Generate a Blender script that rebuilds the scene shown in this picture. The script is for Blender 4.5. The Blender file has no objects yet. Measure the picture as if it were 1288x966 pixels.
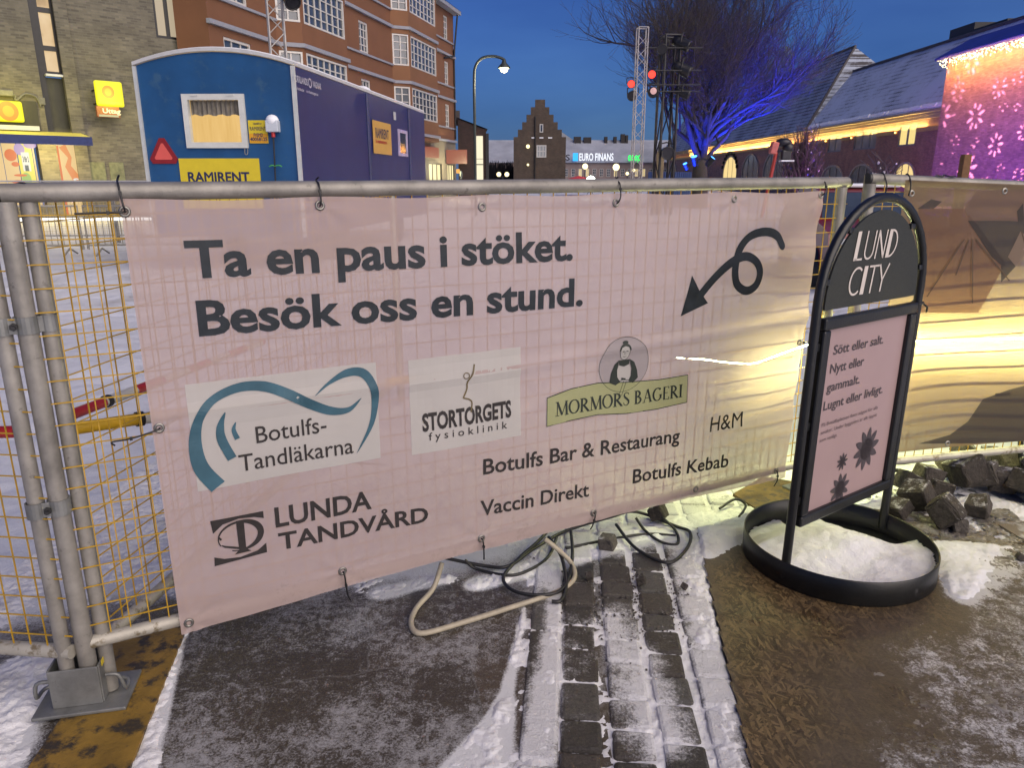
import bpy, bmesh, math, random
import numpy as np
from mathutils import Vector, Matrix
from mathutils.geometry import tessellate_polygon
R = math.radians
rng = random.Random(7)
SC = bpy.context.scene
COL = SC.collection

# ------------------------------------------------------------------ camera
PITCH = math.atan(258 / 925.0)
EYE = 1.45
cam = bpy.data.cameras.new('camera')
cam.sensor_width = 36
cam.lens = 925 / 1288 * 36
cam.clip_start = 0.05
cam.clip_end = 2000
co = bpy.data.objects.new('camera', cam)
co.location = (0, 0, EYE)
co.rotation_euler = (math.pi / 2 - PITCH, 0, 0)
COL.objects.link(co)
SC.camera = co

# ------------------------------------------------------------------ sky, sun, exposure
EXPO = 1.04
SC.view_settings.view_transform = 'Standard'
SC.view_settings.look = 'None'
SC.view_settings.gamma = 1
SC.view_settings.use_curve_mapping = False
SC.view_settings.exposure = EXPO
try:
    SC.cycles.use_denoising = True
    SC.cycles.max_bounces = 8
    SC.cycles.transparent_max_bounces = 12
except Exception:
    pass
SUN_DIR = Vector((0.62, -0.70, 0.62)).normalized()      # towards the light
world = bpy.data.worlds.new('World')
SC.world = world
world.use_nodes = True
nt = world.node_tree
nt.nodes.clear()
sky = nt.nodes.new('ShaderNodeTexSky')
sky.sky_type = 'NISHITA'
sky.sun_disc = False
sky.sun_elevation = R(1.5)
sky.sun_rotation = math.atan2(SUN_DIR.x, SUN_DIR.y)
sky.air_density = 1.0
sky.dust_density = 0.2
sky.ozone_density = 6.0
mul = nt.nodes.new('ShaderNodeMix')
mul.data_type = 'RGBA'
mul.blend_type = 'MULTIPLY'
mul.inputs[0].default_value = 1
mul.inputs[7].default_value = (0.30, 0.40, 0.62, 1)
bg = nt.nodes.new('ShaderNodeBackground')
bg.inputs[1].default_value = 0.15
wo = nt.nodes.new('ShaderNodeOutputWorld')
nt.links.new(sky.outputs[0], mul.inputs[6])
# the pale band of the dusk sky, lighter towards the horizon
tc = nt.nodes.new('ShaderNodeTexCoord'); sx_ = nt.nodes.new('ShaderNodeSeparateXYZ'); rp0 = nt.nodes.new('ShaderNodeValToRGB')
nt.links.new(tc.outputs['Generated'], sx_.inputs[0]); nt.links.new(sx_.outputs[2], rp0.inputs[0])
rp0.color_ramp.elements[0].position = 0.0; rp0.color_ramp.elements[0].color = (0.20, 0.42, 0.92, 1)
rp0.color_ramp.elements[1].position = 0.38; rp0.color_ramp.elements[1].color = (0.085, 0.15, 0.47, 1)
cn = nt.nodes.new('ShaderNodeTexNoise'); cn.inputs['Scale'].default_value = 3.0; cn.inputs['Detail'].default_value = 5
cm = nt.nodes.new('ShaderNodeMapping'); cm.inputs['Scale'].default_value = (1, 1, 3.5)
nt.links.new(tc.outputs['Generated'], cm.inputs[0]); nt.links.new(cm.outputs[0], cn.inputs['Vector'])
cr = nt.nodes.new('ShaderNodeValToRGB'); nt.links.new(cn.outputs[0], cr.inputs[0])
cr.color_ramp.elements[0].position = 0.3; cr.color_ramp.elements[0].color = (0.80, 0.83, 0.88, 1)
cr.color_ramp.elements[1].position = 0.7; cr.color_ramp.elements[1].color = (1.24, 1.18, 1.08, 1)
ad = nt.nodes.new('ShaderNodeMix'); ad.data_type = 'RGBA'; ad.blend_type = 'ADD'; ad.inputs[0].default_value = 1
nt.links.new(mul.outputs[2], ad.inputs[6]); nt.links.new(rp0.outputs[0], ad.inputs[7])
cl_ = nt.nodes.new('ShaderNodeMix'); cl_.data_type = 'RGBA'; cl_.blend_type = 'MULTIPLY'; cl_.inputs[0].default_value = 1
nt.links.new(ad.outputs[2], cl_.inputs[6]); nt.links.new(cr.outputs[0], cl_.inputs[7])
nt.links.new(cl_.outputs[2], bg.inputs[0])
nt.links.new(bg.outputs[0], wo.inputs[0])

sun = bpy.data.lights.new('sun', 'SUN')
sun.energy = 1.85
sun.angle = R(70)
sun.color = (1.0, 0.86, 0.72)
so = bpy.data.objects.new('sun', sun)
so.rotation_euler = SUN_DIR.to_track_quat('Z', 'Y').to_euler()
so.location = (5, -6, 12)
COL.objects.link(so)

# ------------------------------------------------------------------ measuring helpers
_F = Vector((0, math.cos(PITCH), -math.sin(PITCH)))
_U = Vector((0, math.sin(PITCH), math.cos(PITCH)))
_C = Vector((0, 0, EYE))


def ray(u, v):
    return Vector((1, 0, 0)) * ((u - 644) / 925) + _U * ((483 - v) / 925) + _F


def gz(u, v, z=0.0):
    d = ray(u, v)
    return _C + d * ((z - EYE) / d.z)


def aty(u, v, y):
    d = ray(u, v)
    return _C + d * (y / d.y)


class Frame:
    """a vertical plane from A towards B: local x along it, local y away from its front, z up"""
    def __init__(s, A, B):
        s.A = Vector((A[0], A[1], 0)); B = Vector((B[0], B[1], 0))
        s.L = (B - s.A).length
        s.d = (B - s.A).normalized()
        s.n = Vector((-s.d.y, s.d.x, 0))
        s.rz = math.atan2(s.d.y, s.d.x)

    def px(s, u, v):
        r = ray(u, v)
        t = s.n.dot(s.A - _C) / s.n.dot(r)
        q = _C + r * t
        return ((q - s.A).dot(s.d), q.z)

    def w(s, x, y, z):
        return s.A + s.d * x + s.n * y + Vector((0, 0, z))


# ------------------------------------------------------------------ objects
def thing(name, label, cat, loc=(0, 0, 0), rz=0.0, group=None):
    o = bpy.data.objects.new(name, None)
    o.empty_display_size = 0.1
    COL.objects.link(o)
    o.location = loc
    o.rotation_euler = (0, 0, rz)
    o['label'] = label
    o['category'] = cat
    if group:
        o['group'] = group
    return o


def tag(o, label, cat, group=None):
    o['label'] = label
    o['category'] = cat
    if group:
        o['group'] = group
    return o


def kids(o):
    return [c for c in COL.objects if c.parent == o]


def copy_tree(o, loc, rz=None, label=None, cat=None):
    kidmap = list(kids(o))
    c = o.copy(); COL.objects.link(c)
    c.location = loc
    if rz is not None:
        c.rotation_euler = (0, 0, rz)
    if label:
        c['label'] = label
    if cat:
        c['category'] = cat
    for ch in kidmap:
        d = ch.copy(); COL.objects.link(d); d.parent = c
        for g in kids(ch):
            e = g.copy(); COL.objects.link(e); e.parent = d
    return c


class MB:
    def __init__(s):
        s.v = []; s.f = []; s.m = []; s.sm = []

    def add(s, vs, fs, mi=0, smooth=False):
        b = len(s.v)
        s.v += [tuple(x) for x in vs]
        for f in fs:
            s.f.append(tuple(i + b for i in f)); s.m.append(mi); s.sm.append(smooth)
        return s

    def box(s, c, size, M=None, mi=0):
        x, y, z = (a / 2 for a in size)
        P = [Vector((sx * x, sy * y, sz * z)) for sz in (-1, 1) for sy in (-1, 1) for sx in (-1, 1)]
        if M is not None:
            P = [M @ p for p in P]
        c = Vector(c)
        return s.add([p + c for p in P], [(0, 2, 3, 1), (4, 5, 7, 6), (0, 1, 5, 4), (2, 6, 7, 3), (0, 4, 6, 2), (1, 3, 7, 5)], mi)

    def span(s, lo, hi, mi=0):
        lo, hi = Vector(lo), Vector(hi)
        return s.box((lo + hi) / 2, hi - lo, None, mi)

    def rbox(s, c, size, r=0.01, M=None, mi=0):
        """box with chamfered edges"""
        bm = bmesh.new()
        bmesh.ops.create_cube(bm, size=1)
        for v in bm.verts:
            v.co = Vector((v.co.x * size[0], v.co.y * size[1], v.co.z * size[2]))
        bmesh.ops.bevel(bm, geom=list(bm.edges), offset=r, segments=2, affect='EDGES', profile=0.5)
        vs = [v.co.copy() for v in bm.verts]
        if M is not None:
            vs = [M @ v for v in vs]
        bm.verts.index_update()
        fs = [[v.index for v in f.verts] for f in bm.faces]
        bm.free()
        c = Vector(c)
        return s.add([v + c for v in vs], fs, mi)

    def tube(s, pts, r, n=8, mi=0, caps=True, closed=False):
        pts = [Vector(p) for p in pts]
        k = len(pts)
        rr = r if isinstance(r, (list, tuple)) else [r] * k
        vs = []; up = None
        for i, p in enumerate(pts):
            if closed:
                t = pts[(i + 1) % k] - pts[i - 1]
            else:
                t = pts[min(i + 1, k - 1)] - pts[max(i - 1, 0)]
            t.normalize()
            if up is None:
                up = Vector((0, 0, 1)) if abs(t.z) < 0.9 else Vector((1, 0, 0))
            a = t.cross(up)
            if a.length < 1e-4:
                a = t.cross(Vector((0.3, 1, 0.2)))
            a.normalize(); b = t.cross(a).normalized() * -1
            up = b * 1.0
            for j in range(n):
                an = 2 * math.pi * (j + 0.5) / n
                vs.append(p + (a * math.cos(an) + b * math.sin(an)) * rr[i])
        fs = []
        for i in range(k if closed else k - 1):
            i2 = (i + 1) % k
            for j in range(n):
                j2 = (j + 1) % n
                fs.append((i * n + j, i * n + j2, i2 * n + j2, i2 * n + j))
        s.add(vs, fs, mi, n > 5)
        if caps and not closed:
            s.add(vs[:n], [tuple(range(n))[::-1]], mi)
            s.add(vs[-n:], [tuple(range(n))], mi)
        return s

    def lathe(s, prof, c=(0, 0, 0), n=24, mi=0, M=None):
        c = Vector(c); vs = []
        for r, z in prof:
            for j in range(n):
                a = 2 * math.pi * j / n
                p = Vector((r * math.cos(a), r * math.sin(a), z))
                vs.append((M @ p if M is not None else p) + c)
        fs = []
        for i in range(len(prof) - 1):
            for j in range(n):
                j2 = (j + 1) % n
                fs.append((i * n + j, i * n + j2, (i + 1) * n + j2, (i + 1) * n + j))
        return s.add(vs, fs, mi, True)

    def ball(s, c, r, n=12, mi=0):
        c = Vector(c)
        rx = r if isinstance(r, (tuple, list)) else (r, r, r)
        vs = []; k = n // 2
        for i in range(k + 1):
            a = math.pi * i / k
            for j in range(n):
                b = 2 * math.pi * j / n
                vs.append(c + Vector((rx[0] * math.sin(a) * math.cos(b), rx[1] * math.sin(a) * math.sin(b), -rx[2] * math.cos(a))))
        fs = []
        for i in range(k):
            for j in range(n):
                j2 = (j + 1) % n
                fs.append((i * n + j, i * n + j2, (i + 1) * n + j2, (i + 1) * n + j))
        return s.add(vs, fs, mi, True)

    def prism(s, poly, d0, d1, M=None, mi=0):
        """2D polygon in local x,z extruded along y from d0 to d1"""
        tr = tessellate_polygon([[Vector((p[0], p[1], 0)) for p in poly]])
        k = len(poly)
        vs = [Vector((p[0], d0, p[1])) for p in poly] + [Vector((p[0], d1, p[1])) for p in poly]
        if M is not None:
            vs = [M @ v for v in vs]
        fs = [tuple(t) for t in tr] + [tuple(i + k for i in t)[::-1] for t in tr]
        fs += [(i, (i + 1) % k, (i + 1) % k + k, i + k) for i in range(k)]
        return s.add(vs, fs, mi)

    def quad(s, a, b, c, d, mi=0):
        return s.add([a, b, c, d], [(0, 1, 2, 3)], mi)

    def build(s, name, mats, parent=None, fix=True):
        me = bpy.data.meshes.new(name)
        me.from_pydata(s.v, [], s.f)
        for m in (mats if isinstance(mats, (list, tuple)) else [mats]):
            me.materials.append(m)
        me.polygons.foreach_set('material_index', s.m)
        me.polygons.foreach_set('use_smooth', s.sm)
        if fix:
            bm = bmesh.new(); bm.from_mesh(me)
            bmesh.ops.recalc_face_normals(bm, faces=bm.faces)
            bm.to_mesh(me); bm.free()
        me.update()
        o = bpy.data.objects.new(name, me)
        COL.objects.link(o)
        if parent is not None:
            o.parent = parent
        return o


def struct(o):
    o['kind'] = 'structure'
    return o


# ------------------------------------------------------------------ materials
def S(r, g, b):
    def c(x):
        x /= 255
        return x / 12.92 if x <= 0.04045 else ((x + 0.055) / 1.055) ** 2.4
    return (c(r), c(g), c(b))


_mats = {}


class NT:
    def __init__(s, m):
        s.t = m.node_tree
        s.b = s.t.nodes['Principled BSDF']
        s.out = s.t.nodes['Material Output']

    def n(s, kind, **kw):
        x = s.t.nodes.new(kind)
        for k, v in kw.items():
            if k.startswith('i_'):
                x.inputs[k[2:].replace('_', ' ')].default_value = v
            else:
                setattr(x, k, v)
        return x

    def l(s, a, b):
        s.t.links.new(a, b)

    def coord(s, scale=(1, 1, 1), rot=(0, 0, 0)):
        c = s.n('ShaderNodeTexCoord'); mp = s.n('ShaderNodeMapping')
        mp.inputs['Scale'].default_value = scale; mp.inputs['Rotation'].default_value = rot
        s.l(c.outputs['Object'], mp.inputs[0])
        return mp.outputs[0]

    def noise(s, vec, scale, detail=4, rough=0.55, dist=0.0):
        x = s.n('ShaderNodeTexNoise')
        x.inputs['Scale'].default_value = scale; x.inputs['Detail'].default_value = detail
        x.inputs['Roughness'].default_value = rough; x.inputs['Distortion'].default_value = dist
        s.l(vec, x.inputs['Vector'])
        return x.outputs[0]

    def ramp(s, fac, stops):
        x = s.n('ShaderNodeValToRGB')
        e = x.color_ramp.elements
        while len(e) < len(stops):
            e.new(0.5)
        for el, (p, c) in zip(e, stops):
            el.position = p
            el.color = (*c, 1) if isinstance(c, (tuple, list)) else (c, c, c, 1)
        s.l(fac, x.inputs[0])
        return x.outputs[0]

    def mix(s, fac, a, b, blend='MIX'):
        x = s.n('ShaderNodeMix', data_type='RGBA', blend_type=blend)
        for sock, val in ((x.inputs[0], fac), (x.inputs[6], a), (x.inputs[7], b)):
            if hasattr(val, 'links') or hasattr(val, 'is_linked'):
                s.l(val, sock)
            elif isinstance(val, (tuple, list)):
                sock.default_value = (*val, 1)
            else:
                sock.default_value = val
        return x.outputs[2]

    def math(s, op, a, b=0.5):
        x = s.n('ShaderNodeMath', operation=op)
        for sock, val in ((x.inputs[0], a), (x.inputs[1], b)):
            if hasattr(val, 'is_linked'):
                s.l(val, sock)
            else:
                sock.default_value = val
        return x.outputs[0]

    def bump(s, h, strength=0.3, dist=0.01):
        x = s.n('ShaderNodeBump')
        x.inputs['Strength'].default_value = strength; x.inputs['Distance'].default_value = dist
        s.l(h, x.inputs['Height'])
        s.l(x.outputs[0], s.b.inputs['Normal'])

    def col(s, c):
        s.l(c, s.b.inputs['Base Color'])


def newmat(name):
    m = bpy.data.materials.new(name)
    m.use_nodes = True
    return m, NT(m)


def mat(name, col, rough=0.6, metal=0.0, var=0.25, scale=8.0, bump=0.0, bscale=60.0, dirt=None, dirt_at=0.62, spec=0.5):
    """plain surface with mottled tone, optional dirt of its own and a fine bump"""
    if name in _mats:
        return _mats[name]
    m, t = newmat(name)
    v = t.coord()
    n1 = t.noise(v, scale, 5, 0.6)
    lo = tuple(c * (1 - var) for c in col); hi = tuple(min(1, c * (1 + var * 0.6)) for c in col)
    c = t.ramp(n1, [(0.3, lo), (0.7, hi)])
    if dirt:
        n2 = t.noise(v, scale * 2.7, 6, 0.65)
        f = t.ramp(n2, [(dirt_at, 0.0), (min(1, dirt_at + 0.12), 1.0)])
        c = t.mix(f, c, dirt)
    t.col(c)
    t.b.inputs['Roughness'].default_value = rough
    t.b.inputs['Metallic'].default_value = metal
    t.b.inputs['Specular IOR Level'].default_value = spec
    if bump:
        t.bump(t.noise(v, bscale, 4), bump, 0.004)
    _mats[name] = m
    return m


def emit(name, col, gain=1.0, pattern=None):
    """a thing that gives off light; gain 1 reads as its colour at this exposure"""
    if name in _mats:
        return _mats[name]
    m, t = newmat(name)
    t.b.inputs['Base Color'].default_value = (0.02, 0.02, 0.02, 1)
    t.b.inputs['Emission Strength'].default_value = gain / 2 ** EXPO
    if pattern:
        v = t.coord()
        n = t.noise(v, pattern[0], 3)
        t.l(t.ramp(n, [(0.35, pattern[1]), (0.65, col)]), t.b.inputs['Emission Color'])
    else:
        t.b.inputs['Emission Color'].default_value = (*col, 1)
    _mats[name] = m
    return m


def brick_mat(name, c1, c2, mortar, bw=0.25, bh=0.075, rough=0.85, snow=None):
    if name in _mats:
        return _mats[name]
    m, t = newmat(name)
    c = t.n('ShaderNodeTexCoord'); sp = t.n('ShaderNodeSeparateXYZ'); cb = t.n('ShaderNodeCombineXYZ')
    t.l(c.outputs['Object'], sp.inputs[0])
    t.l(t.math('ADD', sp.outputs[0], sp.outputs[1]), cb.inputs[0]); t.l(sp.outputs[2], cb.inputs[1])
    b = t.n('ShaderNodeTexBrick')
    t.l(cb.outputs[0], b.inputs['Vector'])
    b.inputs['Scale'].default_value = 1
    b.inputs['Brick Width'].default_value = bw; b.inputs['Row Height'].default_value = bh
    b.inputs['Mortar Size'].default_value = bh * 0.13
    b.inputs['Color1'].default_value = (*c1, 1); b.inputs['Color2'].default_value = (*c2, 1); b.inputs['Mortar'].default_value = (*mortar, 1)
    n = t.noise(c.outputs['Object'], 1.3, 6, 0.65)
    col = t.mix(1.0, b.outputs[0], t.ramp(n, [(0.25, 0.6), (0.75, 1.2)]), 'MULTIPLY')
    t.col(col)
    t.b.inputs['Roughness'].default_value = rough
    t.bump(b.outputs['Fac'], -0.4, 0.02)
    _mats[name] = m
    return m


def tile_roof_mat(name, tile, snow, cover, row=0.33):
    """rows of clay tiles with snow lying on them"""
    m, t = newmat(name)
    c = t.n('ShaderNodeTexCoord'); sp = t.n('ShaderNodeSeparateXYZ'); cb = t.n('ShaderNodeCombineXYZ')
    t.l(c.outputs['Object'], sp.inputs[0])
    t.l(sp.outputs[0], cb.inputs[0]); t.l(sp.outputs[2], cb.inputs[1])
    b = t.n('ShaderNodeTexBrick')
    t.l(cb.outputs[0], b.inputs['Vector'])
    b.inputs['Scale'].default_value = 1
    b.inputs['Brick Width'].default_value = 0.34; b.inputs['Row Height'].default_value = row
    b.inputs['Mortar Size'].default_value = 0.075; b.inputs['Mortar Smooth'].default_value = 0.6
    b.offset = 0.0
    n = t.noise(c.outputs['Object'], 0.35, 6, 0.6)
    n2 = t.noise(c.outputs['Object'], 3.0, 4, 0.6)
    a = t.math('ADD', t.math('MULTIPLY', n, 0.7), t.math('MULTIPLY', n2, 0.3))
    bare = t.math('SUBTRACT', 1.0, b.outputs['Fac'])
    f = t.ramp(t.math('ADD', a, t.math('MULTIPLY', bare, 0.22)), [(1.0 - cover - 0.1, 0.0), (1.0 - cover + 0.1, 1.0)])
    t.col(t.mix(f, tile, snow))
    t.b.inputs['Roughness'].default_value = 0.7
    t.bump(b.outputs['Fac'], -0.5, 0.05)
    _mats[name] = m
    return m


def cloth_mat(name, col, see=0.16, glow=0.22, through=1.0):
    """printed mesh banner: mostly opaque print, light passes through it and it can be seen through"""
    if name in _mats:
        return _mats[name]
    m, t = newmat(name)
    v = t.coord()
    n = t.noise(v, 3.0, 5, 0.6)
    c = t.ramp(n, [(0.3, tuple(x * 0.93 for x in col)), (0.7, col)])
    if name == 'pink_banner_print':
        so_ = t.n('ShaderNodeSeparateXYZ'); t.l(v, so_.inputs[0])
        low = t.ramp(so_.outputs[2], [(0.15, 0.16), (0.42, 0.0)])
        sp_n = t.math('ADD', low, t.math('ADD', t.math('MULTIPLY', t.noise(v, 40, 6, .75), .55), t.math('MULTIPLY', t.noise(v, 6, 5, .6), .35)))
        c = t.mix(t.ramp(sp_n, [(0.60, 0.0), (0.72, 0.38)]), c, (.30, .25, .20))
    weave = t.noise(t.coord((900, 900, 900)), 1.0, 1)
    t.col(c)
    t.b.inputs['Roughness'].default_value = 0.55
    t.b.inputs['Specular IOR Level'].default_value = 0.25
    t.bump(weave, 0.08, 0.001)
    tl = t.n('ShaderNodeBsdfTranslucent'); t.l(t.mix(1.0, c, (through, through * .97, through * .85), 'MULTIPLY') if through != 1.0 else c, tl.inputs[0])
    tp = t.n('ShaderNodeBsdfTransparent')
    m1 = t.n('ShaderNodeMixShader'); m1.inputs[0].default_value = glow
    t.l(t.b.outputs[0], m1.inputs[1]); t.l(tl.outputs[0], m1.inputs[2])
    m2 = t.n('ShaderNodeMixShader'); m2.inputs[0].default_value = see
    t.l(m1.outputs[0], m2.inputs[1]); t.l(tp.outputs[0], m2.inputs[2])
    t.l(m2.outputs[0], t.out.inputs[0])
    _mats[name] = m
    return m


def snow_mat(name='snow', base=(0.72, 0.73, 0.76), dirt=(0.42, 0.40, 0.38), scale=1.4, lo=0.55, bs=1.0):
    m, t = newmat(name)
    v = t.coord()
    n = t.noise(v, scale, 7, 0.65)
    n2 = t.noise(v, 90 * bs, 3, 0.7)
    t.col(t.mix(t.ramp(n, [(lo, 0.0), (lo + 0.25, 1.0)]), t.mix(t.ramp(n2, [(0.35, 0.0), (0.75, 0.35)]), base, (0.6, 0.62, 0.68)), dirt))
    t.b.inputs['Roughness'].default_value = 0.6
    t.b.inputs['Subsurface Weight'].default_value = 0.0
    hs = t.math('ADD', t.math('MULTIPLY', t.noise(v, 14 * bs, 6, 0.7), 1.0), t.math('MULTIPLY', n2, 0.35))
    t.bump(hs, 0.5, 0.02)
    return m


ALU = mat('aluminium', (0.27, 0.255, 0.23), 0.5, 0.3, 0.38, 9, 0.2, 140, dirt=(0.10, 0.092, 0.08), dirt_at=0.62)
ALU_L = mat('pale_aluminium', (0.38, 0.36, 0.31), 0.5, 0.2, 0.25, 11, 0.15, 160, dirt=(0.16, 0.13, 0.08), dirt_at=0.54)
GALV = mat('galvanised_steel', (0.22, 0.225, 0.22), 0.5, 0.55, 0.3, 14, 0.12, 120, dirt=(0.09, 0.085, 0.08), dirt_at=0.63)
YWIRE = mat('yellow_wire', (0.42, 0.25, 0.012), 0.45, 0.0, 0.25, 30)
BLACKP = mat('black_plastic', (0.012, 0.012, 0.013), 0.4, 0, 0.2)
BLACKM = mat('black_enamel', (0.007, 0.008, 0.009), 0.36, 0.0, 0.5, 9, 0.15, 90, dirt=(0.055, 0.055, 0.055), dirt_at=0.66)
SNOW = snow_mat('snow')
SNOWCAP = mat('snow_cap', (0.78, 0.80, 0.85), 0.6, 0, 0.08, 5, 0.3, 20)
STEEL_D = mat('dark_steel', (0.03, 0.03, 0.032), 0.5, 0.4, 0.3)
WHITE = mat('white_paint', (0.52, 0.51, 0.49), 0.5, 0, 0.1, 4)
GLASS_D = mat('dark_glass', (0.05, 0.065, 0.09), 0.08, 0.0, 0.5, 1.2, spec=0.9)
EYELET = mat('eyelet_metal', (0.25, 0.24, 0.22), 0.35, 0.8, 0.2)

# ------------------------------------------------------------------ flat lettering and marks
_txt = {}


def text_geo(s, bold=0.0):
    key = (s, bold)
    if key in _txt:
        return _txt[key]
    cu = bpy.data.curves.new('lettering', 'FONT')
    cu.body = s; cu.size = 1; cu.offset = bold; cu.resolution_u = 3
    o = bpy.data.objects.new('lettering', cu)
    COL.objects.link(o)
    dg = bpy.context.evaluated_depsgraph_get(); dg.update()
    me = bpy.data.meshes.new_from_object(o.evaluated_get(dg), depsgraph=dg)
    vs = [(v.co.x, v.co.y) for v in me.vertices]
    fs = [tuple(p.vertices) for p in me.polygons]
    bpy.data.objects.remove(o); bpy.data.curves.remove(cu); bpy.data.meshes.remove(me)
    if 'M' in s and bold:
        # the fill of a thickened M fails: find its outline (15 points) and fill it again
        par = list(range(len(vs)))
        def find(i):
            while par[i] != i:
                par[i] = par[par[i]]; i = par[i]
            return i
        for f in fs:
            for i in f[1:]:
                par[find(i)] = find(f[0])
        comp = {}
        for i in range(len(vs)):
            comp.setdefault(find(i), []).append(i)
        for root_, ids in comp.items():
            if len(ids) != 15:
                continue
            xs_ = [vs[i][0] for i in ids]
            if max(xs_) - min(xs_) < 0.55:
                continue
            fs = [f for f in fs if find(f[0]) != root_]
            loop = []
            for i in sorted(ids):
                if loop and math.hypot(vs[i][0] - vs[loop[-1]][0], vs[i][1] - vs[loop[-1]][1]) < 0.05:
                    a = loop[-1]; vs[a] = ((vs[i][0] + vs[a][0]) / 2, (vs[i][1] + vs[a][1]) / 2)
                    continue
                loop.append(i)
            fs += [tuple(loop[j] for j in t_) for t_ in tessellate_polygon([[Vector((*vs[i], 0)) for i in loop]])]
    _txt[key] = (vs, fs)
    return _txt[key]


class Flat:
    """2D shapes in metres, mapped onto a surface when built"""
    def __init__(s):
        s.v = []; s.f = []; s.w = []; s.nw = 0

    def tris(s, vs, fs, ws=None):
        b = len(s.v); s.v += vs; s.f += [tuple(i + b for i in f) for f in fs]
        s.w += ws if ws else [s.nw] * len(fs)
        return s

    def poly(s, pts):
        tr = tessellate_polygon([[Vector((p[0], p[1], 0)) for p in pts]])
        return s.tris([tuple(p) for p in pts], [tuple(t) for t in tr])

    def rect(s, x0, y0, x1, y1, nx=1, ny=1):
        vs = [(x0 + (x1 - x0) * i / nx, y0 + (y1 - y0) * j / ny) for j in range(ny + 1) for i in range(nx + 1)]
        fs = [(j * (nx + 1) + i, j * (nx + 1) + i + 1, (j + 1) * (nx + 1) + i + 1, (j + 1) * (nx + 1) + i) for j in range(ny) for i in range(nx)]
        return s.tris(vs, fs)

    def ellipse(s, cx, cy, rx, ry=None, n=28):
        ry = ry or rx
        return s.poly([(cx + rx * math.cos(2 * math.pi * i / n), cy + ry * math.sin(2 * math.pi * i / n)) for i in range(n)])

    def ring(s, cx, cy, rx, ry, ix, iy, n=28):
        vs = []
        for i in range(n):
            a = 2 * math.pi * i / n
            vs += [(cx + rx * math.cos(a), cy + ry * math.sin(a)), (cx + ix * math.cos(a), cy + iy * math.sin(a))]
        return s.tris(vs, [(2 * i, 2 * ((i + 1) % n), 2 * ((i + 1) % n) + 1, 2 * i + 1) for i in range(n)])

    def ribbon(s, pts, w):
        k = len(pts); w = w if isinstance(w, (list, tuple)) else [w] * k
        vs = []
        for i in range(k):
            a = Vector(pts[max(i - 1, 0)]); b = Vector(pts[min(i + 1, k - 1)])
            t = (b - a); t = t / (t.length or 1)
            nn = Vector((-t.y, t.x)) * w[i] / 2
            p = Vector(pts[i])
            vs += [tuple(p + nn), tuple(p - nn)]
        return s.tris(vs, [(2 * i, 2 * i + 2, 2 * i + 3, 2 * i + 1) for i in range(k - 1)])

    def text(s, body, x, y, cap, width=None, bold=0.0, slope=0.0, slant=0.0, center=False):
        vs, fs = text_geo(body, bold)
        H = [v[1] for v in text_geo('H', bold)[0]]
        y0, ch = min(H), max(H) - min(H)
        xs = [v[0] for v in vs]
        x0, wd = min(xs), max(xs) - min(xs)
        ky = cap / ch
        kx = width / wd if width else ky
        if center:
            x -= wd * kx / 2
        out = []
        for a, b in vs:
            yy = (b - y0) * ky
            xx = (a - x0) * kx
            out.append((x + xx + yy * slant, y + yy + xx * slope))
        iv = sorted((min(vs[i][0] for i in f), max(vs[i][0] for i in f), k) for k, f in enumerate(fs))
        ws = [0] * len(fs); end = iv[0][1]; s.nw += 1
        for a, b, k in iv:
            if a > end + 0.2:
                s.nw += 1
            end = max(end, b); ws[k] = s.nw
        return s.tris(out, fs, ws)

    def flower(s, cx, cy, r, n=8, inner=0.25, fat=0.3, core=0.0, rot=0.0):
        for k in range(n):
            a = rot + 2 * math.pi * k / n
            pts = []
            for i in range(13):
                q = i / 12
                d = r * (inner + (1 - inner) * q)
                w = fat * r * math.sin(math.pi * min(1, 0.08 + 0.92 * q ** 1.25)) ** 0.75
                pts.append((d, w))
            loop = pts + [(d, -w) for d, w in pts[::-1]]
            ca, sa = math.cos(a), math.sin(a)
            s.poly([(cx + d * ca - w * sa, cy + d * sa + w * ca) for d, w in loop])
        if core:
            s.ellipse(cx, cy, r * core, n=16)
        return s

    def split(s, big=0.045):
        for _ in range(14):
            mids = {}; out = []; done = True; ow = []
            for f, wk in zip(s.f, s.w):
                L = []
                for i in range(len(f)):
                    a, b = s.v[f[i]], s.v[f[(i + 1) % len(f)]]
                    L.append(math.hypot(a[0] - b[0], a[1] - b[1]))
                m = max(L)
                if len(f) != 3:
                    out.append(f); ow.append(wk); continue
                if m <= big:
                    out.append(f); ow.append(wk); continue
                done = False
                i = L.index(m); a, b, c = f[i], f[(i + 1) % 3], f[(i + 2) % 3]
                k = (min(a, b), max(a, b))
                if k not in mids:
                    mids[k] = len(s.v); s.v.append(((s.v[a][0] + s.v[b][0]) / 2, (s.v[a][1] + s.v[b][1]) / 2))
                out += [(a, mids[k], c), (mids[k], b, c)]; ow += [wk, wk]
            s.f = out; s.w = ow
            if done:
                break
        return s

    def build(s, name, mt, parent, fn):
        if fn.__code__.co_freevars == ('h',):
            s.split()
        if s.nw > 1 and name in ('headline_lettering', 'restaurant_lettering', 'vaccination_lettering', 'kebab_lettering', 'dental_lettering', 'clinic_lettering', 'poster_headline', 'sign_lettering'):
            last = None
            for k in sorted(set(s.w)):
                g2 = Flat()
                fs = [f for f, wk in zip(s.f, s.w) if wk == k]
                ids = sorted({i for f in fs for i in f}); mp = {i: n for n, i in enumerate(ids)}
                g2.tris([s.v[i] for i in ids], [tuple(mp[i] for i in f) for f in fs])
                last = g2.build('clinic_mark' if name == 'clinic_lettering' and k == 0 else name, mt, parent, fn if fn.__code__.co_freevars != ('h',) else (lambda a, b: fn(a, b)))
            return last
        me = bpy.data.meshes.new(name)
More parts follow.
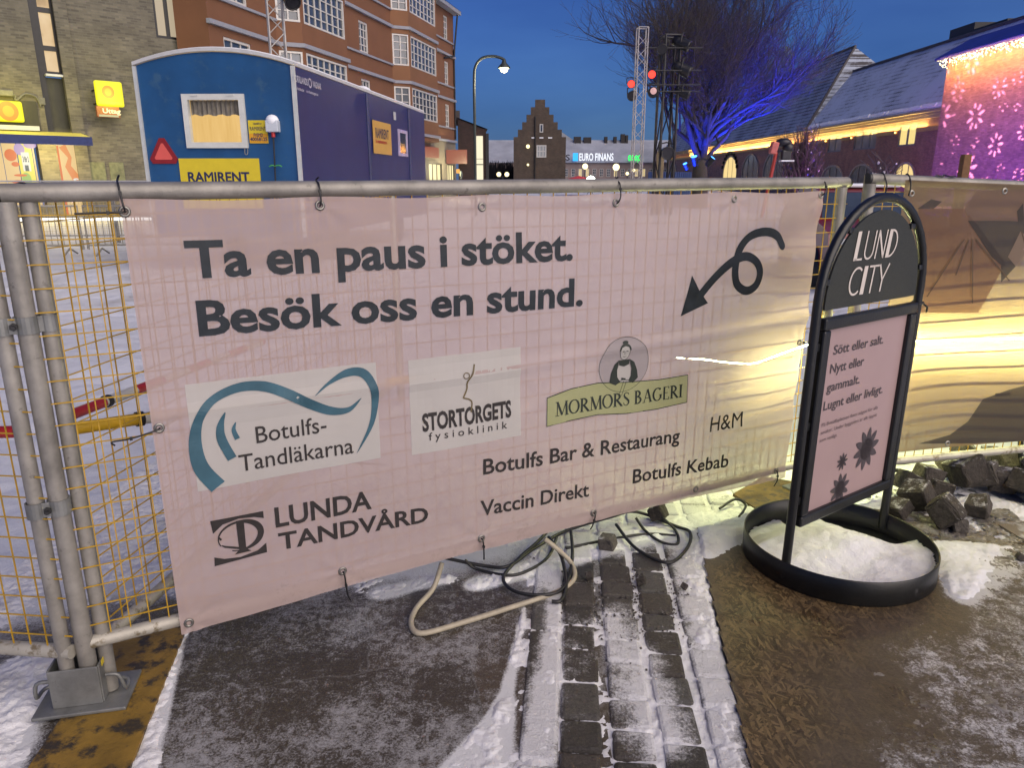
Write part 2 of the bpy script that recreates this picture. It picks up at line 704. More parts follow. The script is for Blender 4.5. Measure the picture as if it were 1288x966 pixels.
        me.from_pydata([tuple(fn(x, y)) for x, y in s.v], [], s.f)
        me.materials.append(mt)
        me.update()
        o = bpy.data.objects.new(name, me)
        COL.objects.link(o)
        o.parent = parent
        return o


def smooth_path(pts, k=6, closed=False):
    """Catmull-Rom through the points"""
    P = [Vector(p) for p in pts]; out = []
    n = len(P)
    for i in range(n if closed else n - 1):
        p0 = P[i - 1] if (i > 0 or closed) else P[0]
        p1 = P[i]; p2 = P[(i + 1) % n]
        p3 = P[(i + 2) % n] if (i + 2 < n or closed) else P[-1]
        for j in range(k):
            t = j / k
            out.append(0.5 * ((2 * p1) + (p2 - p0) * t + (2 * p0 - 5 * p1 + 4 * p2 - p3) * t * t + (3 * p1 - p0 - 3 * p2 + p3) * t ** 3))
    if not closed:
        out.append(P[-1])
    return out


def vnoise(x, y, scale, seed, octaves=4):
    """tileless value noise for numpy arrays, about 0..1"""
    r = np.random.RandomState(seed)
    tab = r.rand(256, 256)
    out = 0; amp = 1.0; tot = 0
    for _ in range(octaves):
        X = x * scale; Y = y * scale
        xi = np.floor(X).astype(int); yi = np.floor(Y).astype(int)
        fx = X - xi; fy = Y - yi
        fx = fx * fx * (3 - 2 * fx); fy = fy * fy * (3 - 2 * fy)
        a = tab[yi % 256, xi % 256]; b = tab[yi % 256, (xi + 1) % 256]
        c = tab[(yi + 1) % 256, xi % 256]; d = tab[(yi + 1) % 256, (xi + 1) % 256]
        out = out + amp * ((a * (1 - fx) + b * fx) * (1 - fy) + (c * (1 - fx) + d * fx) * fy)
        tot += amp; amp *= 0.5; scale *= 2.03
    return out / tot


def height_grid(name, x0, x1, y0, y1, step, fn, mt, keep=None):
    nx = int((x1 - x0) / step) + 1; ny = int((y1 - y0) / step) + 1
    xs = np.linspace(x0, x1, nx); ys = np.linspace(y0, y1, ny)
    X, Y = np.meshgrid(xs, ys)
    Z = fn(X, Y)
    co_ = np.stack([X.ravel(), Y.ravel(), Z.ravel()], 1)
    I = np.arange(nx * ny).reshape(ny, nx)
    F = np.stack([I[:-1, :-1].ravel(), I[:-1, 1:].ravel(), I[1:, 1:].ravel(), I[1:, :-1].ravel()], 1)
    if keep is not None:
        zz = keep(X, Y, Z).ravel()
        F = F[zz[F].any(axis=1)]
        used = np.unique(F); mp = np.zeros(nx * ny, int); mp[used] = np.arange(len(used))
        co_ = co_[used]; F = mp[F]
    me = bpy.data.meshes.new(name)
    me.vertices.add(len(co_)); me.vertices.foreach_set('co', co_.ravel())
    me.loops.add(F.size); me.loops.foreach_set('vertex_index', F.ravel())
    me.polygons.add(len(F))
    me.polygons.foreach_set('loop_start', np.arange(0, F.size, 4))
    me.polygons.foreach_set('loop_total', np.full(len(F), 4))
    me.polygons.foreach_set('use_smooth', np.ones(len(F), bool))
    me.materials.append(mt)
    me.update(); me.validate()
    o = bpy.data.objects.new(name, me); COL.objects.link(o)
    return o


def seg_dist(X, Y, a, b):
    ax, ay = a[0], a[1]; bx, by = b[0], b[1]
    dx, dy = bx - ax, by - ay
    t = np.clip(((X - ax) * dx + (Y - ay) * dy) / (dx * dx + dy * dy + 1e-9), 0, 1)
    return np.hypot(X - ax - t * dx, Y - ay - t * dy), t

# ================================================================== GROUND
gm = snow_mat('square_snow', (0.60, 0.62, 0.68), (0.24, 0.235, 0.23), 0.9, 0.54)
g = MB().quad((-400, -60, -0.035), (400, -60, -0.035), (400, 700, -0.035), (-400, 700, -0.035)).build('ground', gm)
struct(g)

# fence line (A: foot at the left, B: foot at the right)
FA = (-1.19080, 1.75317); FB = (1.32781, 3.14739)
FF = Frame(FA, FB)

# --- stone slabs
m, t = newmat('slab_stone')
v = t.coord(rot=(0, 0, R(-5)))
b = t.n('ShaderNodeTexBrick'); wv = t.n('ShaderNodeTexNoise'); wv.inputs['Scale'].default_value = 9; t.l(v, wv.inputs['Vector'])
wm = t.n('ShaderNodeVectorMath', operation='MULTIPLY_ADD'); t.l(wv.outputs['Color'], wm.inputs[0]); wm.inputs[1].default_value = (.05, .05, 0); t.l(t.coord(rot=(0, 0, R(-12))), wm.inputs[2])
t.l(wm.outputs[0], b.inputs['Vector'])
b.inputs['Scale'].default_value = 1; b.inputs['Brick Width'].default_value = 0.62; b.inputs['Row Height'].default_value = 0.40
b.inputs['Mortar Size'].default_value = 0.004; b.inputs['Mortar Smooth'].default_value = 0.6
b.inputs['Color1'].default_value = (0.062, 0.047, 0.034, 1); b.inputs['Color2'].default_value = (0.040, 0.033, 0.026, 1); b.inputs['Mortar'].default_value = (0.08, 0.074, 0.068, 1)
nz = t.noise(v, 9, 8, 0.72); nf = t.noise(v, 70, 5, 0.75, 0.4); nb = t.noise(v, 2.3, 5, 0.6)
frost = t.math('ADD', t.math('MULTIPLY', nz, 0.55), t.math('ADD', t.math('MULTIPLY', nf, 0.32), t.math('MULTIPLY', nb, 0.35)))
dust = t.n('ShaderNodeAttribute', attribute_name='dust').outputs['Fac']
df = t.math('ADD', t.math('MULTIPLY', dust, 0.75), t.math('ADD', t.math('MULTIPLY', nz, 0.35), t.math('MULTIPLY', nf, 0.45)))
df = t.ramp(t.math('ADD', t.math('MULTIPLY', dust, 0.75), t.math('ADD', t.math('MULTIPLY', nz, 0.35), t.math('MULTIPLY', t.noise(v, 150, 7, .8), 0.5))), [(0.66, 0.0), (0.84, 1.0)])
nh = t.noise(v, 150, 7, 0.8); nh2 = t.noise(v, 32, 7, 0.75, 0.6)
crisp = t.math('ADD', t.math('MULTIPLY', nh, 0.50), t.math('ADD', t.math('MULTIPLY', nh2, 0.42), t.math('MULTIPLY', nb, 0.45)))
ff = t.ramp(t.math('ADD', crisp, t.math('MULTIPLY', t.noise(v, 1.1, 3), 0.10)), [(0.715, 0.0), (0.745, 0.28), (0.82, 0.85)])
c1 = t.mix(1.0, b.outputs[0], t.ramp(t.noise(v, 130, 4, 0.7), [(0.25, 0.55), (0.75, 1.5)]), 'MULTIPLY')
t.col(t.mix(df, t.mix(ff, c1, (0.33, 0.33, 0.34)), (0.60, 0.61, 0.63)))
t.l(t.ramp(ff, [(0.0, 0.36), (1.0, 0.62)]), t.b.inputs['Roughness'])
t.bump(t.math('ADD', t.math('MULTIPLY', nf, 0.8), t.math('MULTIPLY', frost, 1.2)), 0.55, 0.006)
SLABM = m

# --- granite setts in rows, each stone modelled in the one paved surface
m, t = newmat('granite_sett')
v = t.coord()
isl = t.n('ShaderNodeNewGeometry').outputs['Random Per Island']
c = t.ramp(isl, [(0.0, (0.026, 0.024, 0.021)), (0.5, (0.045, 0.037, 0.031)), (1.0, (0.070, 0.068, 0.064))])
c = t.mix(1.0, c, t.ramp(t.noise(v, 140, 6, 0.8), [(0.30, 0.35), (0.72, 2.0)]), 'MULTIPLY')
dust = t.n('ShaderNodeAttribute', attribute_name='dust').outputs['Fac']
df = t.math('ADD', t.math('MULTIPLY', dust, 0.55), t.math('ADD', t.math('MULTIPLY', t.noise(v, 16, 7, .7), 0.5), t.math('MULTIPLY', t.noise(v, 130, 7, .8), 0.55)))
t.col(t.mix(t.ramp(df, [(0.63, 0.0), (0.69, 0.25), (0.80, 1.0)]), c, (0.62, 0.62, 0.64)))
t.b.inputs['Roughness'].default_value = 0.45
t.bump(t.math('ADD', t.noise(v, 28, 5, .7), t.math('MULTIPLY', t.noise(v, 120, 5, 0.75), .7)), 0.8, 0.010)
setts = MB()
pd = Vector((math.sin(R(4.5)), math.cos(R(4.5)), 0)); pc = Vector((pd.y, -pd.x, 0))
row0 = gz(703, 952)
for ci in range(9):
    off = ci * 0.132 + (0.006 if ci else 0)
    yy = -1.3 + rng.random() * 0.1
    while yy < 1.75:
        ln = rng.uniform(0.10, 0.165)
        w = 0.114 + rng.uniform(-0.006, 0.006)
        P = row0 + pc * (off + w / 2) + pd * (yy + ln / 2)
        M = Matrix.Rotation(-R(4.5) + rng.uniform(-0.03, 0.03), 3, 'Z') @ Matrix.Rotation(rng.uniform(-0.03, 0.03), 3, 'X') @ Matrix.Rotation(rng.uniform(-0.03, 0.03), 3, 'Y')
        setts.rbox((P.x, P.y, -0.045 + rng.uniform(-0.003, 0.003)), (w - 0.004, ln - 0.008, 0.11), 0.011, M)
        yy += ln
SETTM = m
# long granite kerb slabs between slab pavement and setts
kb = MB()
k0 = gz(652, 960); yy = -1.0
while yy < 1.9:
    ln = rng.uniform(0.42, 0.6)
    P = k0 + pc * 0.05 + pd * (yy + ln / 2)
    kb.rbox((P.x, P.y, -0.05), (0.105, ln - 0.012, 0.118), 0.012, Matrix.Rotation(-R(4.5), 3, 'Z'))
    yy += ln


# --- boards laid over the paving
m, t = newmat('wet_strand_board')
v = t.coord()
def strands(rot, sc):
    m0_ = t.n('ShaderNodeMapping'); m0_.inputs['Rotation'].default_value = (0, 0, R(rot)); mp = t.n('ShaderNodeMapping'); mp.inputs['Scale'].default_value = sc
    nv = t.n('ShaderNodeTexNoise'); nv.inputs['Scale'].default_value = 5; t.l(v, nv.inputs['Vector'])
    mv = t.n('ShaderNodeVectorMath', operation='MULTIPLY_ADD'); t.l(nv.outputs['Color'], mv.inputs[0]); mv.inputs[1].default_value = (0.05, 0.05, 0.05); t.l(v, mv.inputs[2])
    t.l(mv.outputs[0], m0_.inputs[0]); t.l(m0_.outputs[0], mp.inputs[0])
    vo = t.n('ShaderNodeTexVoronoi'); vo.inputs['Scale'].default_value = 1; t.l(mp.outputs[0], vo.inputs['Vector'])
    sp2 = t.n('ShaderNodeSeparateColor'); t.l(vo.outputs['Color'], sp2.inputs[0])
    return sp2.outputs[0], sp2.outputs[1]
sa, sb2 = strands(25, (30, 130, 1)); sc1, _x = strands(-50, (32, 140, 1)); sd1, _x = strands(85, (28, 125, 1))
pick = t.ramp(sb2, [(0.40, 0.0), (0.42, 1.0)]); pick2 = t.ramp(_x, [(0.60, 0.0), (0.62, 1.0)])
st_ = t.mix(pick2, t.mix(pick, sa, sc1), sd1)
c = t.ramp(st_, [(0.0, (0.032, 0.019, 0.008)), (0.5, (0.085, 0.054, 0.023)), (1.0, (0.20, 0.135, 0.062))])
wet = t.ramp(t.noise(v, 2.2, 6, 0.6), [(0.35, 0.55), (0.7, 1.15)])
c = t.mix(1.0, c, wet, 'MULTIPLY')
dust = t.n('ShaderNodeAttribute', attribute_name='dust').outputs['Fac']
na, nb2, nc2 = t.noise(v, 9, 8, .72), t.noise(v, 48, 6, .75), t.noise(v, 120, 4, .7)
grime = t.ramp(t.math('ADD', t.math('MULTIPLY', dust, 0.55), t.math('MULTIPLY', t.noise(v, 4, 7, .7), 0.8)), [(0.48, 0.0), (0.85, 0.9)])
c = t.mix(grime, c, t.mix(nc2, (0.045, 0.034, 0.022), (0.135, 0.105, 0.075)))
icef = t.math('ADD', t.math('MULTIPLY', dust, 0.42), t.math('ADD', t.math('MULTIPLY', na, 0.55), t.math('MULTIPLY', nb2, 0.42)))
icef = t.math('ADD', t.math('MULTIPLY', dust, 0.40), t.math('ADD', t.math('MULTIPLY', t.noise(v, 20, 8, .78, .5), 0.62), t.math('MULTIPLY', t.noise(v, 130, 7, .8), 0.42)))
icer = t.ramp(icef, [(0.90, 0.0), (0.955, 0.35), (1.03, 0.9)])
t.col(t.mix(icer, c, t.mix(t.ramp(dust, [(0.75, 0.0), (1.0, 1.0)]), (0.34, 0.335, 0.33), (0.56, 0.56, 0.57))))
t.l(t.ramp(t.noise(v, 4, 5), [(0.35, 0.25), (0.65, 0.55)]), t.b.inputs['Roughness'])
t.bump(t.math('ADD', t.math('MULTIPLY', icef, 1.4), t.math('ADD', t.math('MULTIPLY', st_, 0.25), t.math('MULTIPLY', nc2, 0.5))), 0.6, 0.006)
OSB = m
e0 = gz(946, 966, 0.014); e1 = gz(877, 664, 0.014)
ed = (e1 - e0).normalized()
en = Vector((ed.y, -ed.x, 0))
e0 = e0 - ed * 1.2


def board(name, pts, z0, z1, mt):
    b = MB(); k = len(pts)
    top = [Vector((p[0], p[1], z1)) for p in pts]; bot = [Vector((p[0], p[1], z0)) for p in pts]
    b.add(top + bot, [tuple(range(k)), tuple(range(k, 2 * k))[::-1]] + [(i, i + k, (i + 1) % k + k, (i + 1) % k) for i in range(k)])
    return b.build(name, mt)


ob = board('strand_board', [e0, e1, e1 + en * 1.42 + ed * 0.05, e0 + en * 1.42], 0.002, 0.014, OSB)
tag(ob, 'wet brown strand board lying under the black sign base', 'board')
OBTOP = ob
q = gz(1249, 657, 0.012)
m2 = mat('grey_plywood', (0.15, 0.125, 0.105), 0.5, 0, 0.35, 7, 0.3, 120, dirt=(0.38, 0.38, 0.38), dirt_at=0.52)
ob2 = board('plywood_board', [q, q + Vector((0.05, -0.40, 0)), q + Vector((1.5, -0.30, 0)), q + Vector((1.5, 0.02, 0))], 0.002, 0.016, m2)
tag(ob2, 'frosty grey plywood sheet at the right end near the loose cobbles', 'board')
YB = mat('yellow_board', (0.235, 0.14, 0.022), 0.55, 0, 0.5, 7, 0.5, 90, dirt=(0.035, 0.027, 0.018), dirt_at=0.50)
l0, l1, l2, l3 = gz(30, 975, 0.012), gz(152, 790, 0.012), gz(236, 786, 0.012), gz(166, 960, 0.012)
lb = board('foot_board', [l0 - (l1 - l0) * 0.5, l1, l2, l3 - (l2 - l3) * 0.5], 0.002, 0.014, YB)
tag(lb, 'dirty yellow plywood strip under the left fence foot', 'board')
r0, r1, r2, r3 = gz(922, 622, 0.012), gz(960, 600, 0.012), gz(1030, 612, 0.012), gz(960, 646, 0.012)
rb = board('foot_board', [r0, r1, r2, r3], 0.002, 0.016, mat('tan_board', (.13, .085, .025), .6, 0, .5, 9, .4, 90, dirt=(.05, .04, .03), dirt_at=.5))
tag(rb, 'small yellow plywood piece under the fence foot behind the sign', 'board')

# --- snow lying over the foreground
def P2(u, v):
    q = gz(u, v); return (q.x, q.y)


strips = [  # a, b, radius at a, radius at b, weight
    (P2(172, 985), P2(222, 812), 0.050, 0.028, 1.0),
    (P2(222, 812), P2(236, 792), 0.028, 0.016, 0.85),
    (P2(-60, 985), P2(25, 855), 0.16, 0.13, 1.25),
    (P2(608, 985), P2(636, 880), 0.085, 0.035, 1.05),
    (P2(636, 880), P2(660, 765), 0.030, 0.012, 0.80),
    (P2(560, 985), P2(620, 900), 0.060, 0.02, 0.80),
    (P2(672, 985), P2(690, 850), 0.055, 0.045, 1.0),
    (P2(690, 850), P2(700, 770), 0.045, 0.03, 0.92),
    (P2(925, 985), P2(888, 800), 0.050, 0.070, .92),
    (P2(888, 800), P2(868, 690), 0.070, 0.09, .98),
    (P2(885, 700), P2(930, 650), 0.12, 0.16, 1.2),
    (P2(745, 690), P2(880, 655), 0.10, 0.14, 1.1),
    (P2(600, 735), P2(720, 700), 0.06, 0.09, 0.85),
    (P2(480, 745), P2(560, 728), 0.07, 0.05, 0.75),
    (P2(830, 930), P2(770, 780), 0.11, 0.08, 0.66),
    (P2(1205, 752), P2(1215, 690), 0.07, 0.22, .93),
    (P2(1200, 690), P2(1330, 668), 0.18, 0.13, 0.95),
    (P2(1235, 668), P2(1330, 650), 0.09, 0.09, 0.9),
    (P2(1150, 645), P2(1260, 640), 0.16, 0.14, 1.2),
]
sA = Vector(FA); sB = Vector(FB)


def snow_amount(X, Y):
    a = np.zeros_like(X)
    for p, q_, ra, rb_, w in strips:
        d, tt = seg_dist(X, Y, p, q_)
        a = np.maximum(a, 0.93 * w * np.clip(1.35 - d / (ra + (rb_ - ra) * tt), 0, 1))
    # behind the fence
    n = (X - FA[0]) * FF.n.x + (Y - FA[1]) * FF.n.y
    sl = (X - FA[0]) * FF.d.x + (Y - FA[1]) * FF.d.y
    beh = np.clip((n + 0.02 - 0.42 * np.clip(1.1 - sl, 0, 1)) / 0.5, 0, 1)
    beh = np.maximum(beh, np.clip((Y - 3.25) / 0.3, 0, 1)); beh = np.maximum(beh, np.clip((Y - 2.35) / .35, 0, 1) * np.clip((-0.2 - X) / .4, 0, 1))
    beh = np.maximum(beh, np.clip((-X - 1.42) / 0.1, 0, 1) * np.clip((Y - 1.45) / 0.1, 0, 1) * np.clip((1.86 - Y) / .1, 0, 1) * 0.8)
    return np.maximum(a, beh * 1.05)


def snow_h(X, Y):
    a = snow_amount(X, Y)
    n1 = vnoise(X, Y, 9, 3, 4); n2 = vnoise(X, Y, 70, 5, 3); n3 = vnoise(X, Y, 2.2, 9, 3)
    z = -0.0185 + 0.027 * a + 0.026 * (n1 - 0.5) + 0.016 * (n2 - 0.5) + 0.012 * (n3 - 0.5) * np.minimum(1, a + 0.2)
    # joints of the setts hold snow
    px = (X - row0.x) * pc.x + (Y - row0.y) * pc.y
    inset = (px > -0.14) & (px < 1.2)
    z = np.where(inset, np.maximum(z, -0.0015 + 0.020 * (n1 - 0.47) + 0.010 * (n2 - 0.5)), z)
    # nothing lies on the boards but what has drifted over their edges
    bx = (X - e0.x) * en.x + (Y - e0.y) * en.y; by = (X - e0.x) * ed.x + (Y - e0.y) * ed.y
    on = (bx > 0) & (bx < 1.42) & (by < (e1 - e0).length)
    drift = np.clip(a - 0.25, 0, 1) * 0.032
    z = np.where(on, -0.002 + drift * 1.35 + 0.022 * (n1 - 0.5) + 0.010 * (n2 - .5) - 0.03 * np.clip((0.30 - bx + .1 * (n3 - .5)) / 0.25, 0, 1) * np.clip((2.42 - by) / 0.25, 0, 1), z)
    # the yellow board under the left foot stays bare
    d, tt = seg_dist(X, Y, ((l0.x + l3.x) / 2, (l0.y + l3.y) / 2), ((l1.x + l2.x) / 2, (l1.y + l2.y) / 2))
    z = np.where(d < 0.075, np.minimum(z, -0.01), z)
    d, tt = seg_dist(X, Y, ((r0.x + r3.x) / 2, (r0.y + r3.y) / 2), ((r1.x + r2.x) / 2, (r1.y + r2.y) / 2))
    z = np.where(d < 0.10, np.minimum(z, 0.0), z)
    return z


snow_near = snow_mat('trodden_snow', (0.70, 0.70, 0.72), (0.28, 0.27, 0.26), 3.5, 0.55)
sn = height_grid('snow', -1.9, 2.4, 1.15, 3.6, 0.007, snow_h, snow_near, lambda X, Y, Z: Z > -0.016)
sn['kind'] = 'structure'


def snow_far(X, Y):
    n1 = vnoise(X, Y, 1.1, 13, 5); n2 = vnoise(X, Y, 7, 15, 4)
    n4 = vnoise(X, Y, 4.2, 17, 2); return -0.05 + 0.06 * n1 + 0.035 * n2 - 0.05 * np.clip(n4 - .62, 0, .2) * 3




def dusted(o):
    me = o.data; n = len(me.vertices)
    c = np.zeros(n * 3); me.vertices.foreach_get('co', c); c = c.reshape(-1, 3)
    a = np.clip(snow_amount(c[:, 0], c[:, 1]), 0, 1)
    at = me.attributes.new('dust', 'FLOAT', 'POINT'); at.data.foreach_set('value', a.astype(np.float32))
    return o


def slab_z(X, Y):
    return 0.0 * X + 0.0025 * (vnoise(X, Y, 2.5, 41, 3) - 0.5)


def slab_keep(X, Y, Z):
    return X < 0.16 + (Y - 0.6) * 0.092


struct(dusted(height_grid('slab_pavement', -1.9, 0.6, 1.1, 3.9, 0.02, slab_z, SLABM, slab_keep)))
struct(dusted(setts.build('sett_pavement', SETTM)))
struct(dusted(kb.build('stone_strip', SETTM)))
sf = height_grid('snow', -9, 8, 3.602, 14, 0.05, snow_far, gm)
sf['kind'] = 'structure'
sl_ = height_grid('snow', -6, -1.902, 1.15, 3.6, 0.03, snow_far, gm)
sl_['kind'] = 'structure'
sr_ = height_grid('snow', 2.402, 6, 1.15, 3.6, 0.03, snow_far, gm)
sr_['kind'] = 'structure'

# --- ice trodden onto the strand board
m, t = newmat('trodden_ice')
v = t.coord()
n = t.noise(v, 16, 8, 0.72); n_b = t.noise(v, 55, 5, 0.7)
t.col(t.mix(t.ramp(n, [(0.40, 0.0), (0.66, 1.0)]), (0.085, 0.07, 0.056), t.mix(t.ramp(n_b, [(.35, 0), (.7, 1)]), (0.16, 0.14, 0.125), (0.48, 0.48, 0.49))))
t.b.inputs['Roughness'].default_value = 0.32
t.b.inputs['Specular IOR Level'].default_value = 0.6
t.bump(t.math('ADD', n, t.math('MULTIPLY', n_b, 0.6)), 0.6, 0.008)


def ice_h(X, Y):
    bx = (X - e0.x) * en.x + (Y - e0.y) * en.y; by = (X - e0.x) * ed.x + (Y - e0.y) * ed.y
    w = np.clip((bx - 0.16) / 0.35, 0, 1)
    w = np.maximum(w * 0.9, np.clip((1.75 - by) / 0.5, 0, 0.8) * np.clip((bx - 0.05) / 0.2, 0, 1))
    w = w * np.clip((bx - 0.03) / 0.06, 0, 1) * np.clip((2.6 - by) / 0.3, 0, 1)
    n1 = vnoise(X, Y, 19, 21, 4); n2 = vnoise(X, Y, 75, 22, 3); n3 = vnoise(X, Y, 3.0, 23, 3)
    r = np.abs(n2 - 0.5) * 2
    w = ice_w(X, Y)
    return 0.014 - 0.0098 + 0.0070 * w + 0.014 * (n1 - 0.5) + 0.007 * (n3 - 0.5) + 0.010 * (0.35 - r) * w


def ice_w(X, Y):
    bx = (X - e0.x) * en.x + (Y - e0.y) * en.y; by = (X - e0.x) * ed.x + (Y - e0.y) * ed.y
    w = np.clip((bx - 0.12) / 0.45, 0, 1) * np.clip((by - 0.9) / 0.3, 0, 1)
    w = np.maximum(w, np.clip((2.0 - by) / 0.7, 0, 1) * np.clip((bx - 0.02) / 0.35, 0, 1))
    cl2 = np.clip((np.hypot(X - 1.27, Y - 2.6) - 0.34) / 0.25, 0, 1)
    far = np.clip((by - 1.7) / .3, 0, 1) * np.clip((bx - .75) / .2, 0, 1)
    return np.clip(w * (0.35 + 0.65 * cl2) + .35 * far, 0, 1)


def top_keep(X, Y, Z):
    bx = (X - e0.x) * en.x + (Y - e0.y) * en.y; by = (X - e0.x) * ed.x + (Y - e0.y) * ed.y
    return (bx > 0.004) & (bx < 1.41) & (by > 0.3) & (by < (e1 - e0).length - .004)


tp_ = height_grid('board_surface', e0.x - 0.1, 2.6, 1.15, 3.1, 0.012, lambda X, Y: 0.0148 + 0 * X, OSB, top_keep)
tp_.parent = OBTOP
c = np.zeros(len(tp_.data.vertices) * 3); tp_.data.vertices.foreach_get('co', c); c = c.reshape(-1, 3)
at = tp_.data.attributes.new('dust', 'FLOAT', 'POINT'); at.data.foreach_set('value', (ice_w(c[:, 0], c[:, 1]) + 0.95 * np.clip(snow_amount(c[:, 0], c[:, 1]) - .1, 0, 1)).astype(np.float32))
ice = height_grid('ice', e0.x - 0.1, 2.6, 1.15, 3.05, 0.006, ice_h, m, lambda X, Y, Z: (Z > 0.0125) & (((X - e0.x) * en.x + (Y - e0.y) * en.y) < 1.41))
ice['kind'] = 'structure'

# ================================================================== FENCE PANELS
def fence_panel(label, A, B, zt0, zt1, zb0, zb1, wires_step=0.05, row=0.0585, first=0.03, pr=0.0235, group='wire site fences', n_post=True, side=1):
    fr = Frame(A, B)
    root = thing('site_fence', label, 'site fence', (fr.A.x, fr.A.y, 0), fr.rz, group)
    L = fr.L

    def zt(x): return zt0 + (zt1 - zt0) * x / L
    def zb(x): return zb0 + (zb1 - zb0) * x / L
    t_ = MB()
    t_.tube([(0.0, 0, zt(0)), (L, 0, zt(L))], 0.0225, 14)
    o1 = t_.build('top_rail', ALU, root)
    for xc in (0, L):
        cap = MB(); cap.tube([(xc - 0.006, 0, zt(xc)), (xc + 0.006, 0, zt(xc))], 0.0232, 14); cap.build('end_cap', BLACKP, root)
    MB().tube([(0.01, 0, zb(0)), (L - 0.01, 0, zb(L))], 0.0195, 12).build('bottom_rail', ALU_L, root)
    for x in (0.012, L - 0.035):
        MB().tube([(x, 0, 0.03), (x, 0, zt(x) - 0.02)], pr, 16).build('post', ALU, root)
    w = MB(); r = 0.0021
    x = first
    while x < L - 0.02:
        w.tube([(x, -0.0035, zb(x) + 0.012), (x, -0.0035, zt(x) - 0.015)], r, 4, caps=False); x += wires_step
    k = 0
    while True:
        z0 = zb0 + 0.055 + k * row; z1 = zb1 + 0.055 + k * row
        if z0 > zt0 - 0.03:
            break
        w.tube([(-0.005, -0.007, z0), (L + 0.005, -0.007, z1)], r, 4, caps=False); k += 1
    w.build('wire_mesh', YWIRE, root)
    return root, fr


ofs = FF.n * 0.026
FA1 = (FA[0] + ofs.x, FA[1] + ofs.y)
e_main = FF.A + FF.d * 3.0 + ofs
main, MF = fence_panel('long front fence panel behind the pink banner, yellow wire and aluminium rails', FA1, (e_main.x, e_main.y), 1.418, 1.437, 0.200, 0.182)
# panel to the left of the foot, its end in view
pl_ = Frame((-3.6, 2.02), (FA[0] - 0.075, FA[1] + 0.012))
fence_panel('fence panel at the left edge with only its end in view', (-3.6, 1.99), (FA[0] - 0.014, FA[1] + 0.004), 1.44, 1.432, 0.20, 0.19, pr=0.0195)
# panel running away from the foot behind the banner
e3 = (FA[0] + 0.030 + 2.9 * math.sin(R(8.5)), FA[1] + 0.060 + 2.9 * math.cos(R(8.5)))
fence_panel('fence panel running back into the snow from the left foot', (FA[0] + 0.030, FA[1] + 0.050), e3, 1.42, 1.42, 0.19, 0.19, 0.065, 0.065, pr=0.0195)
# panel to the right behind the sign
RA = aty(1093, 218, 3.16); RB = aty(1288, 228, 3.33)
rd = Vector((RB.x - RA.x, RB.y - RA.y, 0)).normalized()
RBx = Vector((RA.x, RA.y, 0)) + rd * 3.0
zb_a = aty(1132, 584, 3.19).z; zb_b = aty(1288, 568, 3.33).z
sl = (zb_b - zb_a) / (Vector((aty(1288, 568, 3.33).x - aty(1132, 584, 3.19).x, 0.14, 0)).length)
RZ0, RZ1 = RA.z - 0.02, RA.z - 0.02 + (RB.z - RA.z) / (RB.xy - RA.xy).length * 3.0
right, RF = fence_panel('fence panel at the right carrying the brown printed banner', (RA.x, RA.y), (RBx.x, RBx.y), RZ0, RZ1, zb_a, zb_a + 0.0 * sl)

# clamps holding the three posts at the left foot
def clamp(label, z, spots):
    root = thing('fence_clamp', label, 'clamp', tuple(FF.A), FF.rz)
    c = MB()
    for (x, y, r) in spots:
        n_ = 20
        for k in range(n_):
            a0, a1 = 2 * math.pi * k / n_, 2 * math.pi * (k + 1) / n_
            P = [(x + rr * math.cos(a), y + rr * math.sin(a), z + h) for h in (-.021, .021) for rr in (r + .0005, r + .004) for a in (a0, a1)]
            c.add(P, [(2, 3, 7, 6), (0, 4, 5, 1), (4, 6, 7, 5), (0, 1, 3, 2)])
    for (a, b_) in zip(spots[:-1], spots[1:]):
        A = Vector((a[0], a[1] - a[2] * .55, z)); B = Vector((b_[0], b_[1] - b_[2] * .55, z)); d = B - A
        c.rbox((A + B) / 2 - Vector((0, .004, 0)), (d.length, .004, .040), .0012, Matrix.Rotation(math.atan2(d.y, d.x), 3, 'Z'))
    c.build('band', GALV, root)
    b_ = MB(); mx = (spots[0][0] + spots[1][0]) / 2; my = (spots[0][1] + spots[1][1]) / 2 - spots[0][2] * .55 - .006
    b_.tube([(mx, my - .026, z), (mx, my, z)], 0.005, 8); b_.tube([(mx, my - .014, z), (mx, my - .004, z)], 0.0095, 6)
    b_.build('bolt', STEEL_D, root)
    return root


def loc_on(P):
    q_ = Vector((P[0], P[1], 0)) - FF.A
    return q_.dot(FF.d), q_.dot(FF.n)


LP = loc_on((FA[0] - 0.014 - 0.035, FA[1] + 0.004)); TP = loc_on((FA[0] + 0.030 + .012 * math.sin(R(8.5)), FA[1] + 0.050 + .012))
clamp('upper grey clamp band joining the posts at the left foot', 1.105, [(LP[0], LP[1], .0195), (0.012, 0.026, .0235), (TP[0], TP[1], .0195)])
clamp('lower grey clamp with a bolt on the posts at the left foot', 0.62, [(LP[0], LP[1], .0195), (0.012, 0.026, .0235)])

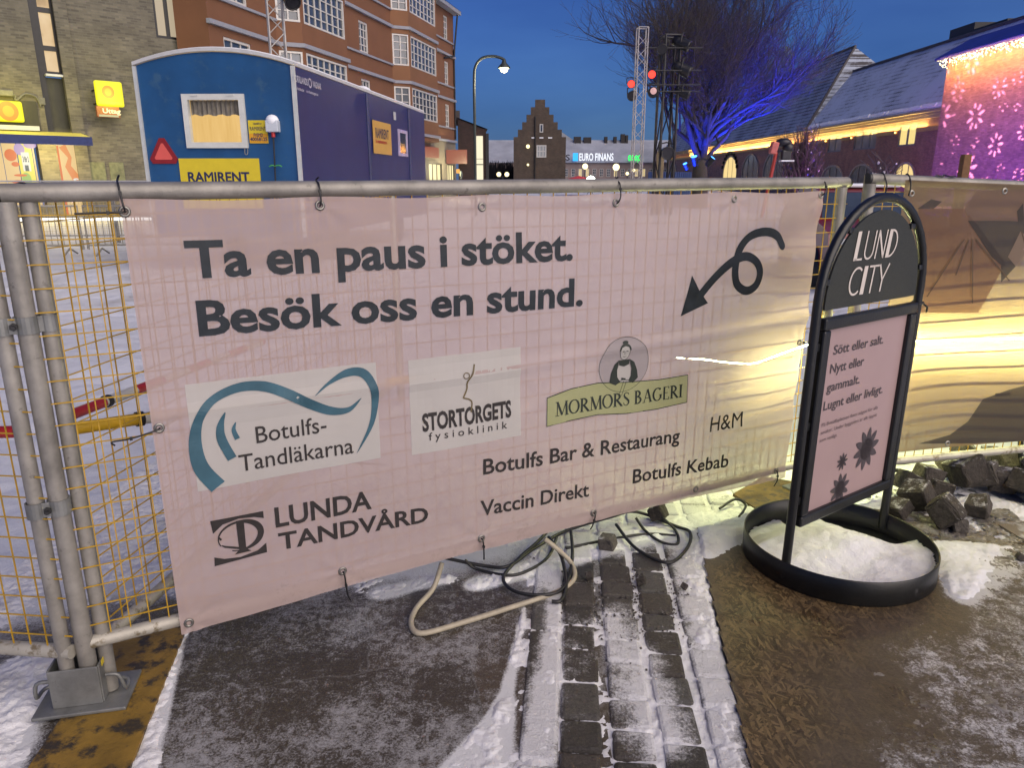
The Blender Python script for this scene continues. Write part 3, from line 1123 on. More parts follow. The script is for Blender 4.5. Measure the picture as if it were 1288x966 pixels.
# steel feet
def foot(label, P, rz, s=1.0):
    root = thing('steel_fence_stand', label, 'fence stand', (P[0], P[1], 0.014), rz, 'steel fence feet')
    MB().rbox((0.01, 0.0, 0.006), (0.24 * s, 0.17 * s, 0.011), 0.003).build('base_plate', GALV, root)
    sk = MB(); w, d, h, tk = 0.128 * s, 0.105 * s, 0.118, 0.006
    sk.rbox((0, -d / 2, h / 2 + 0.012), (w, tk, h), 0.002); sk.rbox((0, d / 2, h / 2 + 0.012), (w, tk, h), 0.002)
    for x in (-w / 2, w / 2):
        sk.rbox((x, 0, h / 2 + 0.012), (tk, d - tk * 1.1, h), 0.002)
    sk.build('socket', GALV, root)
    for sx in (-1, 1):
        MB().tube(smooth_path([(sx * 0.073, -0.03, 0.085), (sx * 0.105, -0.03, 0.08), (sx * 0.115, -0.02, 0.03), (sx * 0.11, 0.02, 0.028), (sx * 0.073, 0.03, 0.035)], 4), 0.0055, 8).build('handle', GALV, root)
    MB().box((w / 2 + 0.0045, -0.01, 0.125), (0.001, 0.045, 0.018)).build('sticker', mat('sticker_yellow', (0.55, 0.42, 0.02), 0.5), root)
    return root


fp = gz(113, 893)
foot('grey steel fence foot on the yellow strip at the bottom left', (fp.x - 0.030, fp.y + 0.036), R(12))
fq = gz(1000, 622)
foot('steel fence foot half hidden behind the black sign', (fq.x + 0.09, fq.y + 0.03), R(30))
# ================================================================== PINK BANNER
BN = FF
PINK = cloth_mat('pink_banner_print', (0.565, 0.44, 0.415), 0.23, 0.32)
WHITEP = cloth_mat('white_banner_print', (0.60, 0.585, 0.555), 0.16, 0.28)
INK = mat('dark_ink', (0.020, 0.026, 0.033), 0.5, 0, 0.35, 22, spec=0.3)
INK2 = mat('charcoal_ink', (0.030, 0.026, 0.026), 0.5, 0, 0.3, 22, spec=0.3)
TEAL = mat('teal_ink', (0.040, 0.105, 0.145), 0.5, 0, 0.25, 14, spec=0.3)
GREENP = cloth_mat('pale_green_print', (0.40, 0.42, 0.21), 0.14, 0.22)
LILAC = cloth_mat('pale_lilac_print', (0.40, 0.36, 0.37), 0.14, 0.22)
FIG = mat('figure_ink', (0.11, 0.08, 0.03), 0.5, 0, 0.1)


EYES = [(0.259, 1.372), (0.746, 1.379), (1.253, 1.366), (1.772, 1.371), (2.32, 1.377), (2.808, 1.386), (0.278, 0.201), (0.74, 0.236), (1.236, 0.229), (1.717, 0.216), (2.241, 0.2), (2.706, 0.193), (0.27, 0.802), (2.775, 0.772)]


def disp(s, z):
    """how far the fabric billows towards the viewer"""
    w = 0.0035 * math.sin(5.1 * s + 2.2 * z) + 0.0026 * math.sin(11.0 * z + 1.3 * s) + 0.0016 * math.sin(17 * s - 9 * z)
    k = max(0.0, min(1, (s - 1.9) / 0.7))
    w += k * (0.0035 * math.sin(26 * (z - 0.12 * s)) + 0.002 * math.sin(43 * (z - 0.1 * s) + 1))
    # a sagging fold along the rail behind
    w += 0.006 * math.exp(-((z - (0.835 - 0.02 * s + 0.014 * s * s)) / 0.022) ** 2)
    for (ex_, ez_) in EYES:
        dx_, dz_ = s - ex_, z - ez_
        d_ = math.hypot(dx_, dz_)
        if d_ < .22:
            w += 0.0034 * math.exp(-d_ / .07) * math.cos(7 * math.atan2(dz_, dx_) + ex_ * 3) * min(1, d_ / .02)
    w += 0.0011 * math.sin(38 * s + 11 * z + 2 * math.sin(9 * z)) * (0.5 + 0.5 * math.sin(3.1 * s + 4.7 * z))
    return w


def on_banner(h):
    return lambda s, z: (s, -0.002 - h - disp(s, z), z)


banner = thing('banner', 'large pink banner with sponsors printed on it, tied to the front fence', 'banner', tuple(FF.A), FF.rz)
TL, TR, BR, BL = (0.251, 1.403), (2.828, 1.403), (2.763, 0.151), (0.255, 0.168)
bm_ = Flat(); nx, nz_ = 260, 126
eyT = [(0.259, 1.372), (0.746, 1.379), (1.253, 1.366), (1.772, 1.371), (2.32, 1.377), (2.808, 1.386)]
eyB = [(0.278, 0.201), (0.74, 0.236), (1.236, 0.229), (1.717, 0.216), (2.241, 0.2), (2.706, 0.193)]
vs = []
for j in range(nz_ + 1):
    for i in range(nx + 1):
        a, b = i / nx, j / nz_
        s_ = (BL[0] + (BR[0] - BL[0]) * a) * (1 - b) + (TL[0] + (TR[0] - TL[0]) * a) * b
        z_ = (BL[1] + (BR[1] - BL[1]) * a) * (1 - b) + (TL[1] + (TR[1] - TL[1]) * a) * b
        sag = 0.5 - 0.5 * math.cos(2 * math.pi * a * 5)
        z_ -= 0.007 * sag * b ** 6
        z_ += (0.022 * math.sin(math.pi * min(1, a * 1.06)) - 0.0) * (1 - b) ** 5
        vs.append((s_, z_))
bm_.tris(vs, [(j * (nx + 1) + i, j * (nx + 1) + i + 1, (j + 1) * (nx + 1) + i + 1, (j + 1) * (nx + 1) + i) for j in range(nz_) for i in range(nx)])
fab = bm_.build('fabric', PINK, banner, on_banner(0))
for p in fab.data.polygons:
    p.use_smooth = True
hem = Flat()
for (a, b) in ((TL, TR), (BL, BR), (TL, BL), (TR, BR)):
    pass
for (x, z) in eyT + eyB + [(0.27, 0.802), (2.775, 0.772)]:
    ey = MB(); c = Vector(on_banner(0.002)(x, z))
    prof = [(0.0065, 0.0), (0.0075, 0.002), (0.0105, 0.003), (0.0135, 0.002), (0.0145, 0.0)]
    ey.lathe(prof, c, 18, 0, Matrix.Rotation(R(90), 3, 'X'))
    ey.build('eyelet', EYELET, banner)

f = Flat()
f.text('Ta en paus i stöket.', 0.385, 1.197, 0.099, 1.212, 0.028, slope=-0.0115)
f.build('headline_lettering', INK, banner, on_banner(0.0022))
f = Flat()
f.text('Besök oss en stund.', 0.397, 1.040, 0.098, 1.245, 0.028, slope=-0.0135)
f.build('headline_lettering', INK, banner, on_banner(0.0022))

# curly arrow
f = Flat()
ar = smooth_path([(2.612, 1.190, 0), (2.585, 1.226, 0), (2.535, 1.246, 0), (2.475, 1.247, 0), (2.415, 1.228, 0), (2.372, 1.180, 0), (2.352, 1.110, 0), (2.368, 1.050, 0), (2.420, 1.022, 0), (2.470, 1.040, 0), (2.488, 1.088, 0), (2.462, 1.136, 0), (2.405, 1.158, 0), (2.330, 1.137, 0), (2.245, 1.084, 0), (2.168, 1.012, 0)], 6)
f.ribbon([(p.x, p.y) for p in ar], 0.034)
f.ellipse(2.612, 1.190, 0.017)
f.poly([(2.130, 1.100), (2.172, 1.040), (2.222, 0.988), (2.089, 0.948)])
f.build('curly_arrow', INK, banner, on_banner(0.0022))

# dental practice panel with the tooth outline
f = Flat().rect(0.346, 0.600, 0.884, 0.911, 20, 12)
pnl = f.build('dental_panel', WHITEP, banner, on_banner(0.0012))
x0, x1, z0, z1 = 0.346, 0.884, 0.600, 0.911


def pz(px, py):     # measured on the panel, 0..1 from its left and top
    return (x0 + (x1 - x0) * px, z1 - (z1 - z0) * py)


def brush(pts, ws):
    pp = smooth_path([(*pz(a, b), 0) for a, b in pts], 6)
    k = len(pp); n_ = len(ws) - 1; out = []
    for i in range(k):
        q = i / (k - 1) * n_; a = min(int(q), n_ - 1)
        out.append(ws[a] + (ws[a + 1] - ws[a]) * (q - a))
    return [(p.x, p.y) for p in pp], out


f = Flat()
f.ribbon(*brush([(0.10, 0.985), (0.03, 0.78), (0.015, 0.55), (0.045, 0.33), (0.12, 0.17), (0.25, 0.085), (0.38, 0.10), (0.50, 0.20), (0.62, 0.335), (0.73, 0.43), (0.83, 0.44), (0.905, 0.34)],
                [0.046, 0.042, 0.034, 0.024, 0.022, 0.026, 0.030, 0.030, 0.030, 0.026, 0.016, 0.001]))
f.ribbon(*brush([(0.645, 0.255), (0.73, 0.15), (0.83, 0.075), (0.915, 0.085), (0.965, 0.19), (0.985, 0.36), (0.955, 0.62), (0.86, 0.90)], [0.001, 0.010, 0.024, 0.028, 0.026, 0.024, 0.015, 0.001]))
f.ribbon(*brush([(0.175, 0.29), (0.145, 0.42), (0.145, 0.55), (0.185, 0.74)], [0.002, 0.020, 0.026, 0.026]))
f.ribbon(*brush([(0.222, 0.40), (0.208, 0.47), (0.222, 0.56)], [0.002, 0.012, 0.015]))
f.build('tooth_mark', TEAL, pnl, on_banner(0.0028))
f = Flat()
f.text('Botulfs-', 0.516, 0.714, 0.050, 0.205, 0.004)
f.text('Tandläkarna', 0.462, 0.637, 0.051, 0.336, 0.004, slope=-0.012)
f.build('dental_lettering', INK2, pnl, on_banner(0.0028))

# physiotherapy panel with a leaping figure
f = Flat().rect(0.989, 0.589, 1.392, 0.904, 16, 12)
pnl = f.build('physio_panel', WHITEP, banner, on_banner(0.0012))
f = Flat()
f.ring(1.186, 0.831, 0.0115, 0.0115, 0.0085, 0.0085, 20)
f.ribbon(*[(lambda pp: [(p.x, p.y) for p in pp])(smooth_path([(1.216, 0.866, 0), (1.208, 0.836, 0), (1.190, 0.808, 0), (1.188, 0.785, 0), (1.174, 0.756, 0)], 5)), 0.0055])
f.ribbon(*[(lambda pp: [(p.x, p.y) for p in pp])(smooth_path([(1.174, 0.756, 0), (1.196, 0.748, 0), (1.205, 0.735, 0), (1.200, 0.704, 0)], 5)), 0.005])
f.build('leaping_figure', FIG, pnl, on_banner(0.0028))
f = Flat()
f.text('STORTORGETS', 1.028, 0.662, 0.061, 0.326, 0.036)
f.text('f y s i o k l i n i k', 1.048, 0.630, 0.026, 0.290, 0.004, slope=-0.02)
f.build('physio_lettering', INK2, pnl, on_banner(0.0028))

# --- drawn serif letters for the bakery ribbon
THK, THN, SRF = 0.15, 0.055, 0.045


def arcpts(cx, cy, rx, ry, a0, a1, n=16):
    return [(cx + rx * math.cos(R(a0 + (a1 - a0) * i / n)), cy + ry * math.sin(R(a0 + (a1 - a0) * i / n))) for i in range(n + 1)]


def arcw(a0, a1, n=16, lo=THN, hi=THK):
    return [lo + (hi - lo) * abs(math.cos(R(a0 + (a1 - a0) * i / n))) for i in range(n + 1)]


def serif(cx, y, w=0.3):
    return ([(cx - w / 2, y), (cx + w / 2, y)], SRF)


GLY = {
    'M': (1.0, [([(0.14, 0), (0.17, 1)], THN), ([(0.17, 1), (0.5, 0.05)], THK), ([(0.5, 0.05), (0.83, 1)], THN), ([(0.83, 1), (0.86, 0)], THK), serif(0.14, 0.02), serif(0.86, 0.02), serif(0.14, 0.98, 0.2), serif(0.86, 0.98, 0.2)]),
    'O': (0.84, [(arcpts(0.42, 0.5, 0.35, 0.48, 0, 360, 32), arcw(0, 360, 32))]),
    'R': (0.76, [([(0.17, 0), (0.17, 1)], THK), (arcpts(0.2, 0.74, 0.32, 0.24, 90, -90), arcw(90, -90)), ([(0.3, 0.5), (0.68, 0.02)], THK), serif(0.17, 0.02), serif(0.12, 0.98, 0.2), serif(0.70, 0.02, 0.14)]),
    'S': (0.56, [([(0.47, 0.80), (0.42, 0.93), (0.28, 0.97), (0.14, 0.90), (0.10, 0.76), (0.18, 0.62), (0.34, 0.48), (0.45, 0.35), (0.47, 0.20), (0.38, 0.06), (0.24, 0.02), (0.11, 0.08), (0.07, 0.24)], [THN, THN, THN, 0.08, 0.11, THK, THK, THK, 0.11, 0.08, THN, THN, THN])]),
    'B': (0.70, [([(0.17, 0), (0.17, 1)], THK), (arcpts(0.2, 0.76, 0.28, 0.22, 90, -90), arcw(90, -90)), (arcpts(0.2, 0.28, 0.36, 0.26, 90, -90), arcw(90, -90)), serif(0.14, 0.02, 0.22), serif(0.14, 0.98, 0.22)]),
    'A': (0.84, [([(0.14, 0), (0.42, 1)], THN), ([(0.42, 1), (0.72, 0)], THK), ([(0.22, 0.33), (0.58, 0.33)], SRF), serif(0.14, 0.02, 0.24), serif(0.72, 0.02, 0.28)]),
    'G': (0.84, [(arcpts(0.42, 0.5, 0.34, 0.48, 45, 315, 24), arcw(45, 315, 24)), ([(0.70, 0.16), (0.70, 0.44)], THK), serif(0.70, 0.45, 0.26), ([(0.66, 0.84), (0.66, 0.98)], THN)]),
    'E': (0.66, [([(0.17, 0), (0.17, 1)], THK), ([(0.1, 0.02), (0.58, 0.02)], SRF), ([(0.1, 0.98), (0.56, 0.98)], SRF), ([(0.2, 0.52), (0.48, 0.52)], SRF), ([(0.57, 0.0), (0.57, 0.2)], THN), ([(0.55, 1.0), (0.55, 0.82)], THN)]),
    'I': (0.38, [([(0.19, 0), (0.19, 1)], THK), serif(0.19, 0.02), serif(0.19, 0.98)]),
    ' ': (0.34, []),
}
DECO = {
    'L': (0.55, [([(0.11, 0), (0.11, 1)], 0.21), ([(0.05, 0.035), (0.52, 0.035)], 0.07)]),
    'U': (0.72, [([(0.07, 1), (0.07, 0.32)] + arcpts(0.33, 0.30, 0.26, 0.27, 180, 360) + [(0.59, 0.32), (0.59, 1)], 0.07)]),
    'N': (0.72, [([(0.07, 0), (0.07, 1)], 0.07), ([(0.07, 0.98), (0.58, 0.02)], 0.09), ([(0.58, 0), (0.58, 1)], 0.07)]),
    'D': (0.72, [([(0.12, 0), (0.12, 1)], 0.21), ([(0.2, 0.965)] + arcpts(0.22, 0.5, 0.40, 0.465, 90, -90) + [(0.2, 0.035)], 0.07)]),
    'C': (0.70, [(arcpts(0.40, 0.5, 0.34, 0.465, 50, 310, 24), 0.075)]),
    'I': (0.34, [([(0.14, 0), (0.14, 1)], 0.21)]),
    'T': (0.60, [([(0.28, 0), (0.28, 1)], 0.075), ([(0.0, 0.965), (0.56, 0.965)], 0.07)]),
    'Y': (0.60, [([(0.28, 0), (0.28, 0.45)], 0.08), ([(0.0, 1), (0.28, 0.42)], 0.075), ([(0.56, 1), (0.28, 0.42)], 0.07)]),
}


def drawn(f, gly, word, x, y, h, width, slope=0.0, slant=0.0):
    tot = sum(gly[c][0] for c in word)
    k = width / (tot * h)
    cx = 0.0
    for c in word:
        adv, strokes = gly[c]
        for pts, w in strokes:
            g2 = Flat()
            g2.ribbon(pts, w)
            out = []
            for a, b in g2.v:
                X = (cx + a) * h * k
                out.append((x + X + b * h * slant, y + b * h + X * slope))
            f.tris(out, g2.f)
        cx += adv
    return f


# bakery mark: a baker woman in a round frame over a green ribbon
f = Flat().ellipse(1.836, 0.788, 0.112, 0.104, 40)
disc = f.build('bakery_disc', LILAC, banner, on_banner(0.0012))
f = Flat().ring(1.836, 0.788, 0.113, 0.105, 0.1115, 0.1035, 48)
# hair bun, head outline, dress sleeves
f.ellipse(1.838, 0.871, 0.013, 0.007, 16)
f.poly(arcpts(1.838, 0.842, 0.026, 0.026, -5, 185) + [(1.816, 0.842), (1.823, 0.853), (1.838, 0.858), (1.853, 0.853), (1.860, 0.842)])
f.ring(1.838, 0.834, 0.0225, 0.030, 0.0212, 0.0285, 24)
f.ribbon([(1.825, 0.838), (1.834, 0.838)], 0.0028); f.ribbon([(1.842, 0.838), (1.851, 0.838)], 0.0028)
f.ribbon([(1.838, 0.836), (1.835, 0.828), (1.839, 0.827)], 0.0015); f.ribbon([(1.831, 0.818), (1.838, 0.816), (1.845, 0.818)], 0.0018)
f.poly([(1.812, 0.805), (1.794, 0.792), (1.778, 0.760), (1.772, 0.725), (1.800, 0.712), (1.822, 0.722), (1.808, 0.742), (1.806, 0.770), (1.812, 0.788)])
f.poly([(1.864, 0.805), (1.884, 0.792), (1.898, 0.760), (1.903, 0.730), (1.880, 0.712), (1.858, 0.722), (1.870, 0.742), (1.872, 0.770), (1.866, 0.788)])
f.poly([(1.812, 0.805), (1.864, 0.805), (1.860, 0.786), (1.838, 0.780), (1.816, 0.786)])
f.build('baker_drawing', mat('bakery_ink', (0.012, 0.02, 0.016), 0.5, 0, 0.1), disc, on_banner(0.0030))
f = Flat()
f.poly([(1.814, 0.786), (1.838, 0.778), (1.862, 0.786), (1.868, 0.768), (1.868, 0.742), (1.880, 0.716), (1.890, 0.690), (1.780, 0.690), (1.798, 0.716), (1.808, 0.742), (1.808, 0.768)])
f.ellipse(1.838, 0.834, 0.020, 0.027, 20)
f.build('baker_apron', WHITEP, disc, on_banner(0.0020))
f = Flat()
f.ribbon([(1.800, 0.722), (1.835, 0.730), (1.872, 0.722)], 0.0022); f.ribbon([(1.826, 0.735), (1.846, 0.730)], 0.007); f.ribbon([(1.815, 0.668), (1.838, 0.725)], 0.002); f.ribbon([(1.828, 0.668), (1.850, 0.722)], 0.002)
f.build('apron_lines', mat('bakery_ink', (0.012, 0.02, 0.016)), disc, on_banner(0.0034))
top = [(1.499, 0.709), (1.60, 0.728), (1.72, 0.732), (1.85, 0.718), (2.0, 0.708), (2.151, 0.708)]
bot = [(2.152, 0.596), (2.0, 0.590), (1.85, 0.596), (1.72, 0.612), (1.60, 0.610), (1.497, 0.604)]
f = Flat().poly(top + bot)
rib = f.build('bakery_ribbon', GREENP, banner, on_banner(0.0024))
f = Flat().ribbon(top + bot + [top[0], top[1]], 0.003)
drawn(f, GLY, 'MORMORS BAGERI', 1.532, 0.636, 0.052, 0.598, slope=-0.026)
f.build('bakery_lettering', mat('bakery_ink', (0.012, 0.02, 0.016)), rib, on_banner(0.0036))

# dental clinic mark and name
f = Flat()
f.poly([(0.368, 0.503), (0.516, 0.499)] + [(0.516, 0.476), (0.490, 0.486), (0.445, 0.492), (0.400, 0.484), (0.372, 0.462)])
f.poly([(0.366, 0.358), (0.516, 0.363)][::-1] + [(0.368, 0.386), (0.395, 0.374), (0.440, 0.368), (0.490, 0.376), (0.516, 0.394)])
pp, ww = [], []
for i in range(41):
    a = R(200 - 320 * i / 40 + 5)
    pp.append((0.444 + 0.060 * math.cos(a), 0.436 + 0.046 * math.sin(a)))
    ww.append(0.003 + 0.015 * max(0, math.cos(a)) ** 1.0 + 0.004 * max(0, math.sin(a)))
f.ribbon(pp, ww)
f.ribbon([(0.386, 0.445), (0.392, 0.436)], 0.006); f.ribbon([(0.392, 0.418), (0.400, 0.412), (0.440, 0.397), (0.47, 0.392)], [0.003, 0.006, 0.007, 0.002])
f.poly([(0.437, 0.486), (0.459, 0.486), (0.458, 0.392), (0.472, 0.380), (0.424, 0.380), (0.438, 0.392)])
f.text('LUNDA', 0.548, 0.436, 0.066, 0.300, 0.022, slope=-0.02)
f.text('TANDVÅRD', 0.552, 0.360, 0.056, 0.487, 0.022, slope=-0.04)
f.build('clinic_lettering', INK2, banner, on_banner(0.0022))
for nm, s_, x, y, h, w, sl2 in (('restaurant_lettering', 'Botulfs Bar & Restaurang', 1.244, 0.470, 0.058, 0.882, -0.042),
                               ('store_lettering', 'H&M', 2.287, 0.447, 0.066, 0.180, -0.02),
                               ('vaccination_lettering', 'Vaccin Direkt', 1.234, 0.316, 0.057, 0.458, -0.055),
                               ('kebab_lettering', 'Botulfs Kebab', 1.902, 0.297, 0.060, 0.503, -0.050)):
    Flat().text(s_, x, y, h, w, 0.004 if s_ == 'H&M' else 0.016, slope=sl2).build(nm, INK2, banner, on_banner(0.0022))

# ================================================================== CABLE TIES
def tie(label, pts, r=0.0026, tail=True):
    b = MB()
    pp = smooth_path(pts, 4)
    b.tube(pp, r, 6)
    c = pp[len(pp) // 2]
    b.box(c, (0.007, 0.007, 0.009))
    o = b.build('cable_tie', BLACKP)
    o.location = FF.A; o.rotation_euler = (0, 0, FF.rz)
    tag(o, label, 'cable tie', 'black cable ties on the pink banner')
    return o


def tie_up(label, x, z, lean=0.0, tail=0.05):
    zt_ = 1.42
    tie(label, [(x, -0.004, z - 0.002), (x, -0.016, z + 0.006), (x + lean * 0.5, -0.016, (z + zt_) / 2), (x + lean, 0.000, zt_ + 0.016), (x + lean, 0.026, zt_ + 0.027), (x + lean * 1.2 + 0.006, 0.02, zt_ + 0.027 + tail)])


tie_up('black cable tie at the top left corner of the pink banner', 0.259, 1.372, -0.006, 0.012)
tie_up('black cable tie on the top edge above the word en', 0.746, 1.379, 0.002, 0.008)
tie_up('black cable tie on the top edge above the end of stöket', 1.772, 1.371, 0.012, 0.010)
tie_up('black cable tie at the top right corner of the pink banner beside the gap', 2.808, 1.386, 0.02, 0.006)
tie('horizontal black cable tie pulling the top left eyelet sideways', [(0.262, -0.004, 1.372), (0.25, -0.016, 1.371), (0.19, -0.010, 1.370), (0.150, -0.008, 1.369)])
tie('slanting black cable tie at the middle of the left edge', [(0.272, -0.004, 0.802), (0.26, -0.014, 0.799), (0.20, -0.008, 0.785), (0.155, 0.002, 0.780), (0.16, -0.006, 0.772)])
tie('black cable tie on the bottom edge under the clinic name', [(0.74, -0.004, 0.237), (0.741, -0.016, 0.230), (0.745, -0.012, 0.19), (0.75, -0.006, 0.150), (0.758, -0.004, 0.128)])
tie('black cable tie on the bottom edge left of the vaccination text', [(1.236, -0.004, 0.230), (1.237, -0.016, 0.222), (1.24, -0.014, 0.18), (1.245, -0.004, 0.145)])
tie('black cable tie on the bottom edge under the end of vaccination text', [(1.717, -0.004, 0.217), (1.716, -0.016, 0.210), (1.708, -0.012, 0.17), (1.705, -0.002, 0.150)])
tie('black cable tie at the bottom right corner of the pink banner', [(2.706, -0.004, 0.194), (2.707, -0.014, 0.188), (2.712, -0.012, 0.15), (2.706, -0.002, 0.118)])
tie('short tie at the middle of the right edge of the pink banner', [(2.775, -0.004, 0.772), (2.79, -0.012, 0.772), (2.825, 0.006, 0.771)], 0.0018)

# ================================================================== BROWN BANNER ON THE RIGHT
def rpx(u, v):
    return RF.px(u, v)


bb = thing('banner', 'brown printed banner with dark star shapes on the right fence panel', 'banner', tuple(RF.A), RF.rz)


def on_right(h):
    return lambda s, z: (s, -0.026 - h - 0.004 * math.sin(6 * s + 3 * z) - 0.002 * math.sin(15 * z + 2 * s), z)


BEIGE = cloth_mat('beige_print', (0.15, 0.108, 0.078), 0.14, 0.50, 3.2)
PEACH = cloth_mat('peach_print', (0.185, 0.112, 0.082), 0.12, 0.45, 2.4)
SLATE = cloth_mat('slate_print', (0.062, 0.054, 0.052), 0.13, 0.35, 2.4)
ROSE = cloth_mat('rose_print', (0.18, 0.125, 0.10), 0.12, 0.45, 2.4)
q0 = rpx(1142, 226); q1 = rpx(1288, 232); q2 = rpx(1288, 552); q3 = rpx(1130, 566)
x_a = q0[0] - 0.03; zt_a, zt_b = q0[1], q1[1]; zb_c = (q2[1] + q3[1]) / 2
slope_t = (zt_b - zt_a) / (q1[0] - q0[0])
f = Flat(); nx, nz_ = 70, 30; vs = []
for j in range(nz_ + 1):
    for i in range(nx + 1):
        a, b = i / nx, j / nz_
        s_ = x_a + 2.55 * a
        vs.append((s_, zb_c * (1 - b) + (zt_a + slope_t * 2.55 * a) * b))
f.tris(vs, [(j * (nx + 1) + i, j * (nx + 1) + i + 1, (j + 1) * (nx + 1) + i + 1, (j + 1) * (nx + 1) + i) for j in range(nz_) for i in range(nx)])
f.build('fabric', BEIGE, bb, on_right(0))
def rp(*pts):
    return [rpx(*p) for p in pts]
Flat().poly(rp((1150, 262), (1206, 262), (1258, 330), (1246, 352), (1224, 392), (1150, 392))).build('peach_shape', PEACH, bb, on_right(0.0014))
Flat().poly(rp((1206, 262), (1222, 240), (1300, 236), (1300, 278), (1212, 277))).build('rose_shape', ROSE, bb, on_right(0.0014))
Flat().poly(rp((1148, 262), (1165, 250), (1178, 253), (1168, 262))).build('dark_shape', SLATE, bb, on_right(0.0026))
Flat().poly(rp((1210, 277), (1262, 277), (1272, 278), (1271, 265), (1279, 255), (1280, 278), (1330, 266), (1330, 300), (1300, 316), (1282, 318), (1270, 334), (1252, 354), (1252, 332), (1240, 322))).build('dark_shape', SLATE, bb, on_right(0.0026))
Flat().poly(rp((1150, 556), (1190, 545), (1212, 528), (1230, 500), (1262, 488), (1330, 470), (1330, 549), (1220, 556))).build('dark_shape', SLATE, bb, on_right(0.0026))
STARP = cloth_mat('star_print', (0.26, 0.19, 0.14), 0.09, 0.3)
Flat().poly(rp((1260, 322), (1275, 290), (1283, 296), (1300, 286), (1330, 300), (1300, 316), (1282, 318), (1270, 334))).build('star_shape', STARP, bb, on_right(0.0036))
f = Flat()
for pts in (((1283, 292), (1330, 318)), ((1276, 290), (1286, 322)), ((1220, 300), (1262, 352)), ((1212, 300), (1196, 345)), ((1216, 300), (1216, 380)), ((1206, 300), (1160, 372))):
    f.ribbon(rp(*pts), 0.006)
f.build('drawn_lines', cloth_mat('line_print', (0.125, 0.085, 0.06), 0.1, 0.28), bb, on_right(0.0044))
f = Flat()
for k in range(26):
    a = rng.uniform(0.75, 2.3); z_ = rng.uniform(zb_c + 0.12, zb_c + 0.42)
    f.rect(a, z_, a + rng.uniform(0.02, 0.10), z_ + rng.uniform(0.006, 0.02))
f.build('dark_flecks', SLATE, bb, on_right(0.0020))
for (u, v) in ((1141, 243), (1256, 240), (1187, 556)):
    x, z = rpx(u, v)
    ey = MB(); ey.lathe([(0.0065, 0.0), (0.0075, 0.002), (0.0105, 0.003), (0.0145, 0.0)], on_right(0.003)(x, z), 18, 0, Matrix.Rotation(R(90), 3, 'X'))
    ey.build('eyelet', EYELET, bb)


def tie_r(label, u, lean, extra=None):
    x, _ = rpx(u, 220)
    zt_ = RZ0 + (RZ1 - RZ0) * x / 3.0
    b = MB()
    pts = [(x, -0.034, zt_ - 0.062), (x, -0.040, zt_ - 0.03), (x + lean, -0.024, zt_ + 0.004), (x + lean, 0.0, zt_ + 0.026), (x + lean, 0.024, zt_ + 0.0)]
    if extra:
        pts = extra(x, zt_)
    b.tube(smooth_path(pts, 4), 0.003, 6)
    o = b.build('cable_tie', BLACKP); o.location = RF.A; o.rotation_euler = (0, 0, RF.rz)
    tag(o, label, 'cable tie')


tie_r('black tie round the right fence rail just right of the wooden post', 1109, 0.0)
tie_r('black tie at the top left eyelet of the brown banner', 1139, 0.006)
tie_r('bunched black tie lying along the right fence rail', 1187, 0, lambda x, z: [(x - 0.05, -0.01, z + 0.028), (x - 0.02, -0.02, z + 0.024), (x, 0.0, z + 0.030), (x + 0.02, -0.02, z + 0.022), (x + 0.05, -0.012, z + 0.025)])

# wooden post squeezed between the two fence panels
p0 = aty(1088, 232, 3.20)
wp = MB(); wp.rbox((0, 0, 0.74), (0.045, 0.032, 1.46), 0.004)
o = wp.build('wooden_post', mat('weathered_wood', (0.30, 0.24, 0.17), 0.7, 0, 0.4, 16, 0.3, 80))
o.location = (p0.x - 0.005, p0.y - 0.06, 0.0); o.rotation_euler = (R(-1), R(1.0), R(25))
tag(o, 'pale weathered wooden post between the two fence panels by the sign', 'post')

# ================================================================== LED ROPE
LED = emit('led_rope_light', (0.98, 1.0, 0.42), 800)
def on_main(u, v, back):
    q_ = Frame(FF.w(0, back, 0), FF.w(1, back, 0)); x, z = q_.px(u, v); return q_.w(x, 0, z)
def on_rt(u, v, back):
    q_ = Frame(RF.w(0, back, 0), RF.w(1, back, 0)); x, z = q_.px(u, v); return q_.w(x, 0, z)
lp = [on_rt(1420, 424, 0.05), on_rt(1340, 425, 0.05), on_rt(1260, 426, 0.05), on_rt(1200, 428, 0.05), on_rt(1150, 429, 0.05), on_rt(1110, 430, 0.055), on_main(1030, 432, 0.11), on_main(1003, 438, 0.12),
      on_main(975, 448, 0.13), on_main(948, 457, 0.13), on_main(915, 456, 0.15), on_main(885, 452, 0.20), on_main(862, 451, 0.32), on_main(852, 450, 0.52)]
_lp = smooth_path(lp, 5)
o = MB().tube(_lp, [0.0023 * min(1, 0.25 + (len(_lp) - 1 - i) / 34) for i in range(len(_lp))], 8).build('light_rope', LED)
tag(o, 'glowing light rope strung behind the right end of the fence', 'light rope')

# ================================================================== SIGN
sg = thing('street_sign', 'black arched pavement sign for the city centre with a pink poster', 'sign', (1.27, 2.60, 0.0), R(35.5))
LN = 0.018       # lean of the uprights to the right

def sl(x, y, z):
    return (x + LN * z, y, z)


arch = [(-0.335, 0.0, 0.045)] + [(-0.335, 0, z) for z in (0.3, 0.6, 0.9)] + [(0.335 * math.cos(R(a)), 0, 1.055 + 0.335 * math.sin(R(a))) for a in range(180, -1, -9)] + [(0.335, 0, z) for z in (0.9, 0.6, 0.3, 0.045)]
MB().tube([sl(*p) for p in arch], 0.0165, 12).build('arch_tube', BLACKM, sg)
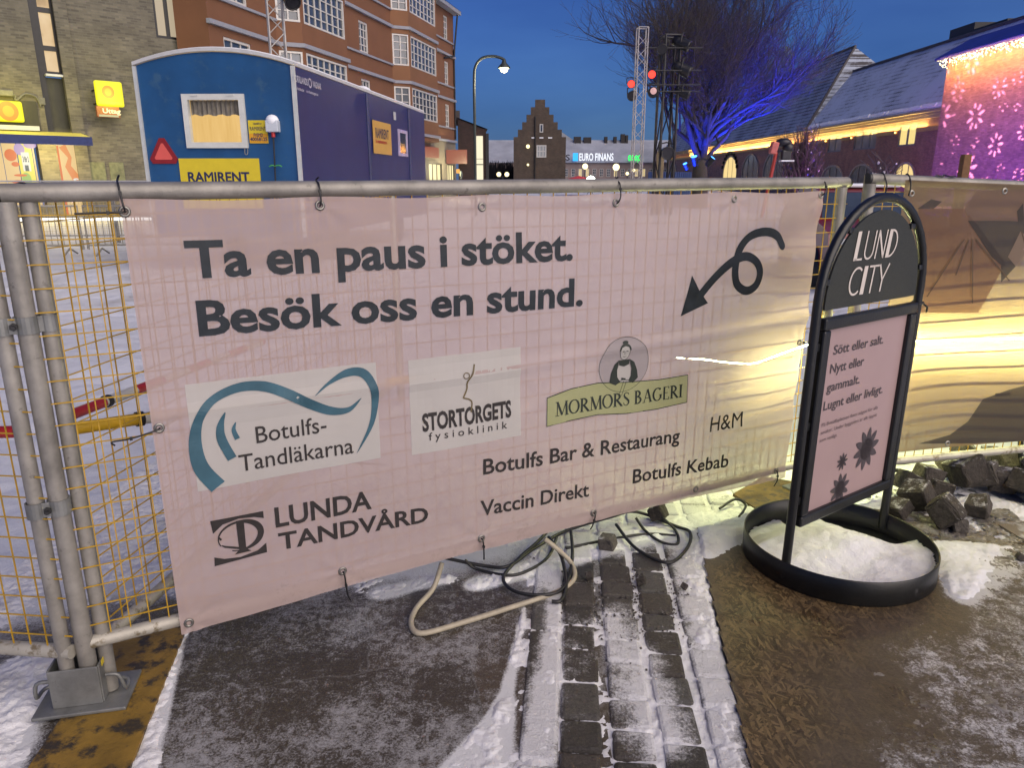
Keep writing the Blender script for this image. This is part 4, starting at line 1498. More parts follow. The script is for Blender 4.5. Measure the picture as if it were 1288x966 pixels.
# arched name plate
pl2 = [(-0.298, 1.025)] + [(0.298 * math.cos(R(a)), 1.050 + 0.298 * math.sin(R(a))) for a in range(180, -1, -6)] + [(0.298, 1.025)]
m, t = newmat('speckled_green_plate')
v = t.coord()
t.col(t.ramp(t.noise(v, 420, 2, 0.7), [(0.35, (0.008, 0.010, 0.008)), (0.72, (0.034, 0.037, 0.030))]))
t.b.inputs['Roughness'].default_value = 0.55
plate = MB().prism([(x + LN * z, z) for x, z in pl2], -0.004, 0.004).build('name_plate', m, sg)
f = Flat()
CREAM = mat('cream_print', (0.55, 0.50, 0.46), 0.6, 0, 0.1, 20)
drawn(f, DECO, 'LUND', -0.168, 1.182, 0.098, 0.275, slant=0.13)
drawn(f, DECO, 'CITY', -0.182, 1.062, 0.098, 0.250, slant=0.13)
f.build('plate_lettering', CREAM, plate, lambda x, z: (x + LN * z, -0.0062, z))
for x, z in ((-0.305, 1.12), (0.305, 1.13), (-0.2, 1.285), (0.2, 1.285)):
    cl = MB(); cl.rbox(sl(x * 1.0, 0, z), (0.03, 0.02, 0.02), 0.004)
    cl.build('plate_clip', BLACKM, sg)
# poster frame
fx0, fx1, fz0, fz1, bw_ = -0.305, 0.305, 0.238, 1.000, 0.042
fr_ = MB()
for lo, hi in (((fx0, 0, fz0), (fx1, 0, fz0 + bw_)), ((fx0, 0, fz1 - bw_), (fx1, 0, fz1)), ((fx0, 0, fz0 + bw_), (fx0 + bw_, 0, fz1 - bw_)), ((fx1 - bw_, 0, fz0 + bw_), (fx1, 0, fz1 - bw_))):
    c = ((lo[0] + hi[0]) / 2, -0.006, (lo[2] + hi[2]) / 2)
    sz = (hi[0] - lo[0] + 0.0, 0.030, hi[2] - lo[2] + 0.0)
    sh = Matrix(((1, 0, LN), (0, 1, 0), (0, 0, 1)))
    fr_.rbox(sl(*c), sz, 0.007, sh)
fr_.rbox(sl(0, 0.012, (fz0 + fz1) / 2), (fx1 - fx0 - 0.03, 0.004, fz1 - fz0 - 0.03), 0.001, Matrix(((1, 0, LN), (0, 1, 0), (0, 0, 1))))
frame = fr_.build('poster_frame', BLACKM, sg)
for z in (0.34, 0.62, 0.90):
    for sx in (-1, 1):
        br = MB(); br.rbox(sl(sx * 0.316, 0.0, z), (0.03, 0.018, 0.03), 0.004)
        br.build('frame_bracket', BLACKM, sg)
PP = mat('pink_poster', (0.33, 0.235, 0.235), 0.35, 0, 0.06, 3)
po = MB().prism([(fx0 + 0.03 + LN * fz0, fz0 + 0.03), (fx1 - 0.03 + LN * fz0, fz0 + 0.03), (fx1 - 0.03 + LN * fz1, fz1 - 0.03), (fx0 + 0.03 + LN * fz1, fz1 - 0.03)], -0.004, -0.001).build('poster', PP, sg)
f = Flat()
PT = mat('poster_grey', (0.055, 0.044, 0.05), 0.5, 0, 0.2, 15)
onp = lambda x, z: (x + LN * z, -0.0055, z)
for k, (s_, w_) in enumerate((('Sött eller salt.', 0.325), ('Nytt eller', 0.215), ('gammalt.', 0.210), ('Lugnt eller livligt.', 0.392))):
    f.text(s_, -0.212 - 0.006 * k, 0.862 - k * 0.0665, 0.034, w_, 0.013)
f.build('poster_headline', PT, po, onp)
f = Flat()
PT2 = mat('poster_pale_grey', (0.15, 0.105, 0.11), 0.5, 0, 0.1, 15)
for k, (s_, w_) in enumerate((('På Botulfsplatsen finns något för alla', 0.372), ('smaker. Under byggtiden är allt öppet', 0.372), ('som vanligt.', 0.112))):
    f.text(s_, -0.226, 0.602 - k * 0.029, 0.0135, w_, 0.004)
f.build('poster_small_print', PT2, po, onp)
for fl_ in ((0.105, 0.448, 0.088, 10, 0.0, 0.17, 0.5, 0.2), (-0.056, 0.432, 0.036, 9, 0.0, 0.16, 0.5, 0.1), (-0.048, 0.322, 0.064, 9, 0.0, 0.18, 0.5, 0.3)):
    Flat().flower(*fl_).build('poster_flower', PT, po, onp)
# ring base
rg = MB()
rg.lathe([(0.346, 0.014), (0.350, 0.018), (0.350, 0.108), (0.347, 0.112), (0.342, 0.108), (0.342, 0.020)], (0, 0, 0), 72)
rg.lathe([(0.0, 0.020), (0.342, 0.020)], (0, 0, 0), 72)
rg.build('base_ring', BLACKM, sg)
tz = MB(); c_ = sl(0.335, 0, 0.992)
tz.tube([(c_[0] + 0.020 * math.cos(a * 0.785), 0.020 * math.sin(a * 0.785), 0.992 + 0.003 * math.sin(a)) for a in range(9)], 0.0035, 6)
tz.tube([(c_[0] + 0.016, -0.012, 0.992), (c_[0] + 0.035, -0.022, 0.975), (c_[0] + 0.04, -0.02, 0.955)], 0.004, 6)
o = tz.build('cable_tie', BLACKP); o.location = sg.location; o.rotation_euler = sg.rotation_euler
tag(o, 'black tie knotted round the right tube of the arched sign', 'cable tie')
# snow heaped in the ring
def ring_snow(X, Y):
    r = np.hypot(X, Y)
    n1 = vnoise(X + 5, Y + 5, 6, 31, 4); n2 = vnoise(X + 5, Y + 5, 40, 33, 3)
    z = 0.070 + 0.045 * np.exp(-((X - 0.02) ** 2 + (Y + 0.03) ** 2) / 0.03) + 0.05 * (n1 - 0.5) + 0.008 * (n2 - 0.5)
    z = z - 0.085 * np.clip((X - 0.13) / 0.12, 0, 1) * np.clip((Y + 0.16) / 0.12, 0, 1)
    z = z - 0.05 * np.clip((Y - 0.17) / 0.1, 0, 1)
    return z
rs = height_grid('snow_heap', -0.34, 0.34, -0.34, 0.34, 0.008, ring_snow, snow_near, lambda X, Y, Z: (np.hypot(X, Y) < 0.332) & (Z > 0.0215))
rs.location = sg.location; rs.rotation_euler = sg.rotation_euler
tag(rs, 'heap of snow lying inside the black ring of the sign', 'snow heap')

# ================================================================== CABLES, HOSE FOOT, LOOSE STONES
def gp(u, v, z=0.02):
    q = gz(u, v, z); return (q.x, q.y, q.z)


CAB = mat('cable_rubber', (0.014, 0.014, 0.015), 0.45, 0, 0.3, 20)
def cable(label, pts, r=0.0068, mt=CAB, nm='power_cable'):
    o = MB().tube(smooth_path(pts, 8), r, 9).build(nm, mt)
    tag(o, label, 'cable'); return o
cable('black cable in a wide loop under the middle of the fence', [gp(560, 702, .05), gp(610, 712, .02), gp(640, 712), gp(672, 690), gp(712, 668), gp(770, 650, .06), gp(800, 644, .05), gp(850, 662, .02), gp(868, 670), gp(864, 690), gp(840, 708), gp(800, 690), gp(775, 660, .04)])
cable('black cable looped on the snow beside the pale bent tube', [gp(704, 650, .06), gp(680, 678, .04), gp(650, 705), gp(633, 728), gp(650, 745), gp(690, 748), gp(712, 735), gp(720, 700, .03), gp(718, 668, .05)])
cable('thin black cable end hanging past the bent tube', [gp(690, 676, .06), gp(706, 700, .05), gp(712, 735, .02), gp(706, 755), gp(694, 757)], 0.007)
cable('short black cable leading to the dark stone on the snow', [gp(712, 690, .012), gp(760, 680, .012), gp(812, 672, .012), gp(850, 674, .012)], 0.006)
cable('bent black cable ends near the right foot of the fence', [gp(905, 640, .02), gp(925, 628, .04), gp(938, 636, .01), gp(930, 650, .01)], 0.006)

cable('black cable lying in a loose bight left of the bent tube end', [gp(585, 705, .05), gp(600, 716, .012), gp(640, 724, .010), gp(668, 716, .010), gp(690, 700, .012), gp(700, 676, .03)], 0.006)
cable('black cable tangled round the dark stone inside the right loop', [gp(800, 652, .05), gp(812, 668, .02), gp(832, 682, .012), gp(852, 684, .012), gp(850, 668, .02), gp(832, 650, .05)], 0.006)
TUBE = mat('pale_flexible_tube', (0.36, 0.32, 0.24), 0.5, 0, 0.2, 30)
bt = [gp(556, 708, .12), gp(545, 740, .04), gp(524, 765, .015), gp(517, 785, .012), gp(530, 797, .012), gp(580, 784, .012), gp(650, 762, .012), gp(700, 745, .012), gp(722, 728, .012), gp(718, 708, .03), gp(700, 690, .09), gp(685, 678, .13)]
o = MB().tube(smooth_path(bt, 6), 0.0095, 10).build('bent_tube', TUBE)
tag(o, 'pale bent tube loop lying on the slabs under the banner', 'tube')

# black tubular stands at the right under the brown banner
def cable3(label, pts, r):
    o = MB().tube(smooth_path(pts, 6), r, 10).build('bent_stand', BLACKM); tag(o, label, 'stand leg', 'black bent stand legs under the right fence')
cable3('black bent stand leg curving down at the right edge', [aty(1284, 545, 3.50), aty(1283, 590, 3.46), aty(1277, 612, 3.42), aty(1262, 627, 3.38), aty(1240, 627, 3.36), aty(1205, 614, 3.38), aty(1160, 603, 3.40)], 0.013)
cable3('black bent stand leg curving behind the loose cobbles', [aty(1173, 588, 3.42), aty(1180, 612, 3.40), aty(1178, 630, 3.36), aty(1160, 642, 3.33), aty(1120, 640, 3.32)], 0.013)
cable3('slanting black stand leg just right of the sign', [aty(1112, 590, 3.40), aty(1140, 594, 3.42), aty(1176, 606, 3.40)], 0.011)

# loose granite cobbles
m, t = newmat('loose_granite')
v = t.coord()
rnd = t.n('ShaderNodeObjectInfo').outputs['Random']
base = t.ramp(t.noise(v, 60, 5, 0.7), [(0.25, (0.022, 0.019, 0.017)), (0.8, (0.10, 0.088, 0.076))])
base = t.mix(1.0, base, t.ramp(rnd, [(0.0, (0.55, 0.5, 0.45)), (0.5, (1.0, 0.95, 0.88)), (1.0, (1.7, 1.7, 1.65))]), 'MULTIPLY')
nrm = t.n('ShaderNodeSeparateXYZ'); t.l(t.n('ShaderNodeNewGeometry').outputs['Normal'], nrm.inputs[0])
sf_ = t.math('ADD', t.math('MULTIPLY', nrm.outputs[2], 0.35), t.noise(v, 26, 6, .7))
t.col(t.mix(t.ramp(sf_, [(0.82, 0), (0.95, .8)]), base, (0.50, 0.50, 0.52)))
t.b.inputs['Roughness'].default_value = 0.75
t.bump(t.noise(v, 34, 6, 0.7), 0.9, 0.02)
COB = m


def stone(u, v, size, label, grp=None, rot=None, nm='cobblestone'):
    q = gz(u, v, 0.01); size *= 0.82 if size > .06 else 1
    b = MB()
    bm = bmesh.new(); bmesh.ops.create_cube(bm, size=1)
    for w in bm.verts:
        w.co = Vector((w.co.x * size * rng.uniform(.8, 1.1), w.co.y * size * rng.uniform(.8, 1.1), w.co.z * size * rng.uniform(.75, 1.0)))
    bmesh.ops.bevel(bm, geom=list(bm.edges), offset=size * 0.12, segments=2, affect='EDGES', profile=0.6)
    bmesh.ops.subdivide_edges(bm, edges=list(bm.edges), cuts=1, use_grid_fill=True)
    for w in bm.verts:
        w.co += Vector((rng.uniform(-1, 1), rng.uniform(-1, 1), rng.uniform(-1, 1))) * size * 0.025
    bm.verts.index_update()
    M = Matrix.Rotation(rot[0], 3, 'X') @ Matrix.Rotation(rot[1], 3, 'Y') @ Matrix.Rotation(rot[2], 3, 'Z') if rot else Matrix.Rotation(rng.uniform(-.6, .6), 3, 'X') @ Matrix.Rotation(rng.uniform(-.6, .6), 3, 'Y') @ Matrix.Rotation(rng.uniform(0, 3), 3, 'Z')
    pts = [M @ w.co for w in bm.verts]
    lo = min(p.z for p in pts)
    b.add([p - Vector((0, 0, lo + size * 0.06)) for p in pts], [[w.index for w in fc.verts] for fc in bm.faces], 0, False)
    bm.free()
    o = b.build(nm, COB); o.location = q
    tag(o, label, 'stone', grp)
    return o


stone(1187, 662, 0.15, 'big tilted dark cobble in front of the stone heap', None, (0.5, 0.55, 0.6))
stone(1212, 612, 0.17, 'large square cobble behind the tilted dark cobble')
stone(1228, 650, 0.11, 'dark wedge shaped cobble right of the tilted dark cobble', None, (0.3, -0.5, 0.9))
stone(1150, 640, 0.14, 'rounded grey cobble just right of the sign tube')
stone(1129, 652, 0.10, 'small cobble touching the black sign base')
stone(1205, 668, 0.07, 'small dark stone chip at the foot of the tilted cobble')
grpS = 'loose cobbles heaped under the right fence'
k = 0
for (u, v, s_) in ((1235, 612, .15), (1258, 614, .14), (1288, 622, .15), (1225, 596, .14), (1195, 600, .13), (1262, 592, .12), (1165, 612, .13), (1300, 605, .14), (1180, 628, .12), (1245, 585, .12), (1140, 618, .12), (1280, 590, .10), (1210, 580, .12), (1318, 636, .15)):
    stone(u, v, s_, 'grey cobblestone in the heap under the right fence', grpS)
stone(764, 690, 0.075, 'dark stone block on the snow under the banner near the cables')
stone(826, 656, 0.09, 'dark stone half under the fence inside the cable loop')
stone(806, 735, 0.035, 'small brown stone lying on the gritty setts', None, None, 'pebble')
stone(741, 730, 0.026, 'tiny brown stone between the cable and the setts', None, None, 'pebble')
stone(860, 742, 0.024, 'tiny grey stone near the snow edge of the strand board', None, None, 'pebble')
stone(1283, 706, 0.030, 'brown pebble on the frosty board at the right edge', None, None, 'pebble')
# grit scattered on the setts
gr = MB()
for _ in range(900):
    c = gp(rng.gauss(800, 50), rng.gauss(755, 26), 0.006); s_ = rng.uniform(0.002, 0.006)
    gr.box(c, (s_, s_ * rng.uniform(.6, 1.3), s_), Matrix.Rotation(rng.uniform(0, 3), 3, 'Z') @ Matrix.Rotation(rng.uniform(0, 1), 3, 'X'))
o = gr.build('grit', COB); o['kind'] = 'stuff'; o['label'] = 'grey grit scattered over the setts'

# striped barrier bars behind the fence
RED = mat('red_paint', (0.42, 0.02, 0.02), 0.4, 0, 0.2, 10)
YEL = mat('yellow_paint', (0.62, 0.38, 0.02), 0.4, 0, 0.2, 10)


def bar(label, p, q, r, cols, seg):
    root = thing('striped_bar', label, 'barrier bar', tuple(p))
    p = Vector(p); q = Vector(q); L = (q - p).length; d = (q - p) / L
    a = 0; k = 0
    while a < L:
        b_ = min(L, a + seg)
        MB().tube([d * a, d * b_], r, 14).build(('coloured_band', 'white_band')[k % 2], cols[k % 2], root)
        a = b_; k += 1
    MB().tube([d * 0.19, d * 0.21], r * 1.25, 14).build('clip', STEEL_D, root)
    return root


def behind(u, v, n):
    x, z = FF.px(u, v); return FF.w(x, n, z)


P_a = aty(88, 540, 2.05)
P_b = aty(560, 470, 3.25)
bar('yellow and white barrier bar behind the left end of the banner', P_a, P_b, 0.019, (YEL, WHITE), 0.20)
P_c = aty(84, 524, 2.14); P_d = aty(330, 430, 3.6)
bar('red and white barrier bar rising behind the yellow one', P_c, P_d, 0.017, (RED, WHITE), 0.18)
P_e = aty(20, 543, 2.02); P_f = aty(-500, 560, 2.05)
bar('red and white barrier bar end behind the left fence panel', P_e, P_f, 0.018, (RED, WHITE), 0.25)

# ================================================================== BACKGROUND HELPERS
def wall_holes(mb, L, zb, zt, holes, th=0.25, y=0.0, mi=0):
    """wall skin in local x,z with openings (x0,x1,z0,z1) and their reveals, thickness th behind it"""
    xs = sorted({0.0, L} | {h[0] for h in holes} | {h[1] for h in holes})
    zs = sorted({zb, zt} | {h[2] for h in holes} | {h[3] for h in holes})
    for i in range(len(xs) - 1):
        for j in range(len(zs) - 1):
            cx, cz = (xs[i] + xs[i + 1]) / 2, (zs[j] + zs[j + 1]) / 2
            if any(h[0] < cx < h[1] and h[2] < cz < h[3] for h in holes):
                continue
            mb.quad((xs[i], y, zs[j]), (xs[i + 1], y, zs[j]), (xs[i + 1], y, zs[j + 1]), (xs[i], y, zs[j + 1]), mi)
    for a, b, c, d in holes:
        for p, q in (((a, c), (b, c)), ((b, c), (b, d)), ((b, d), (a, d)), ((a, d), (a, c))):
            mb.quad((p[0], y, p[1]), (q[0], y, q[1]), (q[0], y + th, q[1]), (p[0], y + th, p[1]), mi)


def window(parent, x0, x1, z0, z1, frame_m, pane_m, cols=2, rows=3, y=0.0, fw=0.07, bar_=0.035, name='window', deep=0.10):
    """a framed window standing in its opening, the pane its sub-part"""
    b = MB(); yc = y + deep / 2 - 0.02
    b.span((x0, y - 0.02, z0), (x0 + fw, y + deep, z1)); b.span((x1 - fw, y - 0.02, z0), (x1, y + deep, z1))
    b.span((x0 + fw, y - 0.02, z0), (x1 - fw, y + deep, z0 + fw)); b.span((x0 + fw, y - 0.02, z1 - fw), (x1 - fw, y + deep, z1))
    for i in range(1, cols):
        x = x0 + (x1 - x0) * i / cols
        b.span((x - bar_ / 2, y + 0.01, z0 + fw), (x + bar_ / 2, y + 0.05, z1 - fw))
    for j in range(1, rows):
        z = z0 + (z1 - z0) * j / rows
        b.span((x0 + fw, y + 0.016, z - bar_ / 2), (x1 - fw, y + 0.046, z + bar_ / 2))
    o = b.build(name, frame_m, parent)
    p = MB().quad((x0 + fw * 0.6, y + 0.055, z0 + fw * 0.6), (x1 - fw * 0.6, y + 0.055, z0 + fw * 0.6), (x1 - fw * 0.6, y + 0.055, z1 - fw * 0.6), (x0 + fw * 0.6, y + 0.055, z1 - fw * 0.6))
    p.build('pane', pane_m, o)
    return o


def sheet(f, nm, mt, parent, y):
    return f.build(nm, mt, parent, lambda x, z: (x, y, z))


def point(name, loc, col, watts, size=0.1, parent=None):
    l = bpy.data.lights.new(name, 'POINT'); l.energy = watts; l.color = col; l.shadow_soft_size = size
    o = bpy.data.objects.new(name, l); o.location = loc; COL.objects.link(o)
    if parent: o.parent = parent
    return o


def spot(name, loc, to, col, watts, ang, size=0.1, blend=0.5):
    l = bpy.data.lights.new(name, 'SPOT'); l.energy = watts; l.color = col; l.shadow_soft_size = size
    l.spot_size = R(ang); l.spot_blend = blend
    o = bpy.data.objects.new(name, l); o.location = loc
    o.rotation_euler = (Vector(loc) - Vector(to)).to_track_quat('Z', 'Y').to_euler()
    COL.objects.link(o)
    return o


# ================================================================== SITE CABIN
CA = Vector((-3.30 - 2.45, 12.05, 0)); CB = Vector((-3.30, 12.0, 0))
CF = Frame(CA, CB)
cabin = thing('site_cabin', 'blue site cabin wagon with arched roof, lit window and yellow signs', 'site cabin', tuple(CA), CF.rz)
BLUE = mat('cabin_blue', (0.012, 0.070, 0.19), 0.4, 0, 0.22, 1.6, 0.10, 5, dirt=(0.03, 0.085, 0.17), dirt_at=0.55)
BLUE_LIT = mat('cabin_side_purple_lit', (0.021, 0.027, 0.105), 0.42, 0, 0.14, 2, 0.06, 5)  # same cabin blue, with purple stage light on the side mixed into the colour
TRIM = mat('cabin_trim', (0.52, 0.54, 0.53), 0.45, 0.2, 0.1)
W = CF.L; CL = 8.5; ZS = 3.10; ZA = 3.30
sk = math.tan(R(0.0))
# the side wall runs at 7 degrees right of forward
def arcz(x):
    q = (x / W - 0.5) * 2
    return ZS + (ZA - ZS) * (1 - q * q)
ns = 14
pro = [(W * i / ns, arcz(W * i / ns)) for i in range(ns + 1)]
sidev = Frame(CB, (-2.30, 20.5)).d
sx = sidev.dot(CF.d); sy = sidev.dot(CF.n)
def back(x, z, q=1.0):
    return (x + sx * CL * q, sy * CL * q, z)
wx0, wx1, wz0, wz1 = *[c for c in (CF.px(229, 118)[0], CF.px(307, 118)[0])], CF.px(270, 186)[1], CF.px(270, 118)[1]
b = MB()
xs = sorted(set([p[0] for p in pro] + [wx0, wx1]))
for i in range(len(xs) - 1):
    a, c = xs[i], xs[i + 1]
    if wx0 - 1e-6 < (a + c) / 2 < wx1:
        b.quad((a, 0, 0.55), (c, 0, 0.55), (c, 0, wz0), (a, 0, wz0)); b.quad((a, 0, wz1), (c, 0, wz1), (c, 0, arcz(c)), (a, 0, arcz(a)))
    else:
        b.quad((a, 0, 0.55), (c, 0, 0.55), (c, 0, arcz(c)), (a, 0, arcz(a)))
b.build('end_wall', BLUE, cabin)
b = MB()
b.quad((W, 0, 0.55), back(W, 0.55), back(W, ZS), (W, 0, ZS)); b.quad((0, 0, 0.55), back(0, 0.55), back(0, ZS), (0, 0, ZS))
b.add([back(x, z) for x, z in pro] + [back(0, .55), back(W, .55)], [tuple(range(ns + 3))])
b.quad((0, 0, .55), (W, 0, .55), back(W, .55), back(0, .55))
sidewall = b.build('side_wall', BLUE_LIT, cabin)
b = MB()
for i in range(ns):
    (a, za), (c, zc) = pro[i], pro[i + 1]
    P = [(a, -0.04, za + 0.01), (c, -0.04, zc + 0.01), back(c, zc + 0.01, 1.005), back(a, za + 0.01, 1.005)]
    b.add([Vector(p) for p in P] + [Vector(p) + Vector((0, 0, 0.05)) for p in P], [(0, 1, 2, 3), (7, 6, 5, 4), (0, 1, 5, 4), (1, 2, 6, 5), (2, 3, 7, 6), (3, 0, 4, 7)])
b.build('roof', mat('cabin_roof', (0.50, 0.50, 0.50), 0.5, 0.1, 0.12), cabin)
b = MB()
b.box((W - 0.015, -0.012, (0.55 + ZS) / 2), (0.06, 0.05, ZS - 0.55)); b.build('corner_trim', TRIM, cabin)
b = MB(); b.box((0.02, -0.012, (0.55 + ZS) / 2), (0.05, 0.05, ZS - 0.55))
b.build('corner_trim', TRIM, cabin)
# snow strip on the roof
b = MB()
for q0_, q1_ in ((0.0, 1.0),):
    for i in range(ns):
        (a, za), (c, zc) = pro[i], pro[i + 1]
        P = [(a, 0.02, za + 0.062), (c, 0.02, zc + 0.062), back(c, zc + 0.062), back(a, za + 0.062)]
        b.add([Vector(p) for p in P] + [Vector(p) + Vector((0, 0, 0.015)) for p in P], [(0, 1, 2, 3), (7, 6, 5, 4), (0, 1, 5, 4), (1, 2, 6, 5), (2, 3, 7, 6), (3, 0, 4, 7)])
b.build('roof_snow', SNOWCAP, cabin)
# lit window with curtain and timber interior
wn = MB(); fw = 0.085
for lo, hi in (((wx0, wz0), (wx0 + fw, wz1)), ((wx1 - fw, wz0), (wx1, wz1)), ((wx0 + fw, wz0), (wx1 - fw, wz0 + fw)), ((wx0 + fw, wz1 - fw), (wx1 - fw, wz1))):
    wn.span((lo[0], -0.05, lo[1]), (hi[0], 0.04, hi[1]))
for x in (wx0 + 0.2, wx1 - 0.2):
    wn.span((x - 0.06, -0.062, wz1 - 0.03), (x + 0.06, -0.052, wz1 - 0.01))
wino = wn.build('window', mat('window_white', (0.55, 0.56, 0.53), 0.45, 0, 0.1), cabin)
m, t = newmat('lit_timber_interior')
v = t.coord((5, 1, 0.35))
t.l(t.ramp(t.noise(v, 4, 4), [(0.3, (0.74, 0.46, 0.15)), (0.7, (0.86, 0.56, 0.21))]), t.b.inputs['Emission Color'])
t.b.inputs['Emission Strength'].default_value = 1.0 / 2 ** EXPO; t.b.inputs['Base Color'].default_value = (.02, .02, .02, 1)
b = MB()
b.quad((0.05, 0.9, 0.7), (W - 0.05, 0.9, 0.7), (W - 0.05, 0.9, ZS - 0.05), (0.05, 0.9, ZS - 0.05))
b.build('lit_room', m, wino)
b = MB(); b.rbox((wx1 - 0.16, 0.6, wz1 - 0.36), (0.34, 0.3, 0.42), 0.01)
b.build('cupboard', m, wino)
cu = MB(); n_ = 40
for i in range(n_):
    a, c = wx0 + fw + (wx1 - wx0 - 2 * fw) * i / n_, wx0 + fw + (wx1 - wx0 - 2 * fw) * (i + 1) / n_
    ya, yc = 0.06 + 0.02 * math.sin(i * 1.7), 0.06 + 0.02 * math.sin((i + 1) * 1.7)
    lo = wz1 - 0.30
    cu.quad((a, ya, lo + 0.012 * math.sin(i * .6)), (c, yc, lo + 0.012 * math.sin(i * .6 + .6)), (c, yc, wz1 - fw), (a, ya, wz1 - fw))
cu.build('curtain', mat('grey_curtain', (0.20, 0.18, 0.15), 0.8, 0, 0.3, 12), wino)
SY = mat('sign_yellow', (0.60, 0.47, 0.02), 0.5, 0, 0.06)
NAVY = mat('navy_print', (0.018, 0.022, 0.07), 0.5, 0, 0.1)


def cpx(u, v):
    return CF.px(u, v)


a0 = cpx(225, 199); a1 = cpx(326, 201); a2 = cpx(326, 262)
b = MB().span((a0[0], -0.02, a2[1]), (a1[0], 0.0, a0[1])).build('large_yellow_sign', SY, cabin)
f = Flat(); t0_ = cpx(238, 229); t1_ = cpx(314, 216)
f.text('RAMIRENT', t0_[0], t0_[1], t1_[1] - t0_[1], t1_[0] - t0_[0], 0.03)
f.text('maskinuthyrning', t0_[0], t0_[1] - 0.22, 0.09, (t1_[0] - t0_[0]) * 0.95, 0.02)
sheet(f, 'sign_lettering', NAVY, b, -0.0225)
a0 = cpx(312, 151); a1 = cpx(338, 180)
b = MB().span((a0[0], -0.014, a1[1]), (a1[0], 0.0, a0[1])).build('small_yellow_sign', SY, cabin)
f = Flat(); wd = a1[0] - a0[0]; hh = a0[1] - a1[1]
f.text('Uppställd av', a0[0] + wd / 2, a0[1] - hh * .18, 0.03, wd * .45, 0.02, center=True)
f.text('RAMIRENT', a0[0] + wd / 2, a0[1] - hh * .44, 0.055, wd * .85, 0.01, center=True)
f.text('FVSMD', a0[0] + wd / 2, a0[1] - hh * .72, 0.055, wd * .5, 0.03, center=True)
f.text('40058125', a0[0] + wd / 2, a0[1] - hh * .90, 0.055, wd * .92, 0.03, center=True)
sheet(f, 'sign_lettering', NAVY, b, -0.0165)
fo = Flat().rect(a0[0] + 0.003, a1[1] + 0.003, a1[0] - 0.003, a1[1] + hh * 0.42)
sheet(fo, 'orange_field', mat('sign_orange', (0.62, 0.30, 0.01), 0.5, 0, 0.06), b, -0.0153)
# slow vehicle triangle with clipped corners
c = cpx(206, 193); rr = 0.235
tri = []
for k in range(3):
    for s_ in (-0.17, 0.17):
        an = R(90 + 120 * k) + s_
        tri.append((c[0] + rr * math.cos(an), c[1] + rr * 1.0 * math.sin(an)))
b = MB().prism(tri, -0.02, -0.002).build('warning_triangle', mat('dark_red', (0.22, 0.012, 0.015), 0.4, 0, 0.1), cabin)
tri2 = [(c[0] + 0.155 * math.cos(R(90 + 120 * k) + s_), c[1] + 0.155 * math.sin(R(90 + 120 * k) + s_)) for k in range(3) for s_ in (-.1, .1)]
sheet(Flat().poly(tri2), 'fluorescent_centre', mat('salmon_red', (0.62, 0.10, 0.08), 0.4, 0, 0.05), b, -0.0225)
# power inlet with its snow hat, plug and cord
c = cpx(345, 158)
b = MB(); b.rbox((c[0], -0.07, c[1] - 0.01), (0.19, 0.14, 0.17), 0.012)
inl = b.build('power_inlet', mat('inlet_grey', (0.50, 0.54, 0.60), 0.5, 0, 0.1), cabin)
b = MB(); b.ball((c[0], -0.075, c[1] + 0.075), (0.10, 0.085, 0.085), 14)
b.build('snow_hat', SNOWCAP, inl)
b = MB(); b.tube([(c[0] - 0.0, -0.08, c[1] - 0.08), (c[0], -0.085, c[1] - 0.17)], 0.03, 10); b.build('plug', RED, inl)
b = MB(); b.tube(smooth_path([(c[0], -0.085, c[1] - 0.17), (c[0] - 0.01, -0.09, c[1] - 0.5), (c[0] - 0.03, -0.08, c[1] - 1.0), (c[0] - 0.02, -0.08, c[1] - 1.6)], 5), 0.012, 8); b.build('cord', CAB, inl)
b = MB(); zz = c[1] - 0.60
for s_ in (-1, 1):
    b.tube(smooth_path([(c[0] - 0.02, -0.09, zz), (c[0] + s_ * 0.05, -0.1, zz + 0.015), (c[0] + s_ * 0.10, -0.1, zz - 0.005)], 4), 0.010, 6)
b.build('green_tape', mat('green_tape', (0.05, 0.30, 0.06), 0.5), inl)
b = MB(); hk = cpx(311, 190)
b.tube(smooth_path([(hk[0] - .02, -0.03, hk[1] + .06), (hk[0] - .02, -0.05, hk[1] - .04), (hk[0] + .02, -0.05, hk[1] - .04), (hk[0] + .02, -0.03, hk[1] + .06)], 4), 0.006, 6); b.build('hook', ALU, cabin)
# long side: seams, maker's name, sign, window
SFm = Frame(CB, (-2.30, 20.5))
def side(x, z, out=0.01):
    p = SFm.w(x, -out, z)
    return (Vector((p.x, p.y, z)) - CA).dot(CF.d), (Vector((p.x, p.y, z)) - CA).dot(CF.n), z
for u in (464, 515):
    b = MB()
    x, _ = SFm.px(u, 200)
    b.tube([side(x, 0.6, 0.012), side(x, ZS - 0.02, 0.012)], 0.022, 8)
    b.tube([side(x + 0.10, 0.6, 0.008), side(x + 0.10, ZS - 0.02, 0.008)], 0.012, 8)
    b.build('panel_seam', mat('seam_blue', (0.03, 0.035, 0.10), 0.4), cabin)
f = Flat()
m0 = SFm.px(367, 96); m1 = SFm.px(402, 104)
f.text('NORRLANDS', m0[0] + .02, m0[1] - 0.06, 0.10, (m1[0] - m0[0]) * 0.50, 0.02)
f.ring(m0[0] + (m1[0] - m0[0]) * .60, m0[1] - 0.01, .075, .075, .05, .05, 20)
f.text('VAGNAR', m0[0] + (m1[0] - m0[0]) * .70, m0[1] - 0.06, 0.10, (m1[0] - m0[0]) * 0.32, 0.02)
f.text('arbetsbodar     norrlandsvagnar.se', m0[0] + .1, m0[1] - 0.17, 0.045, (m1[0] - m0[0]) * 0.8, 0.01)
f.build('maker_lettering', mat('pale_print', (0.45, 0.44, 0.50), 0.5), cabin, lambda x, z: side(x, z, 0.012))
